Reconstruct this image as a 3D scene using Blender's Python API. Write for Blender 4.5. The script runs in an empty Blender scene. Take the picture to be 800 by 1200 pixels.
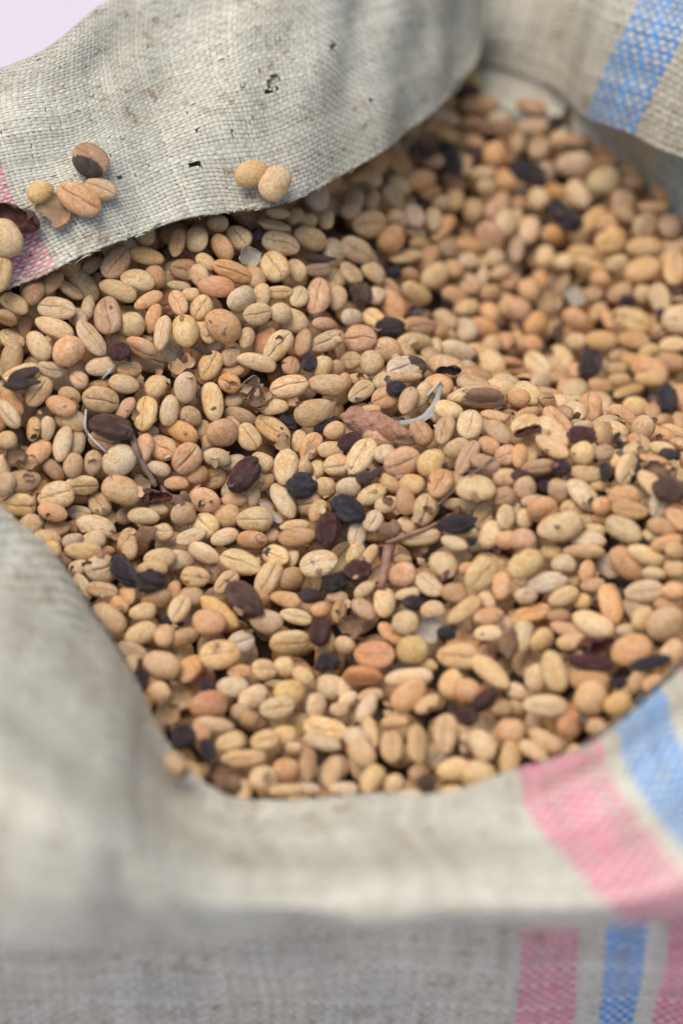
import bpy, math, random
import numpy as np
from mathutils import Quaternion, Vector
random.seed(5); rs = np.random.default_rng(5)
sc = bpy.context.scene
R_ = math.radians
# ------------------------------------------------------------------ camera
cd = bpy.data.cameras.new('camera'); cam = bpy.data.objects.new('camera', cd); sc.collection.objects.link(cam)
cam.location = (-0.00000, -0.56444, 0.49398)
cam.rotation_euler = (R_(90 - 42), 0, 0)
cd.sensor_fit = 'VERTICAL'; cd.sensor_height = 36; cd.sensor_width = 24; cd.lens = 85
cd.clip_start = .02; cd.clip_end = 200
cd.dof.use_dof = True; cd.dof.focus_distance = .736; cd.dof.aperture_fstop = 3.35; cd.dof.aperture_blades = 9
sc.camera = cam
# ------------------------------------------------------------------ sky, sun, exposure
SUN_EL, SUN_AZ = 73, 264          # degrees; azimuth clockwise from +Y (to the left of the sack)
w = bpy.data.worlds.new('World'); sc.world = w; w.use_nodes = True
nt = w.node_tree; bg = nt.nodes['Background']
sky = nt.nodes.new('ShaderNodeTexSky'); sky.sky_type = 'NISHITA'; sky.sun_disc = False
sky.sun_elevation = R_(SUN_EL); sky.sun_rotation = R_(SUN_AZ); sky.air_density = 1.2; sky.dust_density = 4.0; sky.ozone_density = .6
nt.links.new(sky.outputs[0], bg.inputs[0]); bg.inputs[1].default_value = .115
sl = bpy.data.lights.new('sun', 'SUN'); so = bpy.data.objects.new('sun', sl); sc.collection.objects.link(so)
sl.energy = 1.75; sl.angle = R_(42); sl.color = (1, .925, .83)
az = R_(SUN_AZ); el = R_(SUN_EL)
sd = Vector((math.sin(az)*math.cos(el), math.cos(az)*math.cos(el), math.sin(el)))
so.rotation_euler = sd.to_track_quat('Z', 'Y').to_euler()
vs = sc.view_settings; vs.view_transform = 'Standard'; vs.look = 'None'; vs.gamma = 1; vs.exposure = .36; vs.use_curve_mapping = False
sc.cycles.max_bounces = 6; sc.cycles.diffuse_bounces = 4; sc.cycles.glossy_bounces = 2; sc.cycles.transmission_bounces = 2
sc.cycles.use_denoising = True
# ------------------------------------------------------------------ helpers
def lin(r, g, b):
    f = lambda c: (c/255/12.92 if c/255 <= .04045 else ((c/255+.055)/1.055)**2.4)
    return (f(r), f(g), f(b))
def link(o, parent=None):
    sc.collection.objects.link(o)
    if parent is not None: o.parent = parent
    return o
def mesh_np(name, V, Fq, mat=None, smooth=True, attrs=None):
    """V: (n,3), Fq: list of arrays of faces, each (m,3) or (m,4)."""
    me = bpy.data.meshes.new(name)
    Fq = [np.asarray(f) for f in (Fq if isinstance(Fq, list) else [Fq]) if len(f)]
    loops = np.concatenate([f.ravel() for f in Fq]); cnt = np.concatenate([np.full(len(f), f.shape[1]) for f in Fq])
    me.vertices.add(len(V)); me.vertices.foreach_set('co', np.asarray(V, dtype=np.float32).ravel())
    me.loops.add(len(loops)); me.loops.foreach_set('vertex_index', loops.astype(np.int32))
    me.polygons.add(len(cnt)); st = np.concatenate([[0], np.cumsum(cnt)[:-1]]).astype(np.int32)
    me.polygons.foreach_set('loop_start', st)
    me.polygons.foreach_set('use_smooth', np.full(len(cnt), smooth))
    me.update(calc_edges=True); me.validate()
    for k, a in (attrs or {}).items():
        a = np.asarray(a, dtype=np.float32)
        if a.ndim == 1: me.attributes.new(k, 'FLOAT', 'POINT').data.foreach_set('value', a)
        elif a.shape[1] == 3: me.attributes.new(k, 'FLOAT_VECTOR', 'POINT').data.foreach_set('vector', a.ravel())
        else: me.attributes.new(k, 'FLOAT_COLOR', 'POINT').data.foreach_set('color', a.ravel())
    if mat: me.materials.append(mat)
    return me
def tag(o, label=None, cat=None, group=None, kind=None):
    for k, v in (('label', label), ('category', cat), ('group', group), ('kind', kind)):
        if v: o[k] = v
    return o
def wob(seed, n=5, fmin=1., fmax=4.):
    r = np.random.default_rng(seed); D = r.normal(size=(n, 3)); D /= np.linalg.norm(D, axis=1)[:, None]
    D *= r.uniform(fmin, fmax, n)[:, None]; ph = r.uniform(0, 6.28, n); am = r.uniform(.5, 1, n)/np.sqrt(n)
    return lambda Q: np.sum(np.sin(Q @ D.T + ph)*am, axis=-1)
# ------------------------------------------------------------------ materials
class NT:
    def __init__(s, name):
        s.m = bpy.data.materials.new(name); s.m.use_nodes = True; s.t = s.m.node_tree; s.b = s.t.nodes['Principled BSDF']
    def n(s, typ, **kw):
        x = s.t.nodes.new(typ)
        for k, v in kw.items():
            if k.startswith('i_'):
                key = k[2:]; x.inputs[int(key) if key.isdigit() else key.replace('_', ' ')].default_value = v
            else: setattr(x, k, v)
        return x
    def l(s, a, b): s.t.links.new(a, b)
    def noise(s, vec, scale, detail=3, rough=.55, dist=0.):
        x = s.n('ShaderNodeTexNoise'); x.inputs['Scale'].default_value = scale; x.inputs['Detail'].default_value = detail
        x.inputs['Roughness'].default_value = rough; x.inputs['Distortion'].default_value = dist; s.l(vec, x.inputs['Vector']); return x.outputs['Fac']
    def mapr(s, v, a, b, c=0., d=1.):
        x = s.n('ShaderNodeMapRange'); s.l(v, x.inputs[0])
        for i, q in enumerate((a, b, c, d)): x.inputs[1+i].default_value = q
        return x.outputs[0]
    def mix(s, fac, a, b, typ='MIX'):
        x = s.n('ShaderNodeMix', data_type='RGBA', blend_type=typ)
        for sock, v in ((x.inputs[0], fac), (x.inputs[6], a), (x.inputs[7], b)):
            if hasattr(v, 'is_linked'): s.l(v, sock)
            else: sock.default_value = v if not isinstance(v, tuple) or len(v) == 4 else (*v, 1)
        return x.outputs[2]
    def math(s, op, a, b=0.):
        x = s.n('ShaderNodeMath', operation=op)
        for i, v in enumerate((a, b)):
            if hasattr(v, 'is_linked'): s.l(v, x.inputs[i])
            else: x.inputs[i].default_value = v
        return x.outputs[0]
    def bump(s, hgt, strength, dist):
        x = s.n('ShaderNodeBump'); x.inputs['Strength'].default_value = strength; x.inputs['Distance'].default_value = dist
        s.l(hgt, x.inputs['Height']); s.l(x.outputs[0], s.b.inputs['Normal'])
def scaled(N, vec, xyz):
    x = N.n('ShaderNodeVectorMath', operation='MULTIPLY'); N.l(vec, x.inputs[0]); x.inputs[1].default_value = xyz; return x.outputs[0]
def tint_and_grain(N, single):
    if single:
        oi = N.n('ShaderNodeObjectInfo'); tc = N.n('ShaderNodeTexCoord')
        ad = N.n('ShaderNodeVectorMath', operation='ADD'); sc_ = N.n('ShaderNodeMath', operation='MULTIPLY'); N.l(oi.outputs['Random'], sc_.inputs[0]); sc_.inputs[1].default_value = 71.
        N.l(tc.outputs['Object'], ad.inputs[0]); N.l(sc_.outputs[0], ad.inputs[1]); return oi.outputs['Color'], ad.outputs[0]
    a = N.n('ShaderNodeAttribute', attribute_name='tint'); g = N.n('ShaderNodeAttribute', attribute_name='grain')
    return a.outputs['Color'], g.outputs['Vector']
def bean_mat(single):
    N = NT('parchment_skin' if single else 'parchment_skin_heap'); tint, gr = tint_and_grain(N, single)
    cr = N.n('ShaderNodeAttribute', attribute_name='crease').outputs['Fac']
    big = N.noise(gr, 1.5, 4, .6, .4); fib = N.noise(scaled(N, gr, (1.3, 7, 7)), 1.8, 5, .68, .5); fine = N.noise(gr, 11, 4, .7); wr = N.noise(gr, 2.6, 5, .6, 1.2)
    ridge = N.math('ABSOLUTE', N.math('SUBTRACT', wr, .5))
    c = N.mix(N.mapr(big, .40, .68, 0, .6), tint, N.mix(1., tint, (.88, .68, .48), 'MULTIPLY'))
    c = N.mix(N.mapr(N.noise(gr, 1.1, 3), .50, .68, 0, .55), c, N.mix(.5, c, (.64, .60, .48)))
    pe = N.mapr(N.noise(gr, 1.9, 4, .62, 1.4), .535, .555)
    c = N.mix(N.math('MULTIPLY', pe, .8), c, N.mix(1., c, (.86, .75, .60), 'MULTIPLY'))
    c = N.mix(1., c, N.mix(fib, (.90, .88, .85), (1.08, 1.08, 1.08)), 'MULTIPLY')
    c = N.mix(N.mapr(ridge, .012, .05, .45, 0), c, N.mix(1., c, (.60, .46, .34), 'MULTIPLY'))
    c = N.mix(N.mapr(N.noise(gr, 4.2, 4, .65), .60, .72, 0, .6), c, N.mix(1., c, (.50, .37, .27), 'MULTIPLY'))
    c = N.mix(N.mapr(N.noise(gr, 9, 3, .6), .67, .74, 0, .7), c, (.10, .055, .032))
    c = N.mix(N.math('MULTIPLY', cr, N.mapr(wr, .35, .6, .10, .75)), c, (.30, .165, .085))
    N.l(c, N.b.inputs['Base Color']); N.b.inputs['Roughness'].default_value = .40; N.b.inputs['Specular IOR Level'].default_value = .42
    hgt = N.math('ADD', N.math('ADD', N.math('MULTIPLY', fib, .55), N.math('MULTIPLY', fine, .22)), N.math('MULTIPLY', N.mapr(ridge, 0, .12), .35))
    hgt = N.math('SUBTRACT', hgt, N.math('MULTIPLY', pe, .22)); N.l(N.mapr(N.noise(gr, 2.4, 3), .35, .65, .30, .52), N.b.inputs['Roughness'])
    N.bump(hgt, .40, .0012)
    return N.m
def dark_mat(name, a, b, rough=.30, bump=.5):
    N = NT(name); tc = N.n('ShaderNodeTexCoord'); oi = N.n('ShaderNodeObjectInfo')
    ad = N.n('ShaderNodeVectorMath', operation='ADD'); N.l(tc.outputs['Object'], ad.inputs[0])
    N.l(N.math('MULTIPLY', oi.outputs['Random'], 53.), ad.inputs[1]); g = ad.outputs[0]
    n1 = N.noise(g, 1.6, 4, .65, .6); n2 = N.noise(scaled(N, g, (1.5, 5, 5)), 2.4, 5, .7)
    c = N.mix(N.mapr(n1, .4, .66), a, b)
    c = N.mix(N.mapr(n2, .56, .72, 0, .5), c, N.mix(.5, b, (.42, .33, .28)))
    N.l(c, N.b.inputs['Base Color']); N.b.inputs['Roughness'].default_value = rough
    n3 = N.noise(g, 4.5, 5, .7, 1.5)
    N.bump(N.math('ADD', n2, N.math('MULTIPLY', N.mapr(N.math('ABSOLUTE', N.math('SUBTRACT', n3, .5)), 0, .08), .6)), bump, .0016); return N.m
def tape_mat(name, col, stain=1., rough=.42):
    N = NT(name); tc = N.n('ShaderNodeTexCoord'); o = tc.outputs['Object']
    tn = N.n('ShaderNodeAttribute', attribute_name='tone').outputs['Fac']
    c = N.mix(1., col, N.mix(tn, (.76, .755, .74), (1.10, 1.10, 1.10)), 'MULTIPLY')
    s1 = N.noise(o, 26, 4, .6, .5); s2 = N.noise(o, 210, 4, .7); s3 = N.noise(o, 620, 2, .6)
    c = N.mix(N.mapr(s1, .45, .72, 0, .6*stain), c, (.42, .39, .29))
    c = N.mix(N.math('MULTIPLY', N.mapr(s2, .54, .66, 0, .85*stain), N.mapr(s1, .38, .62, .25, 1)), c, (.24, .165, .10))
    c = N.mix(N.mapr(s3, .66, .74, 0, .5*stain), c, (.15, .10, .065))
    N.l(c, N.b.inputs['Base Color']); N.b.inputs['Roughness'].default_value = rough; N.b.inputs['Specular IOR Level'].default_value = .45
    N.bump(s3, .25, .0004); return N.m
def plain_mat(name, a, b, scale, rough=.7, bump=.3, dist=.001):
    N = NT(name); tc = N.n('ShaderNodeTexCoord'); o = tc.outputs['Object']; n1 = N.noise(o, scale, 5, .6)
    N.l(N.mix(N.mapr(n1, .35, .65), a, b), N.b.inputs['Base Color']); N.b.inputs['Roughness'].default_value = rough
    N.bump(N.noise(o, scale*6, 3), bump, dist); return N.m
M = dict(bean=bean_mat(True), heap=bean_mat(False),
    white=tape_mat('woven_tape_off_white', (.58, .57, .475)), pink=tape_mat('woven_tape_pink', (.78, .14, .30), .6), blue=tape_mat('woven_tape_blue', (.0, .27, .74), .4),
    faded=tape_mat('woven_tape_faded_blue', (.10, .46, .62), .8), beige=tape_mat('woven_tape_beige', (.59, .56, .46)),
    lining=plain_mat('dirty_inner_layer', (.38, .34, .25), (.25, .205, .14), 60), hem=tape_mat('hem_fray', (.44, .42, .33), 1.3),
    ground=plain_mat('pale_floor', (.62, .575, .635), (.56, .52, .575), 3, .6, .2, .004),
    crease=dark_mat('crease_skin', (.23, .115, .06), (.12, .06, .032), .7, .3),
    DK=dark_mat('black_skin', (.022, .017, .019), (.055, .040, .042)), DP=dark_mat('purple_black_skin', (.026, .016, .020), (.068, .040, .048)),
    DB=dark_mat('blue_black_skin', (.018, .016, .023), (.052, .046, .058), .42), DR=dark_mat('dark_red_skin', (.048, .016, .018), (.12, .045, .036), .30),
    DN=dark_mat('brown_skin', (.065, .033, .024), (.15, .085, .055)),
    HN=dark_mat('brown_husk', (.22, .12, .065), (.36, .22, .13), .6), HT=dark_mat('tan_husk', (.44, .27, .14), (.56, .38, .22), .6),
    HW=dark_mat('papery_husk', (.55, .49, .40), (.42, .35, .27), .6), HD=dark_mat('dark_husk', (.035, .024, .022), (.10, .065, .05), .55),
    HR=dark_mat('dark_red_husk', (.10, .030, .022), (.17, .072, .045), .5), HPK=plain_mat('pink_brown_husk', (.58, .33, .22), (.36, .17, .10), 420, .6, .9, .0012),
    leaf=plain_mat('grey_green_leaf', (.30, .33, .30), (.42, .43, .38), 300, .5), thread=plain_mat('white_thread', (.60, .58, .54), (.42, .42, .42), 400, .4),
    bthread=plain_mat('blue_grey_thread', (.30, .38, .44), (.42, .45, .46), 400, .4),
    twig=plain_mat('grey_twig', (.34, .24, .19), (.20, .13, .10), 350, .7, .7), stem=plain_mat('pink_brown_stem', (.40, .22, .15), (.25, .13, .09), 350, .6, .6))
# ------------------------------------------------------------------ the floor
g = 30.
me = mesh_np('ground', np.array([(-g, -g, -.47), (g, -g, -.47), (g, g, -.47), (-g, g, -.47)]), [np.array([[0, 1, 2, 3]])], M['ground'])
tag(link(bpy.data.objects.new('ground', me)), 'pale lilac grey floor out of focus behind the sack', None, None, 'structure')
# ------------------------------------------------------------------ the woven sack
def spline(G, u, v):
    """bicubic (Catmull-Rom) point on control grid G (nu,nv,3); u in 0..nu-1, v in 0..nv-1 (arrays)."""
    def idxw(t, n):
        t = np.clip(t, 0, n-1.000001); i = np.floor(t).astype(int); f = t-i
        W = np.stack([-.5*f+f*f-.5*f**3, 1-2.5*f*f+1.5*f**3, .5*f+2*f*f-1.5*f**3, -.5*f*f+.5*f**3], -1)
        return i, W
    nu, nv = G.shape[:2]; E = np.empty((nu+2, nv+2, 3)); E[1:-1, 1:-1] = G
    E[0, 1:-1] = 2*G[0]-G[1]; E[-1, 1:-1] = 2*G[-1]-G[-2]; E[:, 0] = 2*E[:, 1]-E[:, 2]; E[:, -1] = 2*E[:, -2]-E[:, -3]
    i, Wu = idxw(u, nu); j, Wv = idxw(v, nv); out = 0
    for a in range(4):
        for b in range(4): out = out + E[i+a, j+b]*(Wu[..., a]*Wv[..., b])[..., None]
    return out
def weave(name, G, parent, base, stripes=(), pitch=.00175, amp=.00026, seed=0, lining=True, holes=(), warp_w=.80, weft_w=.96, rip=.0, flip=False, cup=.0, sub=2, pitch_v=None, clump=.16):
    """over-and-under woven tapes on the sheet G: real strips, a lining below, coloured tapes as parts of their own"""
    r = np.random.default_rng(seed); nu, nv = G.shape[:2]
    uu = np.linspace(0, nu-1, 200); vv = np.linspace(0, nv-1, 200)
    L = lambda P: np.concatenate([[0], np.cumsum(np.linalg.norm(np.diff(P, axis=0), axis=1))])
    au = np.mean([L(spline(G, uu, np.full(200, v))) for v in np.linspace(0, min(2, nv-1), 4)], axis=0); av = np.mean([L(spline(G, np.full(200, u), vv)) for u in np.linspace(0, nu-1, 5)], axis=0)
    n_u = int(au[-1]/pitch); n_v = int(av[-1]/(pitch_v or pitch))
    fu = lambda s: np.interp(s*au[-1]/n_u, au, uu); fv = lambda s: np.interp(s*av[-1]/n_v, av, vv)
    nz1 = wob(seed+1, 6, .05, .25); nz2 = wob(seed+2, 6, .05, .25); nz3 = wob(seed+3, 8, .1, .9); nz4 = wob(seed+4, 8, .1, .9); crum = wob(seed+5, 9, .05, .38)
    def P(s, t, hgt):        # s, t in tape units -> world
        q = np.stack([s, t, 0*s], -1); s2 = s+.9*nz1(q)+.16*nz3(q); t2 = t+.9*nz2(q)+clump*nz4(q)
        u = fu(np.clip(s2, 0, n_u)); v = fv(np.clip(t2, 0, n_v)); e = .01
        p = spline(G, u, v); a = spline(G, u+e, v)-spline(G, u-e, v); b = spline(G, u, v+e)-spline(G, u, v-e)
        n = np.cross(a, b); n /= np.linalg.norm(n, axis=-1)[..., None]+1e-12
        if flip: n = -n
        return p+n*(hgt+cup*crum(q))[..., None]
    hole = lambda s, t: np.any([((fu(s)-hu)/ru)**2+((fv(t)-hv)/rv)**2 < 1 for hu, hv, ru, rv in holes], axis=0) if holes else np.zeros(s.shape, bool)
    buckets = {}
    def strips(warp):
        n_a, n_b = (n_u, n_v) if warp else (n_v, n_u)
        for i in range(n_a):
            m = base
            c0 = i+.5+r.normal(0, .05); wd = (warp_w if warp else weft_w)*(1+r.normal(0, .10))
            tone = np.clip(r.normal(.5, .24), 0, 1)
            if warp:
                uc = fu(np.array([c0]))[0]
                for (a, b, mm) in stripes:
                    if a <= uc <= b: m = mm
            k = np.arange(0, n_b*sub+1)/sub
            hgt = amp*np.cos(np.pi*(k-.5))*(1 if (i % 2) == 0 else -1)*(1 if warp else -1)
            wv = wd*.5*(1+.12*np.sin(k*.7+i*1.7)*r.uniform(0, 1)); side = []
            for sgn, dh in ((-1, 0), (0, .00007), (1, 0)):
                c = c0+sgn*wv
                side.append(P(np.asarray(c+0*k), k, hgt+dh) if warp else P(k, np.asarray(c+0*k), hgt+dh))
            V = np.stack(side, 1)                   # (nk,3,3)
            nk = len(k); ids = np.arange(nk*3).reshape(nk, 3)
            Q = np.stack([ids[:-1, :-1], ids[:-1, 1:], ids[1:, 1:], ids[1:, :-1]], -1)          # (nk-1,2,4)
            km = (k[:-1]+k[1:])/2; hl = (hole(c0+0*km, km) if warp else hole(km, c0+0*km)) & (r.random(nk-1) < .72)
            snag = r.random(nk-1) < rip
            Q = Q[~(hl | snag)].reshape(-1, 4)
            Bk = buckets.setdefault(m, [[], [], [], 0])
            Bk[0].append(V.reshape(-1, 3)); Bk[1].append(Q+Bk[3])
            tl = np.clip(tone+.18*np.sin(k*.21+i)+r.normal(0, .05, nk), 0, 1); Bk[2].append(np.repeat(tl, 3)); Bk[3] += nk*3
    strips(True); strips(False)
    root = None; names = {'pink': 'pink_stripe', 'blue': 'blue_stripe', 'faded': 'faded_blue_stripe'}
    for m in [base]+[k for k in buckets if k != base]:
        Bk = buckets[m]; nm = name if m == base else names[m]
        o = bpy.data.objects.new(nm, mesh_np(nm, np.concatenate(Bk[0]), [np.concatenate(Bk[1])], M[m], True, {'tone': np.concatenate(Bk[2])}))
        o['kind'] = 'stuff'
        link(o, parent if root is None else root)
        if root is None: root = o
    if lining:
        s, t = np.meshgrid(np.linspace(0, n_u, n_u//2), np.linspace(0, n_v, n_v//2), indexing='ij')
        V = P(s.ravel(), t.ravel(), np.full(s.size, -.0011)); ids = np.arange(s.size).reshape(s.shape)
        Q = np.stack([ids[:-1, :-1], ids[1:, :-1], ids[1:, 1:], ids[:-1, 1:]], -1).reshape(-1, 4)
        cs = np.stack([s.ravel(), t.ravel()], -1)[Q].mean(1); Q = Q[~(hole(cs[:, 0], cs[:, 1]) & (r.random(len(cs)) < .3))]
        link(bpy.data.objects.new('inner_layer', mesh_np('inner_layer', V, [Q], M['lining'])), root)
    return root
sack = bpy.data.objects.new('coffee_sack', None); link(sack); sack.location = (0, 0, 0)
tag(sack, 'open woven plastic sack, grimy off-white with pink and blue checked stripes, full of beans', 'sack')
REAR = np.array([[[-1234,113,560],[-1346,293,680],[-1459,503,830],[-1440,718,920],[-1440,1018,620],[-1440,1168,-80],[-1440,1218,-1080]],[[-1015,174,600],[-1143,355,730],[-1232,581,870],[-1210,783,940],[-1210,1083,640],[-1210,1233,-60],[-1210,1283,-1060]],[[-850,232,630],[-990,400,770],[-1063,614,910],[-1052,810,975],[-1052,1110,675],[-1052,1260,-25],[-1052,1310,-1025]],[[-696,326,650],[-805,461,790],[-860,670,920],[-880,966,990],[-880,1266,690],[-880,1416,-10],[-880,1466,-1010]],[[-520,423,660],[-614,585,800],[-674,832,940],[-710,1152,1015],[-710,1452,715],[-710,1602,15],[-710,1652,-985]],[[-361,482,660],[-453,683,810],[-522,966,950],[-538,1358,1030],[-538,1658,730],[-538,1808,30],[-538,1858,-970]],[[-184,542,650],[-265,744,820],[-311,1078,960],[-322,1518,1050],[-322,1818,750],[-322,1968,50],[-322,2018,-950]],[[0,740,620],[-54,907,800],[-82,1201,950],[-85,1644,1060],[-85,1944,760],[-85,2094,60],[-85,2144,-940]],[[224,1091,560],[153,1208,740],[113,1450,900],[115,1830,1040],[115,2130,740],[115,2280,40],[115,2330,-960]],[[424,1506,500],[363,1585,660],[324,1710,850],[307,1968,1000],[307,2268,700],[307,2418,0],[307,2468,-1000]],[[544,1982,460],[491,2032,620],[455,2040,800],[440,2132,980],[440,2432,680],[440,2582,-20],[440,2632,-1020]]])/1e4; RIM = np.array([[[480,1934,320],[494,1927,430],[526,2027,520],[588,2300,660],[688,2600,360],[738,2750,-340],[788,2800,-1340]],[[607,1793,350],[639,1831,480],[694,1948,600],[782,2251,720],[882,2551,420],[932,2701,-280],[982,2751,-1280]],[[731,1633,380],[777,1690,530],[857,1790,690],[961,2083,810],[1061,2383,510],[1111,2533,-190],[1161,2583,-1190]],[[837,1433,410],[885,1453,580],[967,1520,780],[1069,1884,900],[1169,2184,600],[1219,2334,-100],[1269,2384,-1100]],[[969,1188,460],[1019,1213,640],[1100,1281,840],[1185,1676,980],[1285,1976,680],[1335,2126,-20],[1385,2176,-1020]],[[1113,971,510],[1161,1016,690],[1228,1108,880],[1290,1517,1020],[1390,1817,720],[1440,1967,20],[1490,2017,-980]],[[1302,752,560],[1345,829,740],[1392,940,920],[1442,1332,1060],[1542,1632,760],[1592,1782,60],[1642,1832,-940]],[[1486,563,600],[1510,624,780],[1540,727,960],[1587,1134,1080],[1687,1434,780],[1737,1584,80],[1787,1634,-920]]])/1e4; INNER = np.array([[[480,1998,340],[460,1896,289],[440,1765,279],[460,1805,-21]],[[609,1890,363],[603,1794,286],[597,1668,248],[617,1708,-52]],[[735,1738,387],[730,1670,290],[725,1572,232],[745,1612,-68]],[[843,1560,409],[868,1537,283],[894,1483,198],[914,1523,-102]],[[980,1345,437],[1005,1374,285],[1029,1372,173],[1049,1412,-127]],[[1102,1150,464],[1115,1202,286],[1129,1224,148],[1149,1264,-152]],[[1251,1003,496],[1244,1001,262],[1237,969,67],[1257,1009,-233]],[[1443,820,538],[1396,734,220],[1350,618,-57],[1370,658,-357]]])/1e4
FRONT = np.array([[[-1183,-294,340],[-1177,-1059,540],[-1133,-1726,600],[-1149,-1995,289],[-1149,-1815,169],[-1149,-1755,229]],[[-982,-480,280],[-943,-1172,510],[-900,-1776,610],[-933,-1942,256],[-933,-1762,136],[-933,-1702,196]],[[-829,-589,230],[-799,-1268,450],[-746,-1817,580],[-773,-2005,279],[-773,-1825,159],[-773,-1765,219]],[[-705,-740,160],[-672,-1354,380],[-619,-1854,530],[-624,-2020,280],[-624,-1840,160],[-624,-1780,220]],[[-597,-904,100],[-576,-1427,320],[-526,-1862,470],[-507,-1957,228],[-507,-1777,108],[-507,-1717,168]],[[-513,-1082,40],[-507,-1478,240],[-433,-1938,410],[-377,-1914,167],[-377,-1734,47],[-377,-1674,107]],[[-425,-1204,-20],[-412,-1510,160],[-325,-1912,330],[-222,-1855,120],[-222,-1675,0],[-222,-1615,60]],[[-306,-1292,-40],[-278,-1516,110],[-182,-1877,270],[-51,-1819,127],[-51,-1639,7],[-51,-1579,67]],[[-128,-1286,-60],[-89,-1502,80],[6,-1850,230],[129,-1875,149],[129,-1695,29],[129,-1635,89]],[[70,-1268,-60],[101,-1491,80],[197,-1837,220],[322,-1848,130],[322,-1668,10],[322,-1608,70]],[[278,-1295,-40],[307,-1514,100],[396,-1853,240],[527,-1831,102],[527,-1651,-18],[527,-1591,42]],[[462,-1258,30],[515,-1573,190],[620,-1893,290],[741,-1801,143],[741,-1621,23],[741,-1561,83]],[[670,-1198,100],[715,-1540,270],[805,-1868,350],[906,-1831,207],[906,-1651,87],[906,-1591,147]],[[842,-1070,170],[862,-1465,340],[937,-1773,420],[1022,-1864,236],[1022,-1684,116],[1022,-1624,176]],[[948,-989,220],[972,-1402,400],[1036,-1730,480],[1110,-1879,269],[1110,-1699,149],[1110,-1639,209]],[[1130,-830,320],[1156,-1267,480],[1182,-1644,570],[1232,-1880,290],[1232,-1700,170],[1232,-1640,230]]])/1e4; FIN = np.array([[[-1183,-294,340],[-1153,-254,220],[-1138,-234,-10]],[[-982,-480,280],[-956,-440,160],[-944,-420,-70]],[[-829,-589,230],[-806,-549,110],[-795,-529,-120]],[[-705,-740,160],[-685,-700,40],[-675,-680,-190]],[[-597,-904,100],[-579,-864,-20],[-570,-844,-250]],[[-513,-1082,40],[-497,-1042,-80],[-489,-1022,-310]],[[-425,-1204,-20],[-411,-1164,-140],[-403,-1144,-370]],[[-306,-1292,-40],[-294,-1252,-160],[-288,-1232,-390]],[[-128,-1286,-60],[-119,-1246,-180],[-115,-1226,-410]],[[70,-1268,-60],[74,-1228,-180],[77,-1208,-410]],[[278,-1295,-40],[278,-1255,-160],[279,-1235,-390]],[[462,-1258,30],[459,-1218,-90],[457,-1198,-320]],[[670,-1198,100],[662,-1158,-20],[659,-1138,-250]],[[842,-1070,170],[831,-1030,50],[826,-1010,-180]],[[948,-989,220],[935,-949,100],[929,-929,-130]],[[1130,-830,320],[1113,-790,200],[1105,-770,-30]]])/1e4; PANEL = np.array([[[-1426,-1603,102],[-1426,-1563,-198],[-1426,-1563,-898],[-1426,-1643,-1898],[-1426,-1643,-3098],[-1426,-1403,-4298]],[[-1130,-1581,74],[-1130,-1541,-226],[-1130,-1541,-926],[-1130,-1621,-1926],[-1130,-1621,-3126],[-1130,-1381,-4326]],[[-873,-1562,50],[-873,-1522,-250],[-873,-1522,-950],[-873,-1602,-1950],[-873,-1602,-3150],[-873,-1362,-4350]],[[-614,-1542,26],[-614,-1502,-274],[-614,-1502,-974],[-614,-1582,-1974],[-614,-1582,-3174],[-614,-1342,-4374]],[[-309,-1520,-2],[-309,-1480,-302],[-309,-1480,-1002],[-309,-1560,-2002],[-309,-1560,-3202],[-309,-1320,-4402]],[[0,-1497,-30],[0,-1457,-330],[0,-1457,-1030],[0,-1537,-2030],[0,-1537,-3230],[0,-1297,-4430]],[[310,-1504,-22],[310,-1464,-322],[310,-1464,-1022],[310,-1544,-2022],[310,-1544,-3222],[310,-1304,-4422]],[[617,-1526,6],[617,-1486,-294],[617,-1486,-994],[617,-1566,-1994],[617,-1566,-3194],[617,-1326,-4394]],[[920,-1549,34],[920,-1509,-266],[920,-1509,-966],[920,-1589,-1966],[920,-1589,-3166],[920,-1349,-4366]],[[1220,-1571,62],[1220,-1531,-238],[1220,-1531,-938],[1220,-1611,-1938],[1220,-1611,-3138],[1220,-1371,-4338]],[[1516,-1594,90],[1516,-1554,-210],[1516,-1554,-910],[1516,-1634,-1910],[1516,-1634,-3110],[1516,-1394,-4310]]])/1e4
HOLES = [(6.40, 1.34, .06, .06), (6.28, 1.24, .05, .03), (4.82, .60, .06, .05), (5.5, .9, .04, .02), (5.7, 1.7, .05, .02), (3.6, .8, .05, .02), (7.6, .7, .05, .02), (6.35, 1.28, .10, .07), (4.75, .62, .10, .035), (4.95, 1.0, .06, .03), (5.9, 1.36, .05, .03), (7.2, 1.5, .07, .05)]
rear = weave('rear_flap', REAR, sack, 'white', [(1.05, 1.97, 'pink')], seed=11, holes=HOLES, rip=.010, cup=.0016, pitch=.0016, pitch_v=.00112, clump=.40, warp_w=.74, weft_w=.82)
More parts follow.
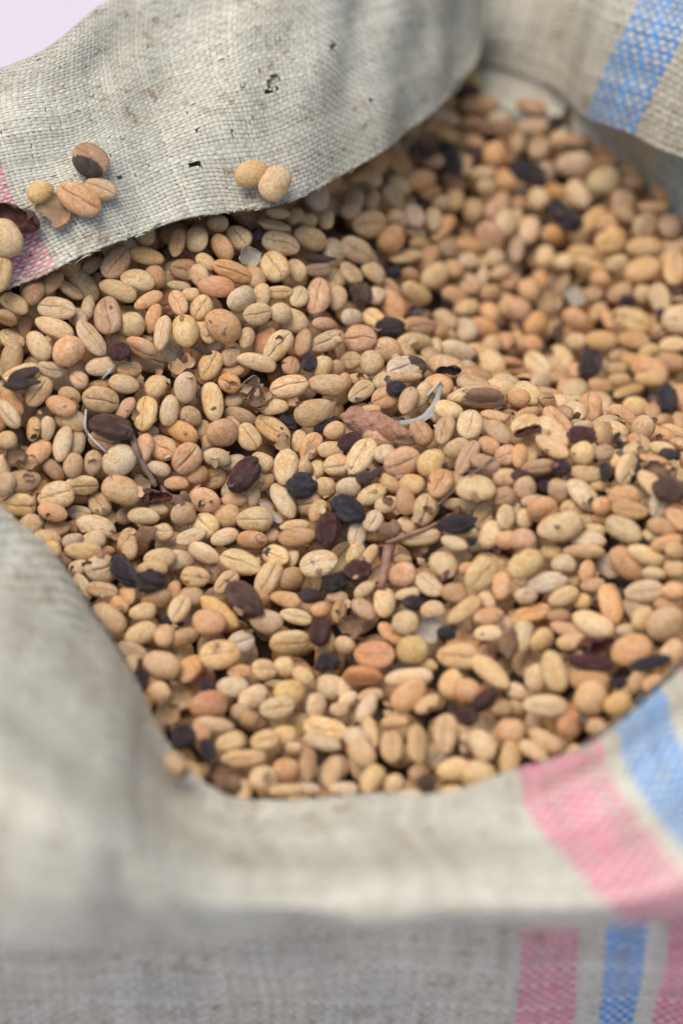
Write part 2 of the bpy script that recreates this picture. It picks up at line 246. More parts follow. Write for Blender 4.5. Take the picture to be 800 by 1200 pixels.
# frayed cut edge along the hem of the flap
def tube_mesh(name, pts, rad, mat, seg=7, taper=None, wobble=0, seed=0):
    r = np.random.default_rng(seed); P = np.asarray(pts, float); n = len(P); V = []
    T = np.gradient(P, axis=0); T /= np.linalg.norm(T, axis=1)[:, None]
    a = np.cross(T, (0.3, .2, 1.)); a /= np.linalg.norm(a, axis=1)[:, None]; b = np.cross(T, a)
    for i in range(n):
        rr = rad*(taper[i] if taper is not None else 1)
        for k in range(seg):
            th = 2*math.pi*k/seg; V.append(P[i]+(a[i]*math.cos(th)+b[i]*math.sin(th))*rr*(1+wobble*r.normal()))
    V.append(P[0]); V.append(P[-1]); V = np.array(V); ids = np.arange(n*seg).reshape(n, seg); Q = []
    for k in range(seg):
        k2 = (k+1) % seg; Q.append(np.stack([ids[:-1, k], ids[:-1, k2], ids[1:, k2], ids[1:, k]], -1))
    T1 = np.array([[n*seg, ids[0, (k+1) % seg], ids[0, k]] for k in range(seg)]+[[n*seg+1, ids[-1, k], ids[-1, (k+1) % seg]] for k in range(seg)])
    return mesh_np(name, V, [np.concatenate(Q), T1], mat)
def smooth_path(pts, n):
    P = np.asarray(pts, float); t = np.linspace(0, len(P)-1, n); G = np.stack([P, P], 1); return spline(G, t, 0*t)
Vs, Qs, ns = [], [], 0
for k in range(150):
    u0 = random.uniform(0, 9.8); du = random.uniform(.06, .3); v0 = random.uniform(-.0, .05)
    t = np.linspace(0, 1, 7); p = spline(REAR, u0+du*t, np.full(7, v0)); off = np.zeros((7, 3))
    off[:, 1] -= random.uniform(.0, .0016)+.0012*np.sin(t*random.uniform(1, 4))*random.uniform(-1, 1); off[:, 2] += random.uniform(-.0008, .0006)+.0008*np.sin(t*3.1)
    p = p+off; wdt = random.uniform(.0003, .0007); q = p+np.array([0, wdt, wdt*random.uniform(-.4, .6)])
    Vs += [np.stack([p, q], 1).reshape(-1, 3)]; ids = np.arange(14).reshape(7, 2)+ns; ns += 14
    Qs.append(np.stack([ids[:-1, 0], ids[1:, 0], ids[1:, 1], ids[:-1, 1]], -1))
fr = bpy.data.objects.new('frayed_hem', mesh_np('frayed_hem', np.concatenate(Vs), [np.concatenate(Qs)], M['hem'], True, {'tone': rs.random(ns)})); fr['kind'] = 'stuff'; link(fr, rear)
rimo = weave('rolled_rim', RIM, sack, 'beige', [(3.05, 4.0, 'blue')], seed=21, rip=.01, cup=.003, pitch=.0023, pitch_v=.0020, clump=.3, warp_w=.60, weft_w=.66)
inn = weave('inner_wall', INNER, sack, 'beige', [(4.5, 5.25, 'faded')], seed=31, cup=.0006, flip=True)
front = weave('front_rim', FRONT, sack, 'white', [(11.0, 12.0, 'pink'), (12.35, 13.15, 'blue'), (13.75, 14.3, 'pink')], seed=41, cup=.0028, rip=.006, pitch=.0025, pitch_v=.0023, warp_w=.9, weft_w=.86, flip=True)
fi = weave('rim_inside', FIN, sack, 'white', [], seed=51, cup=.0003, lining=False, flip=True)
pan = weave('front_panel', PANEL, sack, 'white', [(6.60, 7.13, 'pink'), (7.34, 7.74, 'blue'), (7.92, 8.3, 'pink')], seed=61, cup=.0020, pitch=.00185, warp_w=.98, weft_w=.80, flip=True)
weave('side_rim', np.array([[[-1163,-294,-10],[-1183,-294,340],[-1178,-906,500],[-1133,-1726,600],[-1293,-1726,300],[-1353,-1726,-300],[-1293,-1726,-1700]],[[-1196,-264,6],[-1216,-264,356],[-1291,-820,532],[-1217,-1561,617],[-1377,-1561,317],[-1437,-1561,-283],[-1377,-1561,-1683]],[[-1228,-188,47],[-1248,-188,397],[-1392,-605,575],[-1322,-1149,660],[-1482,-1149,360],[-1542,-1149,-240],[-1482,-1149,-1640]],[[-1248,-90,100],[-1268,-90,450],[-1455,-325,618],[-1416,-612,715],[-1576,-612,415],[-1636,-612,-185],[-1576,-612,-1585]],[[-1253,8,153],[-1273,8,503],[-1462,-44,650],[-1479,-75,770],[-1639,-75,470],[-1699,-75,-130],[-1639,-75,-1530]],[[-1240,83,194],[-1260,83,544],[-1415,171,664],[-1495,337,813],[-1655,337,513],[-1715,337,-87],[-1655,337,-1487]],[[-1214,113,210],[-1234,113,560],[-1323,257,656],[-1459,503,830],[-1619,503,530],[-1679,503,-70],[-1619,503,-1470]]])/1e4, sack, 'white', [], seed=71, cup=.002, pitch=.002)
weave('side_rim', np.array([[[1110,-830,-30],[1130,-830,320],[1151,-1180,448],[1182,-1644,570],[1342,-1644,270],[1402,-1644,-330],[1342,-1644,-1730]],[[1156,-727,-9],[1176,-727,341],[1265,-1047,490],[1249,-1468,599],[1409,-1468,299],[1469,-1468,-301],[1409,-1468,-1701]],[[1237,-469,43],[1257,-469,393],[1395,-715,559],[1344,-1029,671],[1504,-1029,371],[1564,-1029,-229],[1504,-1029,-1629]],[[1328,-134,110],[1348,-134,460],[1504,-284,636],[1441,-459,765],[1601,-459,465],[1661,-459,-135],[1601,-459,-1535]],[[1408,202,177],[1428,202,527],[1566,147,702],[1517,112,859],[1677,112,559],[1737,112,-41],[1677,112,-1441]],[[1459,460,229],[1479,460,579],[1567,479,742],[1554,551,931],[1714,551,631],[1774,551,31],[1714,551,-1369]],[[1466,563,250],[1486,563,600],[1505,612,744],[1540,727,960],[1700,727,660],[1760,727,60],[1700,727,-1340]]])/1e4, sack, 'white', [(1.2, 2.2, 'blue')], seed=81, cup=.002, pitch=.002, flip=True)
# the closed body of the sack, below the rims
nth, nz = 72, 14; V = []
for j in range(nz):
    t = j/(nz-1); z = -.085-.375*t; bul = 1+.10*math.sin(math.pi*min(1, t*1.1))-.10*max(0, t-.85)/.15
    for i in range(nth):
        th = 2*math.pi*i/nth; rr = 1+.03*math.sin(3*th+4*t)+.02*math.sin(7*th-5*t)
        V.append((.005+.166*bul*rr*math.cos(th), .072+.155*bul*rr*math.sin(th), z))
ids = np.arange(nth*nz).reshape(nz, nth); Q = []
for i in range(nth):
    i2 = (i+1) % nth; Q.append(np.stack([ids[:-1, i], ids[1:, i], ids[1:, i2], ids[:-1, i2]], -1))
V.append((.005, .055, -.46)); bt = np.array([[len(V)-1, ids[-1, (i+1) % nth], ids[-1, i]] for i in range(nth)])
link(bpy.data.objects.new('sack_body', mesh_np('sack_body', np.array(V), [np.concatenate(Q), bt], M['lining'])), sack)
# ------------------------------------------------------------------ beans
def bean_shape(seed, nx=22, nt=18, nb=12, style='seam'):
    """unit half-axes; seam on +Z. returns V, quads, crease weight, ring ids"""
    r = np.random.default_rng(seed); wb = wob(seed+100, 6, .8, 2.6); wb2 = wob(seed+300, 8, 3, 7); wb3 = wob(seed+500, 4, 1.5, 3)
    egg = r.uniform(-.14, .14); bend = r.uniform(-.10, .10); gd = r.uniform(.10, .22); gw = r.uniform(.028, .06); ph = r.uniform(0, 6.28); sa = r.uniform(.02, .09); flat = r.uniform(.46, .70)
    if style == 'round': flat = .85; gd = .08
    V = []; C = []; r0 = r.uniform(0, .07); lipz = r.uniform(0, .03); k1, k2, k3 = r.uniform(-.05, .05), r.uniform(4, 9), r.uniform(0, 6)
    top = np.sign(np.linspace(1, -1, nt))*np.abs(np.linspace(1, -1, nt))**1.7; bot = np.linspace(-1, 1, nb+2)[1:-1]
    xs = -np.cos(np.linspace(0, math.pi, nx+2)[1:-1])
    for x in xs:
        rr = (1-abs(x)**2.35)**.52*(1+egg*x); s = sa*math.sin(2.4*x+ph)+k1*math.sin(k2*x+k3); gf = (1-abs(x)**7)
        for y in top:
            d = y-s/max(rr, .3); z = rr*flat*(1-abs(y)**2.6)**.5 if abs(y) < 1 else 0
            dd = d*rr; z += rr*(lipz*math.exp(-((abs(dd)-.2)/.12)**2)-gd*math.exp(-(dd/gw)**2)-r0*math.exp(-(dd/.24)**2))*gf*(1-abs(y)**4)
            V.append((x, y*rr, z)); C.append(gf*math.exp(-(dd/(gw*.95))**2)*(1-abs(y)**4))
        for y in bot:
            V.append((x, math.sin(y*math.pi/2)*rr, -rr*.98*math.cos(y*math.pi/2))); C.append(0)
    V.append((-1, 0, 0)); V.append((1, 0, 0)); C += [0, 0]
    V = np.array(V); V[:, 1] += bend*(V[:, 0]**2-.4); V[:, 2] -= .12*(V[:, 0]**2)*(V[:, 2] < .2)*0
    nr = V/np.linalg.norm(V, axis=1)[:, None]; V = V+nr*(.062*wb(V*1.)+.024*wb2(V)-.05*np.clip(wb3(V)-.75, 0, 1))[:, None]
    n = nt+nb; ids = np.arange(len(xs)*n).reshape(-1, n); Q = []
    for k in range(n):
        k2 = (k+1) % n; Q.append(np.stack([ids[:-1, k], ids[1:, k], ids[1:, k2], ids[:-1, k2]], -1))
    e0, e1 = len(V)-2, len(V)-1
    Tn = np.array([[e0, ids[0, k], ids[0, (k+1) % n]] for k in range(n)]+[[e1, ids[-1, (k+1) % n], ids[-1, k]] for k in range(n)])
    # a dark strip of skin lying in the cut
    cs = []; wj = r.uniform(.2, 1.7, len(xs))
    for i, x in enumerate(xs[2:-2]):
        rowV = V[ids[i+2, :nt]]; k = np.argmin(np.abs(top-(sa*math.sin(2.4*x+ph)+k1*math.sin(k2*x+k3))/max((1-abs(x)**2.35)**.52, .3))); p = rowV[min(max(k, 1), nt-2)]
        for sg in (-1, 1): cs.append(p+np.array([0, sg*.014*wj[i], .016]))
    cs = np.array(cs); ci = np.arange(len(cs)).reshape(-1, 2); cq = np.stack([ci[:-1, 0], ci[1:, 0], ci[1:, 1], ci[:-1, 1]], -1)
    return V, np.concatenate(Q), Tn, np.array(C), cs, cq
NV = 16
SH = [bean_shape(s, style='round' if s in (4, 9) else 'seam') for s in range(NV)]
LO = [bean_shape(s, 9, 8, 6) for s in range(4)]
BM = [mesh_np('coffee_bean', s[0], [s[1], s[2]], M['bean'], True, {'crease': s[3]}) for s in SH]
CM = [mesh_np('crease', s[4], [s[5]], M['crease']) for s in SH]
PAL = {k: lin(*v) for k, v in dict(c=(226, 200, 158), t=(219, 187, 143), o=(222, 177, 132), r=(209, 155, 113), g=(213, 193, 155), w=(226, 205, 173), y=(226, 201, 154), b=(196, 166, 131), n=(197, 159, 119)).items()}
def colour(c, r):
    b = np.array(PAL[c]); v = math.exp(r.gauss(0, .075)); h_ = r.gauss(0, .06); return (b[0]*v*(1+h_*.4), b[1]*v, b[2]*v*(1-h_*1.6), 1.)
rows = [q.split(',') for q in """-928,207,557,-0.23,0.83,0.49,0.13,86,68,46,n,k,A
-875,257,556,-0.20,0.87,0.46,0.02,97,52,33,o,k,B
-824,271,525,0.95,-0.07,0.26,-0.15,97,54,38,t,e,B
-789,311,512,-0.27,0.87,-0.38,-0.20,130,68,43,y,k,A
-765,370,541,-0.31,0.87,0.37,-0.01,81,43,28,t,k,B
-687,350,568,0.80,0.26,0.03,0.53,136,78,53,o,s,A
-599,400,557,-0.31,0.94,-0.05,-0.12,109,56,34,t,k,A
-618,303,534,-0.22,0.97,-0.05,-0.09,111,72,44,c,k,A
-569,341,518,-0.26,0.78,-0.49,-0.30,76,65,50,o,k,B
-674,262,524,-0.40,0.89,-0.18,-0.08,123,58,39,c,k,A
-587,251,496,-0.29,0.91,0.29,0.00,100,46,31,o,k,B
-570,208,464,-0.35,0.71,0.59,0.16,98,49,32,o,k,B
-702,172,496,0.73,0.20,0.11,-0.64,129,84,55,n,s,A
-633,169,465,-0.43,0.90,-0.04,0.09,89,76,58,y,k,A
-767,222,494,-0.29,0.68,0.67,0.12,79,42,28,c,k,B
-793,181,484,-0.27,0.81,-0.51,-0.07,66,50,34,t,k,B
-751,113,460,0.89,0.03,0.29,-0.36,129,71,43,c,s,A
-857,174,526,0.96,0.28,0.02,-0.09,116,71,44,c,s,A
-980,169,546,-0.34,0.90,-0.28,-0.02,98,58,39,t,k,A
-1006,141,515,0.61,0.77,-0.09,-0.17,71,61,43,b,e,B
-864,120,495,-0.29,0.94,-0.16,-0.10,128,58,38,c,k,A
-956,170,460,-0.28,0.71,0.62,0.16,78,42,26,o,k,B
-991,123,448,0.94,0.19,0.09,-0.25,90,64,39,c,s,B
-986,57,427,-0.34,0.69,0.62,0.15,109,70,47,t,k,A
-904,70,465,-0.41,0.78,-0.46,-0.09,100,67,46,c,k,A
-814,56,456,-0.40,0.84,0.37,-0.02,109,90,64,o,k,A
-603,118,419,0.68,0.70,-0.01,-0.22,103,65,45,o,e,A
-638,70,375,0.93,0.32,0.14,0.08,83,55,34,n,s,B
-543,159,440,0.75,0.17,-0.25,0.59,118,52,37,c,s,A
-725,52,398,-0.32,0.93,0.15,-0.09,96,58,39,c,k,A
-794,58,385,-0.44,0.80,0.31,-0.26,73,54,41,o,k,B
-866,21,411,0.89,0.41,0.19,-0.06,86,51,33,c,s,B
-952,-4,422,0.98,-0.06,-0.11,0.14,112,75,52,c,e,A
-672,151,426,-0.30,0.95,0.04,-0.07,67,45,29,n,k,B
-507,454,569,0.74,0.18,-0.18,0.62,95,53,35,o,s,B
-483,388,511,0.89,0.42,0.14,-0.08,93,72,48,n,s,A
-445,471,564,-0.30,0.81,-0.47,0.16,97,79,60,c,k,A
-369,458,546,-0.47,0.73,-0.49,-0.09,99,63,43,o,k,A
-383,541,575,-0.40,0.91,0.02,-0.04,67,56,37,t,k,B
-318,510,549,0.86,0.25,0.08,-0.43,89,73,46,c,s,A
-208,598,531,0.97,-0.06,0.20,0.15,116,56,39,t,e,B
-190,536,506,0.92,0.33,0.21,-0.03,125,74,44,c,s,A
-101,619,467,0.90,0.32,0.29,0.02,127,74,48,t,s,A
-48,741,451,-0.14,0.74,0.65,0.02,81,54,36,c,k,B
-202,659,533,-0.28,0.93,0.12,-0.20,85,39,25,c,k,B
-149,681,506,-0.20,0.82,0.53,-0.00,74,52,37,t,k,B
-109,701,475,-0.36,0.89,0.13,-0.27,73,48,32,t,k,B
-417,400,531,-0.32,0.88,-0.34,-0.08,73,49,33,c,k,B
-334,371,518,0.89,0.40,0.19,-0.12,128,62,43,o,s,A
-381,308,506,-0.27,0.96,-0.01,-0.06,112,69,43,r,k,A
-432,355,515,-0.39,0.77,-0.50,-0.06,80,59,41,t,k,B
-267,390,481,-0.15,0.80,-0.55,-0.19,81,66,46,t,k,B
-205,436,488,0.83,0.22,0.08,-0.51,108,93,71,c,s,A
-140,470,447,-0.33,0.80,-0.48,-0.15,80,63,42,c,k,B
-71,531,407,0.90,0.31,0.23,0.21,107,47,28,b,s,B
-73,412,395,0.75,0.15,-0.14,0.63,138,84,60,o,s,A
-498,336,489,-0.40,0.91,-0.04,-0.11,74,33,20,c,k,B
-461,309,476,-0.30,0.95,0.03,-0.06,59,47,29,c,k,B
-497,256,484,0.75,0.38,-0.01,-0.55,88,59,41,o,s,A
-426,255,469,0.81,0.31,-0.18,0.47,85,72,50,t,s,A
-360,197,440,-0.31,0.90,-0.21,-0.23,119,95,67,o,k,A
-306,281,477,-0.47,0.79,0.30,-0.25,106,82,62,w,k,A
-249,327,455,-0.24,0.78,0.55,0.18,86,59,36,c,k,B
-258,253,446,0.88,0.41,0.14,0.19,97,69,45,c,s,A
-195,363,444,0.89,0.40,0.18,0.12,98,43,27,c,s,B
-132,383,413,0.81,0.22,0.06,0.54,83,60,40,w,s,B
-190,290,418,-0.32,0.91,0.13,-0.24,80,66,50,c,k,B
-149,311,372,-0.26,0.95,-0.05,-0.15,100,79,49,c,k,A
-53,319,354,-0.30,0.90,0.15,-0.26,91,46,31,o,k,B
-13,465,343,-0.24,0.72,0.65,0.01,94,61,40,c,k,B
-290,196,393,-0.37,0.70,0.61,0.03,74,49,31,c,k,B
-236,227,363,-0.23,0.83,0.48,0.17,106,59,37,r,k,B
-196,196,363,0.82,0.38,-0.08,0.42,125,72,47,c,s,A
-118,225,356,-0.03,0.76,0.62,0.20,99,56,36,n,k,A
-473,175,436,-0.19,0.77,-0.58,-0.19,106,81,58,w,k,A
-413,197,415,-0.17,0.87,-0.45,-0.16,86,49,32,c,k,B
-382,191,374,-0.41,0.87,0.25,0.07,64,40,24,c,k,B
-46,255,337,0.91,0.29,0.09,0.29,134,59,36,t,s,A
-153,155,320,0.73,0.20,0.02,0.65,69,60,45,n,s,B
-59,168,306,-0.31,0.80,0.50,0.09,80,66,45,c,k,B
-254,139,345,-0.42,0.89,-0.09,-0.12,125,52,33,c,k,A
-399,112,358,0.81,0.30,-0.11,0.49,99,71,47,t,s,A
-338,152,359,-0.27,0.88,0.39,-0.03,76,59,36,b,k,B
-332,125,323,-0.30,0.94,0.13,-0.05,84,41,27,o,k,B
-20,191,275,-0.47,0.81,0.30,-0.16,78,59,42,b,k,B
-480,97,333,-0.44,0.89,0.05,-0.12,71,39,25,t,k,C
28,838,417,-0.25,0.89,0.35,-0.14,80,56,36,b,k,B
91,848,359,0.84,0.45,0.26,0.17,138,91,57,t,s,A
48,705,355,0.89,0.31,0.32,0.00,130,83,57,c,s,A
180,954,297,-0.47,0.73,-0.23,-0.45,93,71,54,c,k,B
161,863,284,0.52,-0.74,-0.43,0.04,106,91,69,o,k,A
243,1029,266,0.81,0.06,0.23,-0.53,91,79,60,c,s,A
309,1064,224,-0.25,0.69,0.68,0.04,92,58,38,c,k,B
342,1065,188,-0.29,0.83,0.46,-0.05,133,58,36,o,k,B
250,1003,215,-0.18,0.94,0.17,-0.22,86,43,26,c,k,B
211,858,223,0.94,-0.09,0.09,0.31,137,67,47,c,e,A
285,920,169,-0.18,0.85,0.50,0.01,132,64,41,o,k,A
260,968,196,-0.36,0.88,0.20,-0.24,87,43,30,t,k,B
104,691,276,-0.14,0.93,-0.02,-0.34,97,76,46,c,k,A
31,626,324,0.92,0.12,0.33,-0.15,91,75,47,c,s,B
225,808,178,0.60,-0.74,0.22,0.21,67,56,36,o,k,B
309,855,142,-0.33,0.86,0.37,-0.14,134,78,52,c,k,A
372,934,116,-0.09,0.84,-0.52,-0.09,78,65,49,t,k,B
352,994,155,-0.25,0.96,0.07,-0.10,76,65,50,b,k,B
434,1046,131,-0.24,0.93,0.12,-0.25,112,58,35,o,k,B
502,1103,121,0.72,0.47,0.32,-0.40,118,102,78,o,s,A
429,991,105,-0.24,0.97,0.06,-0.08,80,61,41,c,k,B
479,1033,69,-0.13,0.75,0.65,0.08,88,40,28,c,k,B
522,1037,80,-0.32,0.88,0.32,-0.11,78,62,38,c,k,B
563,1174,128,-0.28,0.80,0.53,-0.05,121,88,58,c,k,A
452,1188,172,-0.24,0.73,0.57,0.31,85,73,56,t,k,A
513,1209,149,0.60,-0.63,-0.50,0.05,77,66,50,o,k,B
539,986,59,-0.49,0.85,0.17,-0.11,85,52,33,t,k,B
423,906,74,0.89,0.16,-0.06,-0.42,97,79,60,b,s,A
476,955,56,-0.35,0.71,0.62,0.01,90,47,31,c,k,B
503,896,42,0.53,-0.80,-0.14,0.24,88,61,39,t,k,B
559,894,-7,-0.23,0.91,-0.32,-0.13,101,79,49,t,k,B
242,736,161,-0.49,0.80,-0.06,-0.33,128,67,41,c,k,A
378,837,72,-0.39,0.86,-0.02,-0.33,105,71,50,o,k,B
416,804,48,-0.29,0.91,0.27,-0.15,102,57,39,y,k,B
493,819,19,-0.15,0.88,-0.43,-0.11,81,68,49,o,k,B
158,602,214,-0.32,0.82,-0.47,-0.06,120,83,50,o,k,A
160,686,220,0.87,0.25,0.29,-0.31,79,50,30,o,s,B
110,597,252,-0.08,0.81,0.57,-0.10,88,58,44,c,k,B
34,414,306,-0.31,0.90,0.21,-0.23,84,60,40,w,k,B
102,480,256,0.89,0.21,-0.03,-0.40,81,68,52,c,s,B
248,564,157,0.88,0.37,0.26,0.16,138,62,42,o,s,B
344,697,81,-0.23,0.91,-0.31,-0.15,92,70,48,t,k,B
313,601,111,-0.45,0.78,-0.36,-0.24,68,59,45,b,k,B
468,731,19,-0.47,0.87,-0.04,-0.14,101,71,45,o,k,B
408,684,47,-0.14,0.79,-0.60,-0.01,104,78,54,w,k,A
349,619,66,-0.45,0.79,0.13,-0.39,70,52,40,c,k,B
57,315,299,0.94,0.34,-0.07,-0.04,104,90,68,o,s,A
231,427,199,-0.43,0.86,0.12,-0.25,136,58,39,c,k,A
143,301,267,-0.40,0.91,-0.05,-0.11,94,77,46,t,k,A
300,459,152,-0.06,0.75,0.65,0.09,81,47,29,c,k,B
377,474,119,-0.46,0.86,-0.06,-0.21,138,72,49,c,k,A
92,207,291,-0.36,0.78,-0.50,-0.06,84,73,55,c,k,A
30,232,279,0.94,0.33,-0.12,-0.07,69,59,45,t,s,B
197,169,300,0.94,0.18,0.13,0.25,138,85,54,w,s,A
482,479,75,-0.12,0.89,-0.43,0.05,110,83,57,c,k,A
545,690,-3,0.08,0.81,0.58,0.01,95,64,48,o,k,B
492,639,19,-0.12,0.87,0.49,-0.02,96,63,43,t,k,B
565,980,19,-0.29,0.95,0.06,-0.11,63,53,36,o,k,B
599,1223,108,-0.10,0.73,0.63,0.25,91,59,35,c,k,B
645,1171,104,-0.15,0.75,0.64,0.13,109,73,50,t,k,A
721,1157,96,0.52,-0.85,0.02,-0.05,77,66,42,o,k,B
696,1078,59,-0.27,0.77,0.56,0.15,82,66,43,c,k,B
756,1050,57,-0.19,0.97,-0.10,0.14,76,65,50,c,k,B
598,1099,84,0.75,0.11,-0.13,0.64,118,51,32,b,s,B
858,1201,127,0.87,0.29,-0.06,0.39,135,55,39,t,s,B
681,1298,104,-0.39,0.92,0.01,-0.03,80,44,27,c,k,B
911,1087,115,0.88,0.44,-0.10,0.15,117,95,61,t,s,A
905,1159,135,-0.40,0.85,-0.31,0.13,94,73,46,n,k,B
963,1184,166,-0.24,0.90,-0.37,-0.03,99,59,39,n,k,B
1035,1124,155,0.77,0.40,-0.22,0.45,101,87,66,b,s,A
1116,1108,167,-0.09,0.75,0.65,0.05,109,87,66,b,k,A
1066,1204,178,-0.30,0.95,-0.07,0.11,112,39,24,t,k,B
1026,1042,126,-0.27,0.95,-0.07,0.11,126,72,46,t,k,A
1010,951,94,-0.21,0.96,0.01,0.20,134,94,58,t,k,A
1118,945,116,0.72,0.12,-0.13,0.67,138,86,54,t,s,A
822,1074,80,-0.32,0.94,-0.10,0.01,102,51,36,t,k,B
845,1017,55,0.69,0.69,-0.03,-0.22,124,77,54,t,e,A
932,1004,82,-0.43,0.89,0.11,0.07,87,62,37,c,k,B
874,964,48,-0.49,0.82,-0.09,0.29,79,61,47,o,k,B
851,922,17,-0.22,0.97,-0.05,0.07,72,56,35,b,k,B
939,906,34,-0.17,0.95,0.15,0.23,94,72,51,n,k,B
1013,896,36,-0.36,0.74,0.52,0.24,70,61,46,c,k,B
1066,857,48,0.72,0.32,0.02,-0.62,120,72,49,c,s,A
1120,754,38,0.92,0.39,-0.02,-0.01,128,104,68,w,s,A
1096,683,-10,0.96,0.28,-0.08,0.00,93,57,39,w,s,B
969,788,11,0.90,0.35,-0.00,-0.24,138,86,58,y,s,A
894,808,-4,-0.08,0.80,-0.57,-0.15,87,52,33,o,k,B
973,721,-22,-0.29,0.95,-0.12,0.03,115,68,42,n,k,A
867,725,-29,-0.43,0.90,-0.02,-0.02,107,68,42,t,k,A
788,819,-13,0.55,-0.79,0.25,0.07,100,72,47,o,k,A
651,802,-17,-0.39,0.84,0.38,-0.08,99,79,51,o,k,A
595,854,6,-0.37,0.86,-0.28,-0.20,83,72,55,o,k,A
583,725,-30,-0.13,0.75,0.65,0.03,92,51,33,o,k,B
630,687,-18,-0.46,0.87,-0.05,0.14,82,71,54,o,k,B
783,735,-38,-0.28,0.93,-0.13,0.22,74,60,46,c,k,B
636,941,21,-0.23,0.83,-0.44,-0.23,84,72,55,t,k,B
589,1006,-0,-0.20,0.73,0.64,0.12,72,51,37,o,k,B
675,997,24,-0.30,0.76,-0.57,-0.11,74,56,37,o,k,B
862,855,-4,-0.27,0.87,0.37,0.20,82,52,33,t,k,B
722,655,-56,0.81,0.36,-0.09,-0.46,115,92,64,c,s,A
644,575,-10,0.85,0.19,-0.06,-0.48,120,77,53,w,s,A
902,607,-54,-0.34,0.94,0.02,-0.03,90,45,30,t,k,B
922,674,-53,-0.29,0.95,0.13,-0.05,81,48,34,n,k,B
1060,749,-13,-0.46,0.88,-0.04,0.11,66,57,37,n,k,B
1020,678,-38,-0.39,0.90,0.17,0.04,79,48,30,c,k,B
1013,595,-44,-0.35,0.91,-0.20,0.01,136,78,49,o,k,A
1085,621,-38,-0.36,0.93,-0.07,0.04,106,63,42,n,k,B
962,649,-51,-0.35,0.94,0.00,-0.01,73,49,31,t,k,B
774,596,-53,-0.24,0.80,0.54,-0.07,73,56,37,o,k,B
-904,-41,379,0.80,0.37,-0.11,0.45,103,70,44,t,s,A
-981,-64,352,-0.27,0.84,-0.44,-0.15,96,51,34,o,k,B
-990,-105,344,0.76,0.48,0.05,-0.42,102,54,35,w,s,A
-1020,-99,302,-0.33,0.80,0.46,0.20,60,45,29,r,k,B
-951,-21,375,-0.43,0.90,0.02,-0.04,66,44,29,n,k,C
-917,-118,297,-0.14,0.72,0.58,0.34,75,44,27,t,k,B
-876,-115,295,-0.31,0.67,0.62,0.28,77,45,32,c,k,B
-994,-155,283,-0.29,0.94,-0.08,0.13,66,57,44,t,k,B
-835,-67,342,-0.36,0.92,-0.17,-0.04,96,61,37,o,k,A
-809,-73,293,0.52,-0.84,0.16,0.03,99,74,45,c,k,A
-832,-138,256,-0.24,0.73,0.62,0.17,114,58,37,c,k,A
-794,-114,236,-0.37,0.70,0.59,0.16,83,51,33,y,k,B
-812,-28,351,-0.49,0.85,-0.14,-0.12,71,51,31,t,k,B
-787,9,383,0.89,0.28,0.04,-0.36,63,54,41,t,s,B
-720,-29,336,0.86,0.48,0.19,-0.07,113,83,50,t,s,A
-727,27,348,-0.48,0.87,0.10,-0.03,81,37,24,o,k,B
-649,-30,300,-0.30,0.84,0.43,0.17,84,45,27,o,k,B
-652,21,357,-0.30,0.95,-0.03,-0.09,94,58,41,c,k,A
-591,-35,291,0.75,0.06,-0.29,0.59,113,77,48,y,s,A
-557,35,338,-0.10,0.85,0.51,0.12,82,71,54,c,k,A
-521,-20,286,-0.35,0.68,0.62,0.18,97,58,39,w,k,A
-581,-49,223,-0.36,0.92,0.17,0.06,63,39,27,c,k,B
-717,-107,242,0.87,0.47,0.07,-0.11,90,61,39,n,s,B
-665,-156,204,-0.35,0.87,0.29,0.18,109,93,57,g,k,A
-593,-119,219,-0.26,0.75,0.57,0.22,97,58,39,o,k,A
-541,-92,204,0.93,0.31,0.11,-0.19,97,77,55,o,s,A
-549,-148,168,-0.35,0.91,-0.10,-0.18,74,46,32,w,k,B
-524,-22,221,-0.44,0.89,-0.04,0.10,62,53,40,o,k,B
-904,-163,240,-0.23,0.89,0.37,0.13,96,67,48,o,k,A
-1006,-207,224,-0.38,0.63,0.67,0.11,83,51,36,c,k,B
-801,-177,206,-0.40,0.65,0.64,0.10,77,61,39,t,k,B
-745,-158,198,-0.24,0.73,0.57,0.29,77,58,40,b,k,B
-862,-184,195,-0.35,0.85,-0.30,-0.24,84,51,35,n,k,B
-947,-230,189,-0.35,0.93,0.14,0.01,109,70,42,b,k,A
-894,-184,153,-0.36,0.83,-0.40,-0.14,64,32,23,o,k,C
-900,-227,147,-0.45,0.72,0.51,-0.10,74,51,32,o,k,B
-997,-260,202,-0.30,0.81,0.47,0.17,77,57,38,t,k,B
-955,-284,143,0.86,0.50,0.03,-0.04,102,73,46,y,s,A
-849,-252,153,0.94,0.31,-0.03,0.13,109,89,61,c,s,A
-777,-205,150,0.80,0.59,0.09,0.02,103,64,43,y,s,A
-854,-314,140,-0.24,0.95,-0.03,-0.18,91,57,36,o,k,A
-726,-220,86,0.83,0.34,0.09,-0.42,84,70,48,c,s,A
-657,-230,150,-0.30,0.94,-0.14,-0.11,122,90,56,t,k,A
-785,-249,78,0.96,0.28,0.07,-0.06,77,51,37,c,s,B
-786,-193,83,0.65,-0.76,0.00,-0.01,69,38,23,o,k,B
-590,-281,93,-0.34,0.94,-0.08,0.06,100,54,38,g,k,A
-650,-233,50,-0.33,0.89,0.27,-0.18,68,54,41,b,k,B
-548,-239,86,-0.33,0.94,0.05,-0.09,67,44,31,c,k,B
-919,-330,104,-0.26,0.91,-0.32,0.06,74,63,48,c,k,B
-848,-327,88,0.98,0.18,0.03,0.08,83,57,41,n,s,B
-731,-294,62,-0.28,0.95,-0.07,-0.14,128,70,47,c,k,A
-803,-285,54,-0.26,0.96,-0.07,0.11,51,44,33,o,k,B
-870,-373,83,-0.38,0.92,-0.06,-0.08,89,57,39,c,k,B
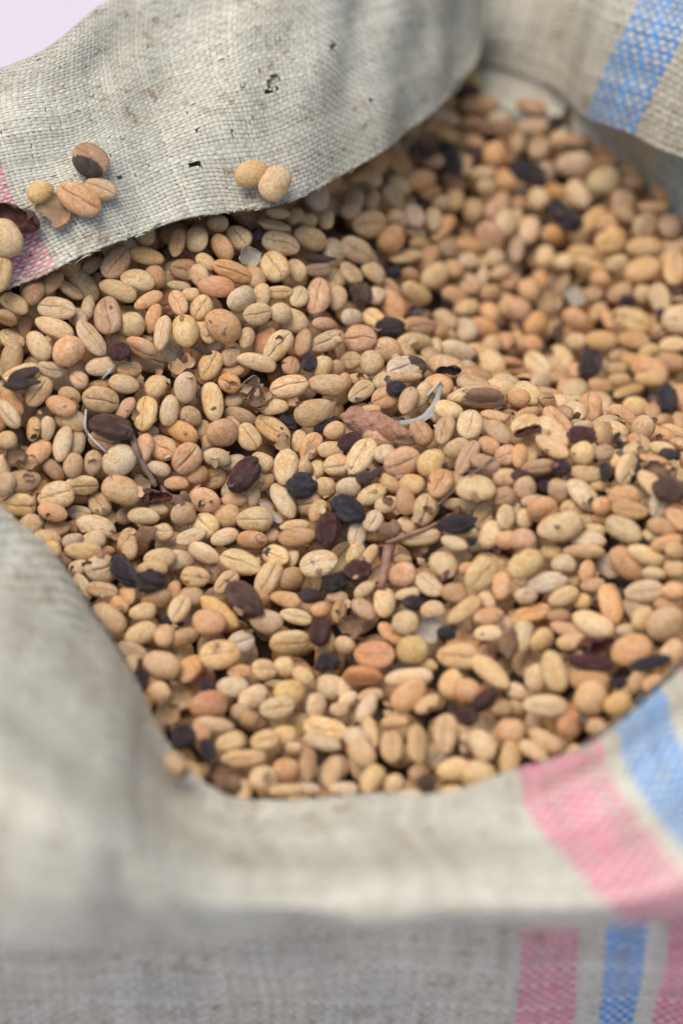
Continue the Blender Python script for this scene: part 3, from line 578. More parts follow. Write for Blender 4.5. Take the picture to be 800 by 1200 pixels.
-799,-360,67,-0.44,0.86,0.22,-0.13,71,47,33,c,k,B
-738,-343,50,-0.30,0.94,0.18,0.03,83,57,39,c,k,B
-637,-332,45,0.78,0.22,-0.11,0.57,80,64,42,t,s,B
-539,-315,60,0.96,0.25,0.05,0.08,77,57,39,c,s,B
-471,37,331,-0.37,0.64,0.65,0.18,97,71,43,t,k,A
-454,52,290,0.51,-0.69,-0.50,-0.01,78,65,42,n,k,B
-409,99,315,-0.37,0.91,0.09,-0.17,71,45,31,t,k,B
-391,28,281,-0.32,0.70,-0.62,-0.17,124,71,46,y,k,A
-455,-15,258,-0.44,0.85,-0.20,-0.20,72,61,38,b,k,B
-341,82,312,0.91,0.37,0.16,-0.11,72,59,39,o,s,B
-326,74,251,-0.33,0.89,0.32,0.02,71,49,34,c,k,B
-159,95,289,0.95,0.30,-0.06,0.07,118,72,51,t,s,A
-42,103,287,-0.43,0.90,-0.03,-0.00,124,69,44,t,k,A
-202,45,246,-0.33,0.94,0.10,0.00,91,49,30,c,k,B
-84,20,249,-0.46,0.88,0.13,0.04,127,85,59,t,k,A
-309,31,223,0.54,-0.83,0.12,0.07,104,59,41,b,k,A
-331,-0,211,-0.50,0.80,-0.34,-0.04,70,49,33,t,k,C
-361,-46,224,-0.43,0.87,0.10,-0.24,103,87,66,n,k,A
-278,-41,199,0.84,0.21,0.23,-0.44,91,71,47,c,s,A
-208,-2,200,0.90,0.31,0.07,-0.30,125,72,45,t,s,A
-480,-55,232,-0.44,0.87,-0.22,-0.04,104,61,37,o,k,A
-501,-65,185,-0.44,0.88,-0.14,-0.12,73,43,29,r,k,C
-465,-136,196,0.81,0.40,-0.14,0.40,103,84,53,o,s,A
-421,-17,209,-0.27,0.72,0.57,0.29,61,46,30,c,k,B
-401,-56,186,-0.37,0.67,0.63,0.15,65,50,33,b,k,B
-374,-110,177,-0.36,0.92,-0.02,-0.15,92,58,38,c,k,A
-130,-30,177,0.76,0.06,-0.31,0.57,73,52,36,c,s,B
-94,-63,184,0.82,0.28,-0.19,0.46,94,65,43,o,s,A
-23,-40,224,-0.32,0.93,0.15,0.09,71,55,36,t,k,B
-32,-85,190,-0.30,0.95,0.02,0.05,84,52,34,t,k,B
-167,-142,163,-0.12,0.73,0.66,0.17,124,74,45,c,k,A
-113,-131,149,-0.49,0.59,0.61,0.22,63,55,42,y,k,B
-239,-102,153,-0.33,0.90,-0.29,0.00,79,58,42,c,k,B
-327,-95,143,-0.19,0.97,0.15,-0.06,86,52,37,w,k,B
-71,-113,133,-0.18,0.74,0.63,0.13,62,51,37,c,k,B
-13,-138,168,0.91,0.40,-0.08,0.06,84,71,49,t,s,A
-388,-132,116,0.90,0.38,0.02,0.20,85,68,43,t,s,B
-434,-152,142,-0.42,0.87,0.27,0.01,72,58,41,n,k,B
-494,-184,139,-0.18,0.98,0.02,-0.02,77,48,30,o,k,B
-236,-135,101,-0.38,0.89,0.21,0.17,84,55,34,t,k,B
-343,-140,88,-0.12,0.75,0.59,0.25,79,42,27,c,k,B
-51,-195,132,-0.47,0.83,-0.19,-0.22,74,64,49,c,k,B
-103,-222,92,0.87,0.43,-0.25,-0.01,90,77,58,t,s,B
-173,-227,105,-0.07,0.85,-0.51,-0.13,130,64,43,y,k,A
-410,-221,104,-0.47,0.87,-0.11,0.07,101,74,45,o,k,A
-322,-205,90,-0.38,0.92,0.04,-0.09,78,48,31,o,k,B
-268,-181,82,-0.25,0.69,0.67,0.10,68,52,38,c,k,B
-343,-254,69,-0.35,0.91,-0.02,0.22,86,74,56,t,k,A
-262,-287,86,0.92,0.38,-0.05,0.00,116,77,55,c,s,A
-473,-270,92,-0.40,0.86,0.25,-0.19,85,70,54,b,k,A
-410,-280,58,0.88,0.17,-0.09,-0.43,96,83,63,y,s,A
-70,-268,107,-0.14,0.85,0.45,0.23,77,51,31,t,k,B
-137,-293,66,-0.37,0.93,0.05,-0.01,96,38,24,c,k,B
-134,-331,57,-0.31,0.95,0.04,0.07,115,57,38,n,k,A
-350,-330,52,-0.35,0.92,0.17,0.05,90,51,36,c,k,A
-448,-336,61,0.94,0.29,-0.02,0.19,96,48,29,c,s,B
-264,-336,48,0.54,-0.84,0.02,-0.07,96,57,40,o,k,A
-211,-298,31,-0.30,0.92,-0.12,0.21,55,48,36,c,k,B
10,137,272,-0.32,0.69,0.65,-0.09,68,46,31,o,k,B
49,158,263,-0.42,0.90,-0.03,0.08,71,39,26,t,k,B
59,79,281,0.90,0.31,-0.08,0.30,92,59,35,c,s,A
133,54,276,0.93,0.33,-0.07,0.11,84,71,44,o,s,A
124,120,285,-0.06,0.86,0.45,0.24,67,57,44,c,k,B
199,-4,311,0.81,0.03,-0.17,0.57,105,58,38,b,s,A
246,38,302,-0.37,0.77,0.52,-0.02,95,52,32,c,k,B
296,85,297,-0.08,0.90,-0.41,0.15,106,78,59,o,k,A
195,113,307,-0.46,0.89,0.03,0.04,106,33,22,t,k,B
71,3,263,-0.27,0.95,0.01,0.14,99,39,28,t,k,B
236,-116,279,0.85,0.21,0.10,-0.47,86,70,44,n,s,A
320,-44,311,-0.33,0.93,-0.16,0.03,91,58,39,c,k,B
306,-118,294,0.78,-0.02,-0.19,0.59,105,64,45,b,s,A
381,-118,314,0.77,0.16,-0.04,0.62,106,80,48,c,s,A
427,-7,322,0.62,0.78,-0.05,-0.02,136,79,55,y,e,A
459,-86,320,-0.04,0.98,-0.21,0.03,89,39,28,o,k,B
466,-149,312,-0.20,0.89,-0.42,-0.03,100,57,35,b,k,A
58,-139,211,0.86,0.05,-0.22,0.46,125,90,56,y,s,A
131,-152,226,-0.27,0.96,0.01,-0.02,74,64,49,w,k,B
178,-196,235,0.83,0.50,-0.18,0.17,117,89,61,o,s,A
266,-216,248,-0.30,0.85,0.42,0.10,97,76,53,c,k,A
186,-109,249,0.55,-0.81,0.12,-0.17,90,39,26,c,k,B
342,-183,273,-0.50,0.85,0.15,0.11,89,63,40,t,k,B
369,-226,278,0.85,0.11,-0.21,0.46,122,57,35,n,s,A
437,-185,288,-0.35,0.89,-0.30,0.05,72,51,30,o,k,B
421,-257,284,-0.20,0.96,-0.17,-0.05,95,50,32,b,k,A
485,-229,288,0.90,0.35,-0.26,0.05,73,63,48,o,s,B
483,-293,256,-0.39,0.91,-0.04,0.09,82,56,34,t,k,B
290,-285,229,0.84,0.17,-0.13,0.50,98,79,55,o,s,A
147,-217,169,-0.47,0.83,-0.28,0.03,84,57,39,t,k,B
209,-252,195,-0.23,0.89,-0.32,0.22,93,70,53,t,k,B
189,-312,181,-0.28,0.74,-0.57,-0.22,89,63,44,n,k,A
22,-217,152,0.53,-0.85,-0.01,0.03,78,67,51,w,k,A
89,-248,150,-0.20,0.94,0.22,0.13,96,64,43,y,k,A
136,-286,145,-0.28,0.94,0.05,0.17,78,51,32,c,k,B
393,-338,255,-0.13,0.97,-0.20,0.11,126,88,53,y,k,A
353,-321,172,0.60,-0.78,0.09,-0.12,116,44,30,y,k,B
245,-344,175,0.72,0.33,-0.20,0.58,98,69,44,c,s,A
95,-330,120,0.83,0.21,-0.05,0.52,74,63,48,w,s,B
48,-335,82,0.71,0.28,-0.24,0.60,108,57,40,c,s,B
189,-354,121,-0.25,0.93,-0.27,-0.04,64,49,30,c,k,B
232,-414,129,0.88,0.44,-0.15,0.03,122,50,33,c,s,A
340,-420,160,-0.20,0.95,0.10,0.23,89,62,39,o,k,B
427,-364,168,0.84,0.33,-0.10,0.42,94,81,51,c,s,A
479,-415,215,0.69,0.34,-0.13,0.63,75,56,34,c,s,B
474,-362,242,0.86,0.43,-0.29,0.05,75,62,47,n,s,B
437,-428,150,-0.25,0.87,0.37,0.21,93,75,48,c,k,A
479,-462,165,-0.40,0.89,-0.09,0.21,66,57,43,o,k,B
330,-464,154,-0.23,0.94,-0.24,0.07,85,44,29,w,k,B
637,405,55,-0.42,0.84,0.25,-0.23,86,62,37,c,k,B
537,37,290,-0.38,0.92,-0.10,0.00,71,58,41,o,k,B
570,119,240,-0.10,0.87,-0.49,0.01,112,72,46,c,k,B
630,82,245,0.90,0.19,0.32,0.23,75,58,44,n,s,B
747,381,31,-0.10,0.87,0.49,-0.01,117,82,58,g,k,B
843,495,-36,-0.24,0.97,0.01,-0.09,84,56,36,n,k,B
911,544,-53,0.54,-0.84,-0.00,0.00,80,51,31,t,k,B
1012,545,-45,-0.27,0.96,0.00,-0.00,105,56,36,t,k,A
716,425,13,-0.14,0.74,0.65,0.02,84,41,26,o,k,B
936,481,-46,0.04,0.95,0.31,-0.06,131,49,34,t,k,B
770,164,147,0.73,0.09,-0.31,0.60,102,80,49,o,s,A
833,278,53,0.06,0.80,0.58,0.16,93,47,33,t,k,B
856,69,179,0.86,0.42,0.11,-0.28,109,79,49,o,s,A
946,379,-30,-0.36,0.93,-0.02,0.05,88,76,58,y,k,B
998,341,-25,-0.09,0.75,0.65,0.06,83,51,37,n,k,B
1027,276,-7,-0.23,0.90,0.20,-0.30,80,58,44,n,k,B
911,-36,229,-0.25,0.83,0.38,0.33,85,71,50,t,k,B
1080,303,-29,-0.06,0.75,0.65,0.10,86,55,38,b,k,B
645,-114,324,0.86,0.13,-0.02,-0.49,138,64,44,o,s,B
558,-73,318,-0.42,0.86,0.20,-0.19,93,39,27,o,k,B
667,-44,294,-0.34,0.83,-0.35,0.27,77,54,41,n,k,B
546,-124,323,0.94,0.13,-0.03,0.30,92,64,39,c,s,B
625,-173,328,-0.27,0.85,-0.44,0.10,138,70,45,c,k,A
770,-175,321,-0.36,0.71,0.58,-0.16,94,70,43,t,k,B
720,-108,298,-0.49,0.87,0.01,-0.04,62,39,25,c,k,B
615,-231,327,-0.22,0.89,-0.39,0.12,136,53,32,t,k,A
703,-264,326,-0.37,0.90,-0.02,0.23,80,69,52,y,k,A
769,-259,327,0.95,0.21,0.05,0.24,66,51,34,b,s,B
523,-255,307,-0.29,0.70,0.64,0.06,78,50,34,o,k,B
576,-284,290,0.87,0.48,-0.03,0.08,100,47,30,n,s,B
715,-309,287,-0.38,0.92,-0.07,-0.01,100,50,30,t,k,A
808,-265,307,-0.07,0.75,0.64,0.14,65,44,28,t,k,B
831,-338,325,0.72,0.47,0.08,0.51,104,81,54,y,s,A
865,-242,324,-0.09,0.98,0.17,-0.06,91,50,33,c,k,B
943,-227,312,-0.25,0.96,-0.08,-0.04,82,44,31,c,k,B
910,-295,328,-0.01,0.99,-0.16,-0.03,88,37,24,o,k,B
897,-382,310,-0.11,0.88,-0.47,-0.04,114,62,38,c,k,B
980,-348,317,-0.12,0.91,-0.40,-0.01,69,43,27,b,k,B
536,-346,261,-0.35,0.68,0.52,0.39,76,66,50,t,k,B
639,-328,241,-0.29,0.71,0.47,0.44,80,69,52,t,k,A
704,-365,253,-0.09,0.89,-0.44,-0.11,124,72,50,c,k,A
756,-328,258,-0.30,0.95,0.02,-0.03,61,38,27,c,k,B
815,-415,289,0.89,0.42,-0.09,-0.13,101,74,52,o,s,A
830,-463,283,0.91,0.38,-0.12,-0.15,109,49,30,n,s,A
756,-415,256,-0.43,0.88,0.08,-0.18,66,56,43,o,k,B
915,-457,294,0.72,0.39,-0.19,0.54,80,68,42,g,s,B
962,-513,295,0.86,0.20,0.01,-0.46,86,55,34,o,s,B
919,-513,262,-0.27,0.93,-0.21,0.11,97,55,37,n,k,A
583,-421,245,0.65,0.67,-0.26,0.22,94,81,61,o,s,A
560,-383,244,-0.50,0.87,0.01,-0.03,75,41,29,t,k,B
681,-376,213,-0.22,0.97,0.10,0.08,93,62,41,t,k,B
536,-412,203,-0.33,0.69,0.63,0.12,64,51,36,c,k,B
506,-391,201,-0.28,0.71,0.61,0.21,75,41,26,c,k,B
636,-471,224,-0.28,0.95,0.13,0.04,137,87,53,c,k,A
716,-417,199,-0.38,0.92,-0.05,0.09,53,45,30,t,k,B
812,-496,238,-0.32,0.88,-0.32,0.11,127,68,48,g,k,A
764,-424,214,-0.38,0.92,0.00,-0.00,74,41,27,o,k,B
732,-456,193,-0.45,0.88,-0.06,0.15,77,43,30,c,k,B
525,-496,196,-0.27,0.93,-0.14,0.23,82,68,52,o,k,A
712,-488,185,-0.26,0.96,-0.11,0.09,108,56,34,c,k,B
892,-511,226,-0.33,0.94,-0.03,0.06,64,42,31,y,k,B
928,-560,243,-0.43,0.88,0.13,0.14,99,43,28,o,k,B
-854,-414,78,-0.43,0.89,-0.06,0.16,62,54,41,c,k,B
-766,-394,55,-0.44,0.90,0.01,-0.02,114,57,40,c,k,A
-824,-398,28,-0.27,0.96,0.00,-0.00,59,48,32,o,k,B
-708,-352,20,-0.44,0.90,0.02,-0.05,64,32,21,o,k,B
-628,-380,46,-0.18,0.74,0.61,0.22,64,49,34,t,k,B
-776,-438,31,-0.14,0.97,0.18,0.05,63,49,32,c,k,B
-706,-448,36,0.91,0.33,0.17,0.18,103,88,67,c,s,A
-760,-498,10,-0.39,0.78,-0.48,0.06,100,47,30,c,k,B
-701,-525,23,0.96,0.26,0.03,-0.09,94,50,34,t,s,A
-628,-515,-9,-0.23,0.75,-0.59,0.18,80,57,43,o,k,B
-651,-557,-7,-0.34,0.89,-0.29,0.02,64,48,32,o,k,B
-539,-399,33,-0.31,0.94,0.09,-0.08,97,63,42,c,k,A
-555,-441,30,-0.32,0.95,0.01,-0.01,95,44,30,t,k,B
-541,-521,-20,0.56,-0.82,-0.10,0.02,95,63,38,o,k,B
-677,-623,-4,-0.28,0.89,-0.33,-0.12,113,81,55,t,k,A
-581,-580,-15,-0.18,0.96,0.19,-0.05,84,56,40,c,k,B
-584,-645,-39,-0.31,0.93,0.21,-0.02,101,68,49,c,k,A
-515,-657,-35,-0.11,0.75,0.65,0.05,78,56,35,t,k,B
-606,-704,-49,0.96,0.15,0.05,-0.23,94,56,39,b,s,B
-516,-763,-51,-0.32,0.94,-0.11,-0.07,111,80,48,t,k,A
-522,-846,-79,-0.33,0.92,-0.10,0.20,78,67,51,t,k,A
-609,-761,-53,-0.06,0.75,0.65,0.10,70,48,32,t,k,B
-484,-373,4,-0.36,0.92,0.10,-0.10,104,64,39,c,k,B
-407,-376,29,-0.48,0.85,-0.22,-0.02,102,57,35,c,k,A
-301,-408,25,0.93,0.29,-0.06,-0.23,131,70,47,y,s,A
-432,-458,11,0.93,0.36,0.03,-0.03,89,63,43,t,s,A
-265,-336,14,-0.35,0.93,-0.02,0.04,72,32,21,o,k,B
-197,-381,25,0.93,0.28,-0.03,-0.22,85,64,45,c,s,B
-66,-414,26,0.96,0.24,-0.12,0.02,116,83,56,y,s,A
-147,-368,4,-0.07,0.76,0.60,0.24,63,45,29,c,k,B
-218,-455,4,0.79,0.34,-0.12,0.49,121,70,47,c,s,A
-149,-436,-18,-0.50,0.84,0.21,-0.10,85,70,42,n,k,A
-341,-464,-5,0.88,0.29,-0.02,0.37,91,57,40,t,s,A
-164,-500,-41,-0.22,0.97,-0.10,-0.02,101,51,36,o,k,A
-13,-481,-50,-0.38,0.92,-0.02,0.05,68,38,27,t,k,B
-63,-524,-61,-0.16,0.96,0.14,-0.18,64,56,42,o,k,B
-6,-547,-47,0.66,0.38,0.06,0.65,79,50,35,b,s,B
-496,-484,-30,-0.23,0.73,0.64,0.10,79,41,25,o,k,B
-476,-559,-19,0.81,0.22,0.04,0.54,99,63,44,c,s,A
-445,-502,-30,-0.22,0.97,0.00,-0.01,82,63,45,b,k,B
-358,-552,-42,-0.45,0.83,-0.34,-0.06,138,63,40,t,k,A
-388,-595,-44,-0.25,0.97,-0.03,0.04,101,81,53,o,k,A
-461,-642,-59,-0.47,0.86,0.20,-0.06,102,56,40,n,k,A
-220,-578,-57,-0.44,0.89,-0.12,-0.05,101,75,45,t,k,A
-132,-553,-59,0.96,0.24,0.03,-0.13,95,50,34,y,s,A
-150,-644,-75,0.82,0.56,0.07,0.06,126,75,45,c,s,A
-50,-632,-96,-0.39,0.91,0.05,-0.11,73,63,48,c,k,B
-293,-645,-74,0.94,0.24,0.07,0.24,85,69,48,w,s,A
-353,-709,-62,0.97,0.15,0.06,0.16,121,93,66,t,s,A
-223,-735,-98,0.96,0.16,0.19,0.15,79,68,52,c,s,A
-297,-739,-102,0.96,0.26,0.06,0.04,71,45,31,o,s,B
-168,-709,-115,-0.47,0.86,-0.06,0.18,72,62,47,c,k,B
-111,-750,-108,-0.26,0.92,-0.30,0.02,71,50,32,c,k,B
-315,-788,-113,-0.22,0.97,0.02,-0.03,93,68,42,c,k,A
-252,-822,-123,-0.24,0.92,0.31,-0.03,97,68,47,c,k,A
-148,-807,-120,-0.18,0.96,0.12,-0.15,93,80,61,y,k,A
-37,-765,-137,-0.33,0.92,-0.19,0.09,96,74,45,c,k,A
-375,-877,-96,-0.34,0.93,0.11,-0.11,113,80,49,r,k,A
-74,-856,-122,-0.33,0.74,0.59,-0.00,78,61,38,c,k,A
-184,-867,-119,0.91,0.40,-0.01,0.09,104,68,45,y,s,A
-6,-870,-125,-0.44,0.90,-0.00,0.01,57,49,33,c,k,B
41,-399,50,-0.32,0.80,0.50,0.09,78,51,35,c,k,B
82,-413,51,-0.30,0.81,0.48,0.16,85,39,24,t,k,B
69,-497,1,-0.29,0.91,0.27,0.12,76,44,31,c,k,B
181,-499,58,-0.24,0.88,-0.22,0.34,107,75,57,o,k,A
177,-427,55,-0.32,0.94,-0.06,0.12,64,31,20,b,k,B
298,-515,112,-0.21,0.91,-0.34,-0.10,95,75,49,y,k,A
258,-554,72,0.92,0.12,0.07,-0.37,97,68,44,c,s,A
193,-551,31,-0.19,0.97,-0.02,0.17,81,40,25,c,k,B
125,-557,2,-0.20,0.73,0.65,0.04,95,69,42,c,k,A
63,-555,-27,-0.15,0.91,-0.40,-0.01,94,57,39,b,k,A
404,-574,134,0.81,0.44,-0.07,0.38,112,87,53,y,s,A
462,-603,110,-0.22,0.73,0.62,0.19,88,56,35,o,k,A
367,-518,98,0.52,-0.85,-0.03,0.10,54,46,35,o,k,B
327,-599,81,-0.30,0.94,-0.13,0.06,82,62,39,n,k,A
354,-654,66,-0.25,0.92,0.28,0.12,117,55,34,t,k,A
419,-619,75,-0.24,0.87,-0.43,-0.09,65,43,29,c,k,B
266,-629,41,-0.36,0.93,-0.03,0.06,75,56,35,t,k,B
186,-644,0,-0.29,0.93,-0.12,0.21,86,75,57,y,k,A
203,-734,-20,-0.32,0.89,-0.15,0.28,108,86,66,g,k,A
131,-624,-50,-0.04,0.84,-0.53,-0.08,75,47,31,o,k,B
12,-659,-73,-0.48,0.82,-0.09,0.29,71,56,43,t,k,B
96,-723,-48,0.96,0.25,-0.08,-0.10,120,87,55,r,s,A
61,-784,-78,0.68,0.73,-0.06,-0.04,118,76,53,r,e,A
423,-677,63,-0.32,0.94,0.05,0.08,92,55,36,o,k,A
422,-727,43,-0.14,0.98,-0.07,0.08,87,55,34,c,k,A
336,-777,2,0.92,0.37,-0.06,-0.08,130,80,56,t,s,A
168,-666,-44,-0.43,0.89,-0.07,0.16,63,38,25,o,k,B
424,-841,3,-0.23,0.90,-0.37,-0.05,138,61,38,c,k,A
314,-834,-56,-0.06,0.76,0.50,0.40,92,79,57,t,k,A
196,-807,-59,-0.38,0.92,0.01,0.09,138,61,39,c,k,A
189,-865,-69,-0.33,0.88,0.34,0.08,117,79,55,o,k,A
243,-898,-69,-0.05,0.96,0.17,0.20,79,55,33,t,k,B
357,-884,-31,-0.45,0.86,-0.09,0.24,86,73,55,o,k,A
86,-830,-105,-0.33,0.94,0.05,0.10,78,39,25,t,k,B
18,-833,-120,-0.22,0.91,0.35,0.08,71,44,31,c,k,B
73,-875,-111,-0.25,0.82,0.50,0.10,94,49,30,c,k,B
9,-787,-115,-0.20,0.73,0.65,0.05,76,45,27,c,k,B
246,-767,-47,-0.50,0.85,-0.05,0.15,66,42,26,c,k,B
529,-561,160,-0.33,0.89,0.29,0.08,118,80,55,y,k,A
642,-544,144,-0.41,0.91,-0.05,0.11,76,62,44,c,k,A
608,-500,149,-0.39,0.92,-0.03,0.06,65,43,27,c,k,B
698,-522,174,0.58,-0.80,0.03,-0.14,127,43,26,t,k,A
591,-592,117,-0.28,0.96,0.04,0.10,124,62,38,g,k,A
669,-563,94,-0.45,0.89,-0.02,0.05,54,39,26,c,k,B
710,-561,134,-0.23,0.73,0.61,0.19,69,49,34,o,k,B
775,-527,120,0.82,0.39,-0.13,-0.39,88,68,44,w,s,B
826,-557,156,-0.48,0.81,-0.34,-0.04,123,80,49,o,k,A
723,-606,118,-0.31,0.94,0.03,0.12,75,43,30,n,k,B
873,-567,199,-0.47,0.86,-0.20,0.04,112,55,39,c,k,A
892,-615,173,-0.48,0.84,-0.08,0.23,74,41,26,c,k,B
949,-595,246,-0.25,0.95,0.10,-0.15,64,56,42,t,k,B
949,-627,205,-0.40,0.90,-0.08,0.17,65,50,30,t,k,B
865,-667,155,0.91,0.39,-0.11,-0.00,111,67,42,c,s,A
946,-686,173,-0.33,0.94,-0.04,0.08,74,55,38,o,k,B
639,-633,101,-0.35,0.92,0.18,0.02,93,55,38,c,k,A
690,-631,78,-0.35,0.94,-0.02,0.05,61,48,32,c,k,B
529,-630,98,-0.44,0.90,-0.02,0.06,68,49,34,c,k,B
554,-655,58,0.97,0.22,0.04,0.14,112,55,38,o,s,A
767,-674,111,-0.23,0.75,-0.60,-0.13,127,67,44,o,k,A
719,-730,80,-0.32,0.90,-0.27,0.08,129,73,45,c,k,A
836,-687,106,-0.23,0.82,-0.52,-0.04,78,61,41,b,k,B
856,-735,111,-0.32,0.80,0.49,0.13,80,61,41,c,k,A
917,-775,134,-0.42,0.86,0.27,0.14,115,91,64,t,k,A
924,-699,135,-0.42,0.90,-0.03,0.07,73,40,26,o,k,B
810,-741,66,-0.48,0.87,-0.03,0.08,64,42,27,c,k,B
626,-677,63,-0.44,0.90,0.03,-0.07,74,43,28,n,k,B
655,-722,46,-0.24,0.95,-0.20,-0.01,124,49,32,o,k,B
520,-728,40,-0.19,0.76,0.62,0.07,105,61,43,g,k,A
574,-751,41,0.54,-0.73,-0.40,-0.15,78,67,51,t,k,A
657,-766,48,-0.22,0.97,0.09,0.02,92,49,31,t,k,B
820,-828,76,-0.20,0.96,0.13,0.12,121,91,57,o,k,A
932,-846,85,-0.30,0.85,0.39,0.16,85,66,48,t,k,A
602,-856,18,-0.22,0.76,-0.60,-0.11,126,73,51,c,k,A
552,-853,-11,-0.38,0.66,0.64,0.10,86,73,49,c,k,A
836,-895,32,-0.42,0.76,0.49,0.11,91,54,33,t,k,B
700,-878,6,-0.32,0.94,-0.08,0.06,122,67,41,n,k,A
702,-937,-1,-0.30,0.76,0.47,0.33,105,90,69,t,k,A
571,-950,-23,0.92,0.40,0.01,-0.04,133,66,42,w,s,A
772,-964,1,-0.33,0.91,0.20,0.17,84,60,37,t,k,A
875,-915,36,-0.30,0.92,0.24,0.11,68,43,28,o,k,B
497,-880,-36,-0.28,0.93,-0.22,0.04,62,47,30,c,k,B
497,-910,-74,-0.27,0.94,0.11,-0.18,62,53,40,t,k,B
-365,-934,-120,-0.47,0.88,-0.04,-0.03,116,49,32,t,k,A
-400,-966,-120,-0.39,0.82,-0.40,-0.13,63,55,41,o,k,B
-311,-991,-129,-0.05,0.96,0.27,-0.04,90,67,43,c,k,A
-218,-979,-133,0.96,0.25,0.01,0.16,86,61,43,c,s,A
-164,-949,-147,-0.30,0.95,0.11,-0.02,80,55,33,c,k,B
-276,-1047,-134,0.92,0.39,-0.03,0.03,127,54,35,t,s,A
-272,-1139,-164,-0.09,0.74,0.66,-0.09,76,51,38,c,k,B
-215,-1115,-147,-0.16,0.96,0.15,-0.19,90,78,59,c,k,A
-156,-1064,-164,-0.36,0.92,0.06,-0.12,84,72,55,o,k,A
-155,-1149,-154,-0.46,0.89,0.02,0.03,96,36,25,w,k,B
-262,-908,-124,-0.30,0.93,0.11,-0.20,62,52,39,n,k,B
-288,-873,-131,-0.40,0.89,-0.09,0.20,62,52,39,b,k,B
-134,-983,-164,0.57,-0.80,0.04,-0.18,53,45,34,c,k,B
-46,-929,-142,0.94,0.29,-0.08,-0.15,131,79,54,c,s,A
-57,-985,-135,-0.21,0.96,-0.17,0.02,117,49,32,c,k,A
42,-978,-133,-0.15,0.87,-0.47,-0.00,93,67,46,c,k,B
54,-1038,-122,-0.39,0.84,-0.37,0.04,100,72,47,t,k,A
85,-948,-131,-0.10,0.78,-0.61,-0.13,99,43,26,c,k,B
152,-933,-107,-0.42,0.90,-0.01,0.13,83,37,23,t,k,B
142,-1013,-122,0.70,0.13,-0.06,0.69,101,69,49,t,s,A
217,-1017,-109,0.66,0.29,0.10,0.69,122,66,41,c,s,A
291,-1001,-82,0.72,0.14,-0.30,0.61,116,75,45,t,s,A
215,-1103,-139,-0.29,0.93,0.12,-0.20,63,54,41,n,k,B
310,-1099,-125,-0.28,0.95,0.06,0.15,103,66,45,c,k,A
309,-1167,-142,-0.29,0.95,-0.06,0.10,69,43,26,c,k,B
-93,-1055,-147,-0.22,0.70,0.68,0.00,106,48,29,n,k,A
-24,-1085,-150,-0.11,0.79,0.60,0.05,108,54,35,t,k,A
-95,-1138,-162,-0.34,0.94,-0.04,0.07,80,37,26,w,k,B
6,-1142,-157,-0.28,0.96,0.00,-0.01,84,42,27,w,k,B
87,-1110,-148,-0.16,0.87,0.45,0.15,92,60,42,c,k,A
149,-1132,-150,-0.38,0.66,0.60,0.23,62,54,41,c,k,B
190,-1164,-159,-0.05,0.99,-0.08,0.08,72,39,27,w,k,B
250,-1178,-170,-0.35,0.93,-0.03,0.06,57,42,30,c,k,B
349,-1011,-107,-0.35,0.68,0.65,0.02,70,40,29,c,k,B
474,-1003,-72,-0.20,0.94,-0.16,0.22,91,78,59,o,k,A
453,-929,-54,-0.31,0.95,0.01,-0.01,73,48,30,n,k,B
395,-1044,-88,-0.27,0.80,-0.53,0.05,110,72,49,c,k,A
471,-1090,-91,-0.18,0.74,0.64,0.12,113,60,36,t,k,A
380,-1138,-108,-0.49,0.83,-0.24,-0.10,104,89,68,c,k,A
568,-1039,-68,-0.30,0.90,-0.30,0.02,105,48,29,t,k,A
537,-1069,-79,-0.15,0.95,-0.28,-0.06,91,48,32,t,k,A
640,-1004,-44,-0.46,0.74,0.49,0.12,83,72,55,r,k,A
711,-1011,-41,-0.32,0.94,-0.05,0.10,65,45,28,t,k,B
368,1639,320,-0.40,0.90,0.07,-0.16,78,58,36,b,k,B
357,1543,320,-0.22,0.96,0.03,-0.19,131,67,47,t,k,A
295,1462,334,-0.49,0.87,-0.02,0.05,73,63,48,b,k,B
227,1391,367,-0.49,0.87,0.02,-0.05,85,73,56,n,k,B
363,1467,300,-0.21,0.94,-0.02,-0.26,101,59,40,o,k,B
461,1484,258,-0.24,0.95,-0.19,-0.10,83,50,32,o,k,B
527,1437,236,-0.36,0.83,0.41,0.12,95,82,62,o,k,A
428,1371,236,-0.03,0.76,0.59,0.26,86,50,35,t,k,B
487,1354,217,-0.21,0.97,0.11,-0.08,101,46,33,c,k,B
569,1356,189,-0.34,0.93,-0.16,0.04,90,74,47,o,k,B
180,1204,378,0.89,0.16,0.21,-0.37,137,79,50,o,s,A
63,1016,436,-0.07,0.92,0.37,-0.07,112,63,42,n,k,A
267,1175,308,-0.41,0.85,0.22,-0.24,132,72,45,o,k,A
297,1181,256,-0.25,0.91,0.29,-0.18,93,52,37,n,k,B
314,1314,296,-0.20,0.95,0.14,-0.19,87,59,36,b,k,B
170,1035,339,0.89,0.23,0.38,-0.13,99,71,46,t,s,A
35,906,411,-0.14,0.79,0.60,0.02,102,77,49,b,k,B
98,951,380,-0.19,0.76,0.62,0.03,100,49,33,n,k,B
387,1215,197,-0.17,0.74,0.64,0.12,85,66,45,b,k,B
539,1275,129,-0.18,0.81,0.56,0.06,135,81,57,o,k,B
334,1181,212,-0.25,0.92,0.16,-0.25,75,58,41,t,k,B
501,1304,189,-0.41,0.85,0.12,-0.30,82,62,47,c,k,B
481,1650,305,-0.26,0.97,0.00,-0.00,136,75,50,n,k,A
463,1562,282,-0.42,0.91,0.02,-0.05,95,48,34,n,k,B
669,1644,299,-0.34,0.91,-0.23,0.08,117,60,40,n,k,B
672,1547,278,-0.22,0.97,0.08,-0.03,113,67,46,b,k,A
685,1474,243,0.72,-0.08,-0.12,0.67,112,82,62,b,s,A
615,1498,244,-0.25,0.72,0.64,0.09,83,56,34,b,k,B
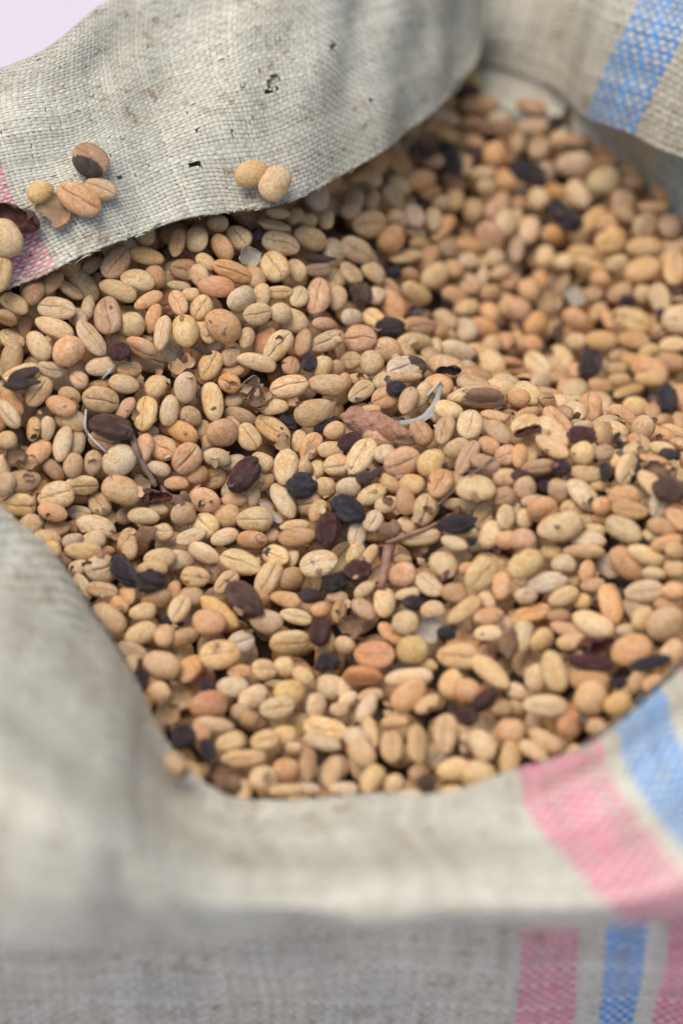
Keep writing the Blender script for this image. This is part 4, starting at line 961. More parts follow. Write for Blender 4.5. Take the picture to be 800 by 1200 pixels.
768,1508,247,-0.47,0.88,0.03,-0.08,83,67,46,t,k,B
826,1490,258,-0.20,0.98,0.02,-0.02,90,52,32,n,k,B
909,1479,231,-0.16,0.99,-0.03,0.04,74,58,37,n,k,B
921,1431,218,-0.19,0.98,-0.07,0.09,95,43,28,o,k,B
807,1396,220,-0.48,0.87,0.00,0.08,138,89,63,t,k,A
906,1324,202,-0.37,0.90,0.22,0.04,126,103,67,g,k,A
711,1385,196,-0.33,0.69,0.65,0.03,85,67,47,b,k,B
818,1299,166,-0.29,0.81,-0.49,-0.12,113,74,52,c,k,A
739,1318,162,-0.32,0.95,0.01,-0.02,84,53,34,n,k,B
678,1286,157,-0.27,0.77,-0.58,-0.08,92,74,50,c,k,B
1009,1378,214,-0.27,0.96,-0.07,0.10,90,48,32,t,k,B
1010,1326,201,-0.42,0.90,-0.03,0.06,79,55,38,b,k,B
969,1245,159,0.72,0.26,-0.16,0.62,112,95,68,b,s,A
1106,1259,202,-0.10,0.75,0.66,-0.00,105,81,61,n,k,B
620,1288,129,-0.22,0.94,0.15,-0.21,71,61,46,n,k,B
-902,389,799,-0.34,0.90,0.26,0.05,84,69,49,c,k,A
-787,382,779,0.90,0.32,0.17,-0.22,145,88,61,o,s,A
-725,427,785,0.93,0.32,0.16,-0.11,99,70,49,t,s,A
-1001,263,720,-0.30,0.81,-0.47,-0.17,123,95,66,c,k,A
-1016,180,648,0.72,0.26,-0.20,0.61,108,72,50,c,s,A
-277,559,748,-0.35,0.91,0.23,0.01,112,82,57,t,k,A
-203,548,723,-0.34,0.79,0.51,0.05,125,100,70,c,k,A
-756,488,849,0.90,0.27,0.19,-0.28,119,104,73,n,s,A
-441,-1287,105,0.08,0.90,-0.28,-0.32,78,64,45,t,k,A
608,-1158,-122,0.74,0.58,-0.19,-0.29,102,81,58,c,s,C
-664,593,605,0.03,-0.31,0.95,-0.08,112,89,64,c,k,C
105,1169,399,0.90,0.28,0.23,-0.24,120,93,67,o,s,B
1040,150,45,0.54,0.77,-0.33,-0.13,106,84,60,t,k,B
1369,452,-44,0.56,-0.82,-0.12,0.01,112,90,65,o,k,C
887,-149,273,0.69,-0.21,0.01,-0.69,111,74,53,o,s,B
-882,-475,10,-0.04,0.09,0.99,0.07,108,75,54,b,k,C
-228,-1277,-203,0.87,-0.15,0.12,-0.45,101,80,58,c,s,C
288,376,175,-0.29,-0.47,0.83,0.07,105,77,56,b,k,B
1328,-14,107,0.78,0.15,0.36,0.49,121,96,69,t,s,C
1236,738,-7,-0.49,0.85,-0.16,0.06,109,85,61,o,k,C
1366,347,-35,0.14,-0.07,0.31,0.94,119,90,65,b,s,C
1235,-427,258,0.41,0.86,-0.24,-0.20,125,89,64,c,k,C
1079,-416,292,-0.16,0.81,0.56,-0.08,113,77,55,c,k,C
1279,803,21,0.11,-0.55,0.81,0.16,108,79,57,w,k,C
1205,664,-34,0.19,0.87,-0.43,-0.17,107,74,53,b,k,C
-1137,313,536,0.96,0.26,-0.12,0.09,115,80,57,b,s,C
1186,-287,255,0.94,-0.06,0.04,-0.32,115,91,66,o,s,C
502,-1238,-158,-0.16,0.74,-0.65,-0.00,124,91,65,t,k,C
-382,-1193,-182,-0.01,0.16,0.98,-0.10,112,77,55,w,k,C
927,-978,1,-0.15,0.97,-0.16,0.13,109,87,63,r,k,C
-1198,-152,195,0.65,-0.76,-0.03,-0.07,120,85,61,n,k,C
1034,-727,141,0.09,0.42,0.84,0.33,113,77,56,c,k,C
1118,-739,155,-0.49,0.73,-0.46,0.16,111,76,55,c,k,C
1212,89,59,-0.24,-0.50,0.83,0.06,105,81,58,t,k,C
759,-1125,-85,0.52,0.08,-0.03,0.85,104,73,52,r,s,C
1407,587,-30,0.06,0.11,0.98,-0.16,100,75,54,n,k,C
1205,982,96,0.65,0.24,-0.00,-0.73,111,84,60,t,s,C
-615,503,573,-0.11,0.48,0.86,0.10,112,79,57,y,k,B
508,382,93,-0.17,-0.65,0.73,-0.13,103,70,50,n,k,B
-333,663,576,0.75,0.03,0.13,-0.64,122,81,58,b,s,B
552,570,-5,0.40,0.91,0.04,-0.10,98,74,53,r,k,B
-791,557,605,-0.43,0.11,-0.31,0.84,110,87,63,o,s,C
440,573,34,-0.14,-0.21,0.96,-0.13,130,100,72,t,k,B
263,-1289,-196,-0.03,1.00,0.01,-0.00,122,89,64,o,k,C
-430,657,598,0.06,-0.35,0.93,-0.06,134,88,64,o,k,C
702,42,226,0.48,-0.23,-0.13,0.84,121,89,64,c,s,B
1404,242,-4,0.46,0.78,-0.41,-0.08,132,102,74,o,k,C
-1050,304,554,0.91,0.32,-0.07,-0.24,117,85,61,n,s,C
656,258,111,-0.11,0.15,0.94,-0.28,117,85,61,n,k,B
-1089,135,452,0.80,0.22,0.01,-0.57,114,87,62,t,s,C
1277,-248,220,0.58,-0.32,0.14,-0.73,105,70,51,c,s,C
1067,-518,263,-0.11,0.94,-0.31,-0.11,124,93,67,o,k,C
409,152,251,0.96,-0.09,0.04,-0.27,114,82,59,t,s,B
1097,-843,101,-0.17,0.32,0.91,-0.20,113,86,62,n,k,C
-1161,-28,308,-0.02,-0.04,-0.51,0.86,101,76,55,t,s,C
-1070,460,605,0.11,-0.00,0.00,0.99,108,86,62,r,s,C
-979,-434,31,0.93,0.29,-0.01,-0.23,135,99,71,y,s,C
-438,-1103,-163,-0.22,0.86,0.44,-0.11,122,95,68,t,k,B
1316,541,-49,0.97,0.21,-0.05,0.06,105,76,55,n,s,C
1222,225,-15,0.66,-0.06,-0.08,-0.74,109,74,53,n,s,C
1150,404,-69,-0.33,0.86,-0.35,0.16,122,82,59,o,k,C
398,340,156,-0.29,-0.55,0.78,0.03,113,75,54,g,k,B
1215,-142,192,0.31,0.87,0.38,-0.02,124,87,62,g,k,C
1192,-572,236,0.06,-0.46,0.88,0.12,120,90,65,w,k,C
-505,624,601,0.62,0.02,0.10,-0.77,115,83,60,t,s,C
-32,-1250,-202,0.01,-0.09,0.99,0.14,113,83,60,c,k,C
1293,61,70,0.21,0.88,0.41,-0.09,103,72,52,t,k,C
-285,744,586,-0.09,-0.35,0.92,0.17,102,74,53,t,k,C
826,-1017,-38,0.95,0.29,-0.07,0.12,99,65,47,c,s,C
1036,-240,278,-0.33,0.21,-0.16,0.91,100,75,54,o,s,C
1092,-1,137,-0.05,0.14,0.95,-0.28,97,66,47,t,k,C
80,770,297,0.27,0.39,0.20,0.86,108,86,62,c,s,B
-938,348,576,-0.41,0.90,-0.12,0.03,104,82,59,t,k,C
-1144,432,583,-0.04,0.97,0.22,0.13,126,98,71,n,k,C
-992,416,597,0.85,0.03,0.03,-0.52,131,88,63,c,s,C
332,295,201,-0.03,0.26,0.96,-0.02,129,92,66,t,k,B
-80,826,478,-0.17,-0.61,0.74,0.23,124,95,68,w,k,A
498,172,216,0.04,0.97,0.16,-0.16,110,88,63,c,k,B
1267,292,-35,-0.41,-0.03,0.34,0.85,113,75,54,r,s,C
1203,841,33,-0.12,0.98,-0.14,-0.04,118,84,60,c,k,C
1119,-126,207,0.25,0.96,-0.09,-0.05,115,76,55,n,k,C
1316,196,4,-0.44,0.01,0.26,0.86,103,73,53,o,s,C
1182,-675,193,-0.07,-0.49,0.83,0.27,117,88,64,o,k,C
-373,750,605,0.49,0.11,0.08,0.86,101,68,49,t,s,C
60,-1205,-193,0.88,-0.04,-0.09,0.46,117,87,63,o,s,C
-1092,-363,64,0.09,-0.19,0.88,0.43,93,65,47,b,k,C
-561,571,591,0.07,0.05,-0.38,0.92,98,69,50,b,s,C
-790,-617,-38,0.25,-0.48,0.82,-0.19,121,93,67,t,k,C
1190,547,-62,0.21,0.98,-0.05,0.04,118,93,67,c,k,C
1195,-24,131,0.96,-0.18,0.05,0.22,112,83,59,c,s,C
805,-89,265,0.15,0.88,-0.44,0.03,120,88,64,c,k,B
-1164,203,466,0.47,0.01,-0.12,0.87,122,90,65,t,s,C
458,68,272,0.77,0.04,-0.15,-0.63,110,78,56,o,s,B
-1149,-237,142,-0.28,-0.14,-0.27,0.91,101,79,57,t,s,C
-1108,61,394,0.51,-0.42,0.70,-0.26,104,71,51,c,k,C
676,133,181,0.03,0.96,0.21,-0.16,115,84,61,c,k,B
-833,483,602,0.00,-0.12,0.99,0.08,114,84,60,y,k,C
1149,177,10,0.80,-0.18,-0.10,-0.57,128,101,73,c,s,C
1370,101,49,0.49,-0.07,0.20,0.85,122,88,63,c,s,C
991,-928,37,0.58,-0.13,0.45,-0.67,147,108,78,w,s,C
552,1617,261,-0.04,0.02,0.97,0.24,91,72,52,w,k,B
1265,-73,146,-0.33,0.46,-0.47,0.68,123,94,68,n,k,C
601,467,17,-0.21,0.04,0.40,0.89,101,73,52,o,s,B
-726,507,592,0.94,0.29,0.00,-0.19,101,77,56,g,s,C
1451,488,-30,0.32,0.60,0.65,0.33,123,84,60,b,k,C
741,275,68,-0.16,-0.49,0.85,-0.06,103,77,55,w,k,C
1115,-599,226,-0.13,0.01,-0.57,0.81,125,91,66,r,s,C
1338,-146,168,-0.04,-0.54,0.83,-0.17,117,85,62,w,k,C
194,1139,314,-0.26,-0.27,0.90,0.24,109,83,60,c,k,B
1025,-117,226,0.37,0.81,-0.46,-0.02,98,68,49,t,k,B
1160,271,-37,-0.33,0.06,0.08,0.94,109,72,52,c,s,C
-144,871,539,-0.13,-0.61,0.75,0.22,140,93,67,c,k,C
336,-1247,-181,-0.06,0.99,-0.14,-0.01,114,76,55,t,k,C
-112,-1229,-198,-0.06,0.77,-0.63,-0.03,121,90,65,c,k,C
827,411,-29,0.04,1.00,0.04,-0.08,98,77,56,c,k,C
1199,465,-68,0.19,-0.57,0.77,-0.21,108,85,61,b,k,C
527,-1142,-131,-0.29,0.85,-0.44,0.05,114,83,60,n,k,C
475,1974,355,-0.14,0.80,0.59,0.01,99,72,52,t,k,C
652,-1088,-96,0.15,-0.66,0.73,-0.01,100,69,49,c,k,C
-537,-997,-138,-0.07,0.71,-0.70,-0.03,110,78,57,g,k,C
-319,-1253,-195,0.96,-0.09,-0.08,0.25,113,78,56,c,s,C
-1114,-153,223,0.50,-0.04,-0.36,0.79,108,80,58,n,s,C
-1194,118,397,0.77,0.44,-0.11,0.45,111,79,57,c,s,C
1285,413,-55,0.12,0.90,0.42,0.04,128,100,72,c,k,C
-849,357,565,-0.05,0.26,0.90,0.35,115,81,58,n,k,B
-1216,272,488,-0.28,0.83,-0.48,0.03,98,76,55,g,k,C
954,103,102,0.30,0.87,-0.37,-0.10,105,83,60,c,k,C
-45,921,471,-0.35,0.81,0.42,-0.20,116,82,59,b,k,B
943,232,21,0.84,-0.36,0.07,0.40,128,91,65,c,s,C
-849,-558,-20,0.88,-0.21,-0.21,0.37,117,79,57,t,s,C
512,263,160,0.05,0.95,-0.30,0.03,102,79,57,y,k,B
161,1302,372,-0.24,0.24,-0.04,0.94,96,68,49,c,s,C
-1075,222,510,-0.13,0.98,0.09,0.15,103,78,56,n,k,C
1232,-501,250,-0.12,0.21,0.96,-0.13,99,69,50,o,k,C
-29,570,343,0.80,0.13,0.17,0.56,119,81,58,t,s,B
829,191,87,0.89,-0.38,0.07,-0.26,118,86,62,o,s,C
1112,1044,114,-0.31,-0.16,-0.05,0.94,131,90,65,t,s,B
1466,410,-26,0.13,-0.08,0.91,-0.38,103,77,56,b,k,C
98,1079,390,0.62,0.23,0.10,0.74,106,83,60,y,s,B
1117,73,82,-0.03,0.98,0.17,-0.10,114,89,64,t,k,C
-1258,58,332,0.09,-0.04,0.94,0.31,121,92,66,o,k,C
437,-1181,-154,-0.12,0.99,0.10,0.07,116,92,66,c,k,C
118,-66,223,0.16,0.14,0.84,0.50,121,91,66,o,k,A
1107,-284,275,0.97,0.06,0.12,0.19,109,79,57,t,s,C
1149,-353,277,-0.07,0.81,0.57,-0.07,113,78,56,c,k,C
1143,-497,265,-0.01,0.04,0.96,0.27,107,78,56,g,k,C
-604,-870,-105,-0.11,0.99,-0.01,-0.03,128,85,61,t,k,B
1312,695,-17,0.90,-0.07,-0.15,0.41,99,72,52,r,s,C
-587,666,605,-0.27,0.96,0.02,-0.02,94,64,46,c,k,C
976,14,157,-0.04,0.14,0.97,-0.21,104,82,59,o,k,B
492,2085,384,0.65,0.29,0.15,0.69,114,84,60,c,s,C
134,-1246,-197,0.13,-0.61,0.78,-0.01,115,83,60,b,k,C
1116,485,-73,0.68,-0.03,-0.08,0.72,122,90,65,o,s,B
200,352,214,-0.12,0.66,0.66,-0.33,106,73,52,t,k,B
692,-1164,-109,0.11,-0.46,0.87,0.09,102,74,53,y,k,C
802,-5,222,-0.02,-0.30,0.85,-0.43,104,79,57,c,k,B
1253,915,68,0.14,-0.48,0.86,0.05,110,78,56,t,k,C
-172,756,534,-0.39,0.19,-0.09,0.89,95,71,51,n,s,B
-11,1035,472,0.99,-0.09,0.12,0.07,117,81,58,b,s,C
-1254,-98,219,-0.22,0.70,-0.66,-0.15,106,74,53,b,k,C
381,60,285,0.93,-0.21,0.00,0.29,125,91,65,c,s,B
-1016,-348,81,-0.36,-0.22,-0.00,0.91,112,78,56,y,s,C
858,338,-7,0.94,-0.07,0.22,0.26,114,91,65,w,s,C
230,246,247,-0.13,-0.54,0.83,-0.07,107,79,57,c,k,C
-216,834,577,0.05,0.82,0.55,0.11,122,94,67,o,k,C
-221,-1198,-190,-0.01,-0.13,0.98,-0.13,123,83,60,t,k,C
-259,-497,-58,0.84,-0.45,-0.21,0.23,118,92,67,o,s,B
1209,351,-56,0.01,1.00,0.03,0.03,111,77,55,o,k,C
1440,320,-18,0.93,0.13,0.03,0.35,113,84,60,o,s,C
419,258,194,-0.03,0.12,0.17,0.98,113,87,63,n,s,B
1163,-204,233,0.44,0.74,-0.47,-0.19,112,84,60,n,k,C
-685,435,557,-0.35,0.93,-0.03,-0.04,114,86,62,g,k,B
712,529,-37,0.25,0.95,0.15,-0.12,108,81,59,n,k,B
-31,662,375,-0.34,-0.45,0.73,0.39,118,92,66,g,k,A
577,179,187,0.13,0.79,-0.58,0.11,110,82,59,o,k,C
-517,722,605,0.06,0.33,0.94,0.07,111,80,58,g,k,C
-438,-732,-99,0.03,0.87,0.48,0.07,115,80,58,o,k,A
1029,-583,224,-0.02,-0.08,-0.38,0.92,111,82,59,y,s,C
-1057,-34,342,0.64,0.72,-0.17,-0.21,123,94,68,c,s,C
1022,-836,84,-0.14,-0.17,-0.04,0.97,118,92,66,c,s,C
446,1896,337,-0.08,0.53,0.84,0.09,116,88,64,r,k,C
-905,434,598,-0.39,-0.10,0.11,0.91,107,77,55,c,s,C
-1077,-271,132,0.08,-0.52,0.77,0.36,101,79,57,c,k,C
1251,-346,250,0.20,0.97,-0.05,-0.13,119,82,59,n,k,C
1267,608,-43,-0.14,0.98,0.13,0.04,124,99,71,b,k,C
445,1811,313,0.58,0.11,-0.07,0.80,125,95,68,g,s,B
-703,-704,-61,-0.02,0.00,-0.28,0.96,106,81,58,c,s,C
-1214,385,546,0.16,0.97,0.07,0.16,119,93,67,n,k,C
1198,1061,128,1.00,0.03,-0.03,-0.06,115,87,63,b,s,C
-510,-1069,-154,0.07,0.76,-0.62,-0.16,93,62,44,t,k,C
1075,-662,187,0.23,-0.57,0.79,0.03,118,84,60,t,k,C
175,531,179,-0.11,-0.40,0.88,-0.25,111,88,63,c,k,B
-583,-673,-125,-0.12,0.04,-0.38,0.92,111,85,61,c,s,B
1202,-580,168,0.04,-0.02,-0.44,0.90,111,83,60,t,s,C
-384,717,544,-0.16,0.77,-0.62,-0.05,102,79,57,n,k,C
-261,-1252,-258,0.74,0.12,0.03,-0.66,104,69,50,o,s,C
-626,-447,-67,-0.16,0.92,-0.34,-0.05,106,79,57,y,k,B
956,603,-133,0.99,0.12,-0.00,0.11,114,79,57,t,s,B
3,1084,393,-0.25,0.43,0.87,0.06,111,75,54,c,k,B
1079,357,-123,-0.09,0.90,0.42,-0.10,111,79,57,c,k,C
1017,1112,51,-0.42,0.90,-0.02,0.11,113,81,58,n,k,B
398,1464,194,0.11,0.92,0.38,-0.01,118,89,64,w,k,C
127,90,206,0.91,0.11,-0.09,0.39,126,94,68,b,s,B
233,-1082,-219,0.20,-0.03,-0.09,0.97,115,77,55,b,s,B
821,-195,235,0.52,-0.25,0.18,-0.80,108,74,54,t,s,C
-248,558,438,0.54,-0.35,-0.57,0.51,107,79,57,n,k,B
709,891,-88,0.16,-0.58,0.80,-0.01,109,75,54,c,k,B
-1026,-196,121,0.93,0.33,0.02,-0.16,113,80,58,y,s,C
658,-215,243,-0.40,0.76,-0.48,0.16,125,86,62,o,k,B
25,-718,-175,0.63,-0.74,-0.24,0.01,122,82,59,c,k,C
484,-1131,-197,0.98,-0.03,-0.07,0.18,116,83,60,c,s,C
-274,382,402,0.37,0.63,-0.46,-0.50,116,90,65,n,k,C
699,1069,-30,-0.15,0.92,0.36,0.05,114,87,63,c,k,B
759,1131,-3,0.04,-0.03,0.10,0.99,119,83,60,t,s,C
-610,-77,124,0.89,0.31,-0.03,0.33,113,86,62,n,s,B
956,476,-131,0.97,-0.23,0.03,-0.08,117,80,58,n,s,C
348,286,130,0.20,0.95,-0.25,-0.01,117,78,56,c,k,C
-128,-944,-222,-0.04,0.42,0.90,-0.04,129,98,70,b,k,B
1273,418,-118,0.12,-0.35,0.89,-0.26,92,69,50,o,k,C
1194,499,-127,0.75,0.03,-0.03,-0.66,126,90,65,c,s,C
-599,-544,-95,0.01,0.16,0.87,0.46,114,85,61,t,k,B
-161,-169,31,0.65,0.14,0.16,-0.73,104,72,52,o,s,B
964,-441,226,-0.12,-0.60,0.67,0.42,106,76,54,r,k,C
966,709,-113,-0.31,0.95,0.09,0.05,113,76,55,o,k,C
306,527,40,-0.02,0.97,0.13,-0.19,111,83,60,c,k,C
27,276,217,0.08,0.13,-0.15,0.98,116,77,56,t,s,B
791,995,-49,0.08,-0.08,0.99,-0.10,108,82,59,t,k,B
-606,372,457,-0.33,0.01,-0.16,0.93,119,89,64,y,s,C
512,196,127,-0.04,-0.67,0.69,-0.26,117,91,66,c,k,B
90,-890,-196,-0.00,-0.07,-0.07,1.00,109,82,59,b,s,B
602,-990,-140,0.07,-0.02,0.98,0.16,108,72,52,t,k,B
768,774,-113,0.37,-0.13,-0.39,0.83,117,89,64,b,s,B
478,1396,142,-0.16,0.44,0.88,0.05,103,79,57,o,k,B
1099,-217,188,-0.01,-0.15,0.71,-0.69,120,91,66,b,k,C
506,-535,47,0.94,0.25,0.06,-0.21,120,80,58,c,s,B
-206,784,490,-0.02,0.77,0.64,0.03,113,84,61,o,k,B
316,1160,140,-0.38,0.52,0.74,-0.18,105,75,54,y,k,C
853,-472,147,0.08,0.55,0.71,0.43,106,71,51,t,k,B
770,3,156,0.79,-0.14,-0.13,-0.58,100,80,57,g,s,C
440,-577,21,0.94,0.31,-0.07,0.07,131,92,66,n,s,B
618,-597,13,0.70,0.04,-0.26,0.66,121,92,66,o,s,B
1154,-727,100,0.89,0.32,-0.02,-0.34,116,77,56,r,s,C
-258,-175,22,0.34,0.06,-0.17,0.92,126,100,72,t,s,B
848,930,-62,0.24,0.54,0.65,0.48,116,88,63,n,k,B
1200,164,-52,-0.43,0.04,0.25,0.87,106,82,59,w,s,C
-22,-1261,-264,0.79,-0.06,-0.11,0.60,117,92,66,o,s,C
796,373,-71,0.04,0.70,0.68,-0.21,113,87,63,c,k,C
210,239,187,-0.43,-0.60,0.62,0.27,115,89,64,c,k,C
-110,-1135,-245,0.90,-0.12,0.08,-0.40,116,89,64,c,s,B
475,-1050,-177,0.04,0.49,0.84,0.23,104,69,50,n,k,B
421,1793,251,0.10,0.91,-0.36,-0.17,105,83,60,w,k,C
257,683,41,0.43,0.75,-0.36,-0.36,114,81,58,c,k,C
287,1523,256,0.05,0.24,0.15,0.96,111,82,59,t,s,B
-790,-402,-34,0.06,-0.41,0.91,0.04,121,95,68,b,k,B
235,-117,176,0.10,0.47,0.80,0.36,108,84,60,b,k,B
-220,-946,-219,-0.03,-0.51,0.85,0.11,112,77,55,t,k,B
1066,599,-126,0.91,0.11,-0.04,-0.39,126,91,66,c,s,B
-736,-659,-111,-0.08,0.97,-0.22,-0.01,119,87,63,c,k,C
63,-75,132,0.39,-0.09,-0.23,0.89,122,95,68,b,s,C
564,-235,225,0.28,0.96,0.04,0.06,117,80,58,g,k,B
407,-1253,-236,0.08,0.46,0.87,0.14,103,69,50,c,k,C
633,345,-4,0.17,0.98,-0.12,-0.08,129,99,71,y,k,C
607,66,170,0.13,0.16,0.30,0.93,121,83,60,y,s,C
417,-730,-64,0.76,0.33,-0.02,0.55,105,69,50,o,s,B
613,1387,107,0.19,-0.65,0.73,0.05,122,93,67,g,k,B
-772,-570,-88,0.00,0.39,0.90,0.18,116,92,66,t,k,C
780,1340,84,0.69,0.07,0.23,-0.69,105,83,59,c,s,B
487,547,-43,0.88,-0.05,-0.00,-0.47,116,83,60,c,s,C
-1115,416,518,0.91,-0.03,0.07,-0.41,119,79,57,o,s,C
206,331,153,-0.09,0.08,0.99,-0.12,116,91,65,n,k,C
759,537,-113,0.76,-0.42,-0.12,0.49,116,81,58,c,s,C
231,73,225,0.73,-0.08,0.09,-0.67,114,77,55,t,s,B
845,-774,-14,0.58,0.03,-0.09,0.81,107,79,57,t,s,C
-25,-1007,-228,-0.43,-0.14,0.08,0.89,116,90,65,t,s,B
93,1191,333,0.65,-0.33,-0.40,0.55,107,74,54,c,k,C
277,-574,-34,0.93,0.14,-0.10,-0.32,116,90,65,c,s,B
597,-1071,-164,-0.32,0.70,-0.62,0.17,99,76,55,w,k,C
236,1289,239,-0.27,-0.55,0.72,0.32,101,73,53,c,k,C
919,-896,-38,0.13,0.11,0.94,0.29,108,86,62,o,k,C
956,1277,89,-0.02,0.55,0.81,0.20,109,81,58,o,k,C
-492,689,545,-0.02,-0.18,0.91,0.38,109,76,55,t,k,C
-372,-343,-50,0.05,-0.57,0.78,0.25,126,90,65,c,k,B
-315,695,515,-0.21,0.53,0.82,-0.09,118,89,64,o,k,B
1028,-53,114,0.24,0.76,0.58,-0.16,120,85,61,t,k,C
23,826,287,0.01,0.38,0.20,0.90,102,77,55,r,s,C
-220,-1176,-247,-0.01,-0.22,0.96,0.16,91,69,49,o,k,C
-122,-467,-120,-0.01,0.24,0.96,0.13,118,81,58,n,k,B
-206,864,506,0.05,0.22,-0.01,0.97,108,77,55,c,s,C
-406,163,278,-0.08,0.06,-0.14,0.99,111,81,58,o,s,C
405,-398,104,0.97,0.23,-0.13,0.01,122,86,62,g,s,B
1103,-441,222,-0.30,0.04,-0.28,0.91,108,84,60,y,s,C
50,460,193,0.20,0.93,-0.19,-0.22,100,66,47,g,k,C
905,-232,234,-0.25,0.08,0.00,0.96,121,83,60,t,s,C
478,1077,14,0.54,-0.27,0.46,-0.65,113,90,65,t,s,C
-639,-292,-10,-0.18,0.98,0.03,-0.05,125,88,63,r,k,B
1355,484,-107,0.16,0.63,0.73,0.22,109,82,59,y,k,C
157,-217,96,-0.04,0.81,0.52,0.28,120,95,68,r,k,B
344,-803,-112,0.74,-0.06,-0.28,0.61,107,71,51,y,s,B
592,-495,69,-0.02,0.02,-0.16,0.99,118,78,56,o,s,B
-124,286,282,-0.21,0.03,0.95,0.24,125,94,67,r,k,B
1383,567,-97,0.24,-0.09,-0.21,0.94,115,85,61,o,s,C
279,-986,-189,-0.37,-0.08,-0.22,0.90,104,77,56,c,s,A
-739,35,261,0.56,-0.75,-0.34,0.07,117,89,64,n,k,B
1011,-345,243,-0.17,-0.60,0.77,0.16,119,94,68,o,k,C
1204,645,-102,-0.27,0.93,0.24,0.06,116,80,57,c,k,C
-1148,-64,205,0.94,0.20,-0.14,0.25,118,79,57,c,s,C
212,1146,219,-0.29,-0.47,0.75,0.36,97,73,53,c,k,B
134,773,155,0.71,0.49,0.42,0.27,115,80,58,c,s,C
584,1621,200,0.09,0.53,0.81,0.26,128,91,65,t,k,C
-942,-127,177,-0.12,0.43,0.78,0.44,105,76,55,c,k,B
-1069,-15,274,-0.29,0.95,-0.09,0.06,106,71,51,t,k,C
737,231,23,-0.23,-0.63,0.74,-0.07,105,72,52,c,k,C
336,-1134,-218,-0.11,0.42,0.88,-0.17,109,83,60,o,k,C
360,-674,-48,-0.01,-0.03,-0.12,0.99,113,84,60,o,s,B
1223,752,-66,0.09,0.80,0.56,0.18,109,78,56,c,k,C
1304,-230,142,0.14,0.95,-0.26,-0.07,116,78,56,t,k,C
197,-311,60,0.11,0.42,0.81,0.39,106,78,56,o,k,B
822,159,35,0.86,-0.07,-0.14,-0.49,117,92,66,t,s,C
587,975,-54,-0.05,-0.14,0.98,0.14,107,71,51,c,k,C
-207,662,449,-0.27,0.88,0.35,-0.19,113,85,61,t,k,C
1225,-448,197,-0.19,-0.25,0.91,0.28,126,88,63,c,k,C
1179,-106,112,-0.19,-0.43,0.88,-0.12,131,91,65,o,k,C
1051,945,-10,-0.28,0.94,0.17,0.03,116,88,64,t,k,B
16,681,246,0.41,0.86,0.15,-0.25,102,78,56,c,k,C
468,976,-21,-0.02,0.90,-0.40,-0.16,124,91,66,t,k,B
-1129,324,474,0.75,0.07,0.11,-0.65,119,85,61,c,s,C
-450,-882,-186,-0.01,0.04,0.10,0.99,97,72,52,o,s,B
69,-1224,-256,0.51,0.05,0.00,0.86,94,68,49,n,s,C
460,432,14,-0.12,-0.25,0.93,-0.25,109,74,53,t,k,C
-190,47,137,0.99,0.12,0.03,0.08,115,77,55,o,s,B
-521,199,346,0.14,0.74,-0.49,-0.44,110,81,58,c,k,B
-90,-58,96,0.81,0.21,0.09,-0.54,114,85,61,n,s,B
1173,386,-126,-0.13,0.60,0.74,-0.27,98,76,55,o,k,C
484,-382,132,-0.11,-0.15,-0.04,0.98,116,86,62,c,s,C
-52,902,390,-0.14,0.86,0.48,-0.11,111,81,58,c,k,B
663,1155,2,-0.22,0.82,-0.52,0.06,106,82,59,b,k,B
-782,-122,117,0.00,0.45,0.59,0.67,124,94,67,g,k,B
559,400,-6,0.58,-0.29,0.07,-0.76,116,85,61,t,s,C
-550,-179,41,0.94,0.15,-0.01,0.31,118,85,61,c,s,B
-767,523,540,0.97,0.08,-0.00,0.22,108,83,60,g,s,C
-887,-28,256,-0.28,0.10,-0.30,0.90,102,79,57,y,s,B
886,-609,78,0.17,0.49,0.69,0.50,110,88,63,o,k,C
418,-104,231,0.89,-0.32,-0.17,0.28,101,68,49,n,s,C
-594,167,340,0.16,0.07,-0.40,0.90,115,87,63,t,s,A
-119,652,372,-0.16,-0.43,0.87,0.19,123,86,62,n,k,B
454,690,-62,0.97,-0.22,0.10,0.06,108,72,52,n,s,C
467,-955,-149,-0.27,0.96,-0.02,0.06,111,77,56,c,k,B
782,-103,209,0.59,-0.05,0.13,0.80,122,92,66,c,s,C
-409,-709,-161,0.79,0.25,0.12,0.55,114,91,65,o,s,B
-461,-774,-165,0.69,0.10,0.02,0.71,101,77,55,t,s,B
-283,-683,-176,-0.02,0.70,0.71,0.05,115,87,63,y,k,B
538,-737,-53,0.86,0.06,-0.21,0.46,113,89,64,t,s,A
440,-26,234,0.04,0.60,0.80,-0.03,115,84,60,t,k,C
-389,-595,-138,0.79,0.02,-0.13,0.60,120,80,57,c,s,B
-522,565,517,-0.05,-0.12,0.98,0.13,104,82,59,o,k,B
713,1605,204,0.02,-0.68,0.72,0.12,105,75,54,c,k,B
225,434,108,0.71,-0.16,-0.05,-0.68,133,89,64,y,s,C
-9,158,206,0.14,-0.38,0.91,-0.07,124,96,69,t,k,B
919,321,-85,0.03,0.98,0.18,-0.13,110,74,53,o,k,C
-543,-772,-151,-0.20,0.87,-0.46,-0.04,108,78,56,o,k,B
-804,-27,221,0.45,-0.26,0.74,-0.43,120,94,68,o,s,B
-1061,164,406,-0.05,0.99,-0.01,0.09,94,74,53,t,k,C
-24,-1121,-243,0.84,0.22,-0.07,-0.49,122,93,67,n,s,B
302,14,228,0.19,0.87,-0.46,-0.04,107,85,61,c,k,B
94,1039,295,-0.13,-0.48,0.84,0.20,110,80,58,o,k,C
1278,141,-39,0.03,0.20,0.95,-0.23,105,74,54,t,k,C
1066,-521,194,-0.00,0.68,0.71,0.20,92,66,47,n,k,C
1230,984,32,0.95,0.17,-0.01,0.25,108,76,54,t,s,C
-665,-729,-129,0.92,0.12,-0.01,-0.37,115,78,56,t,s,C
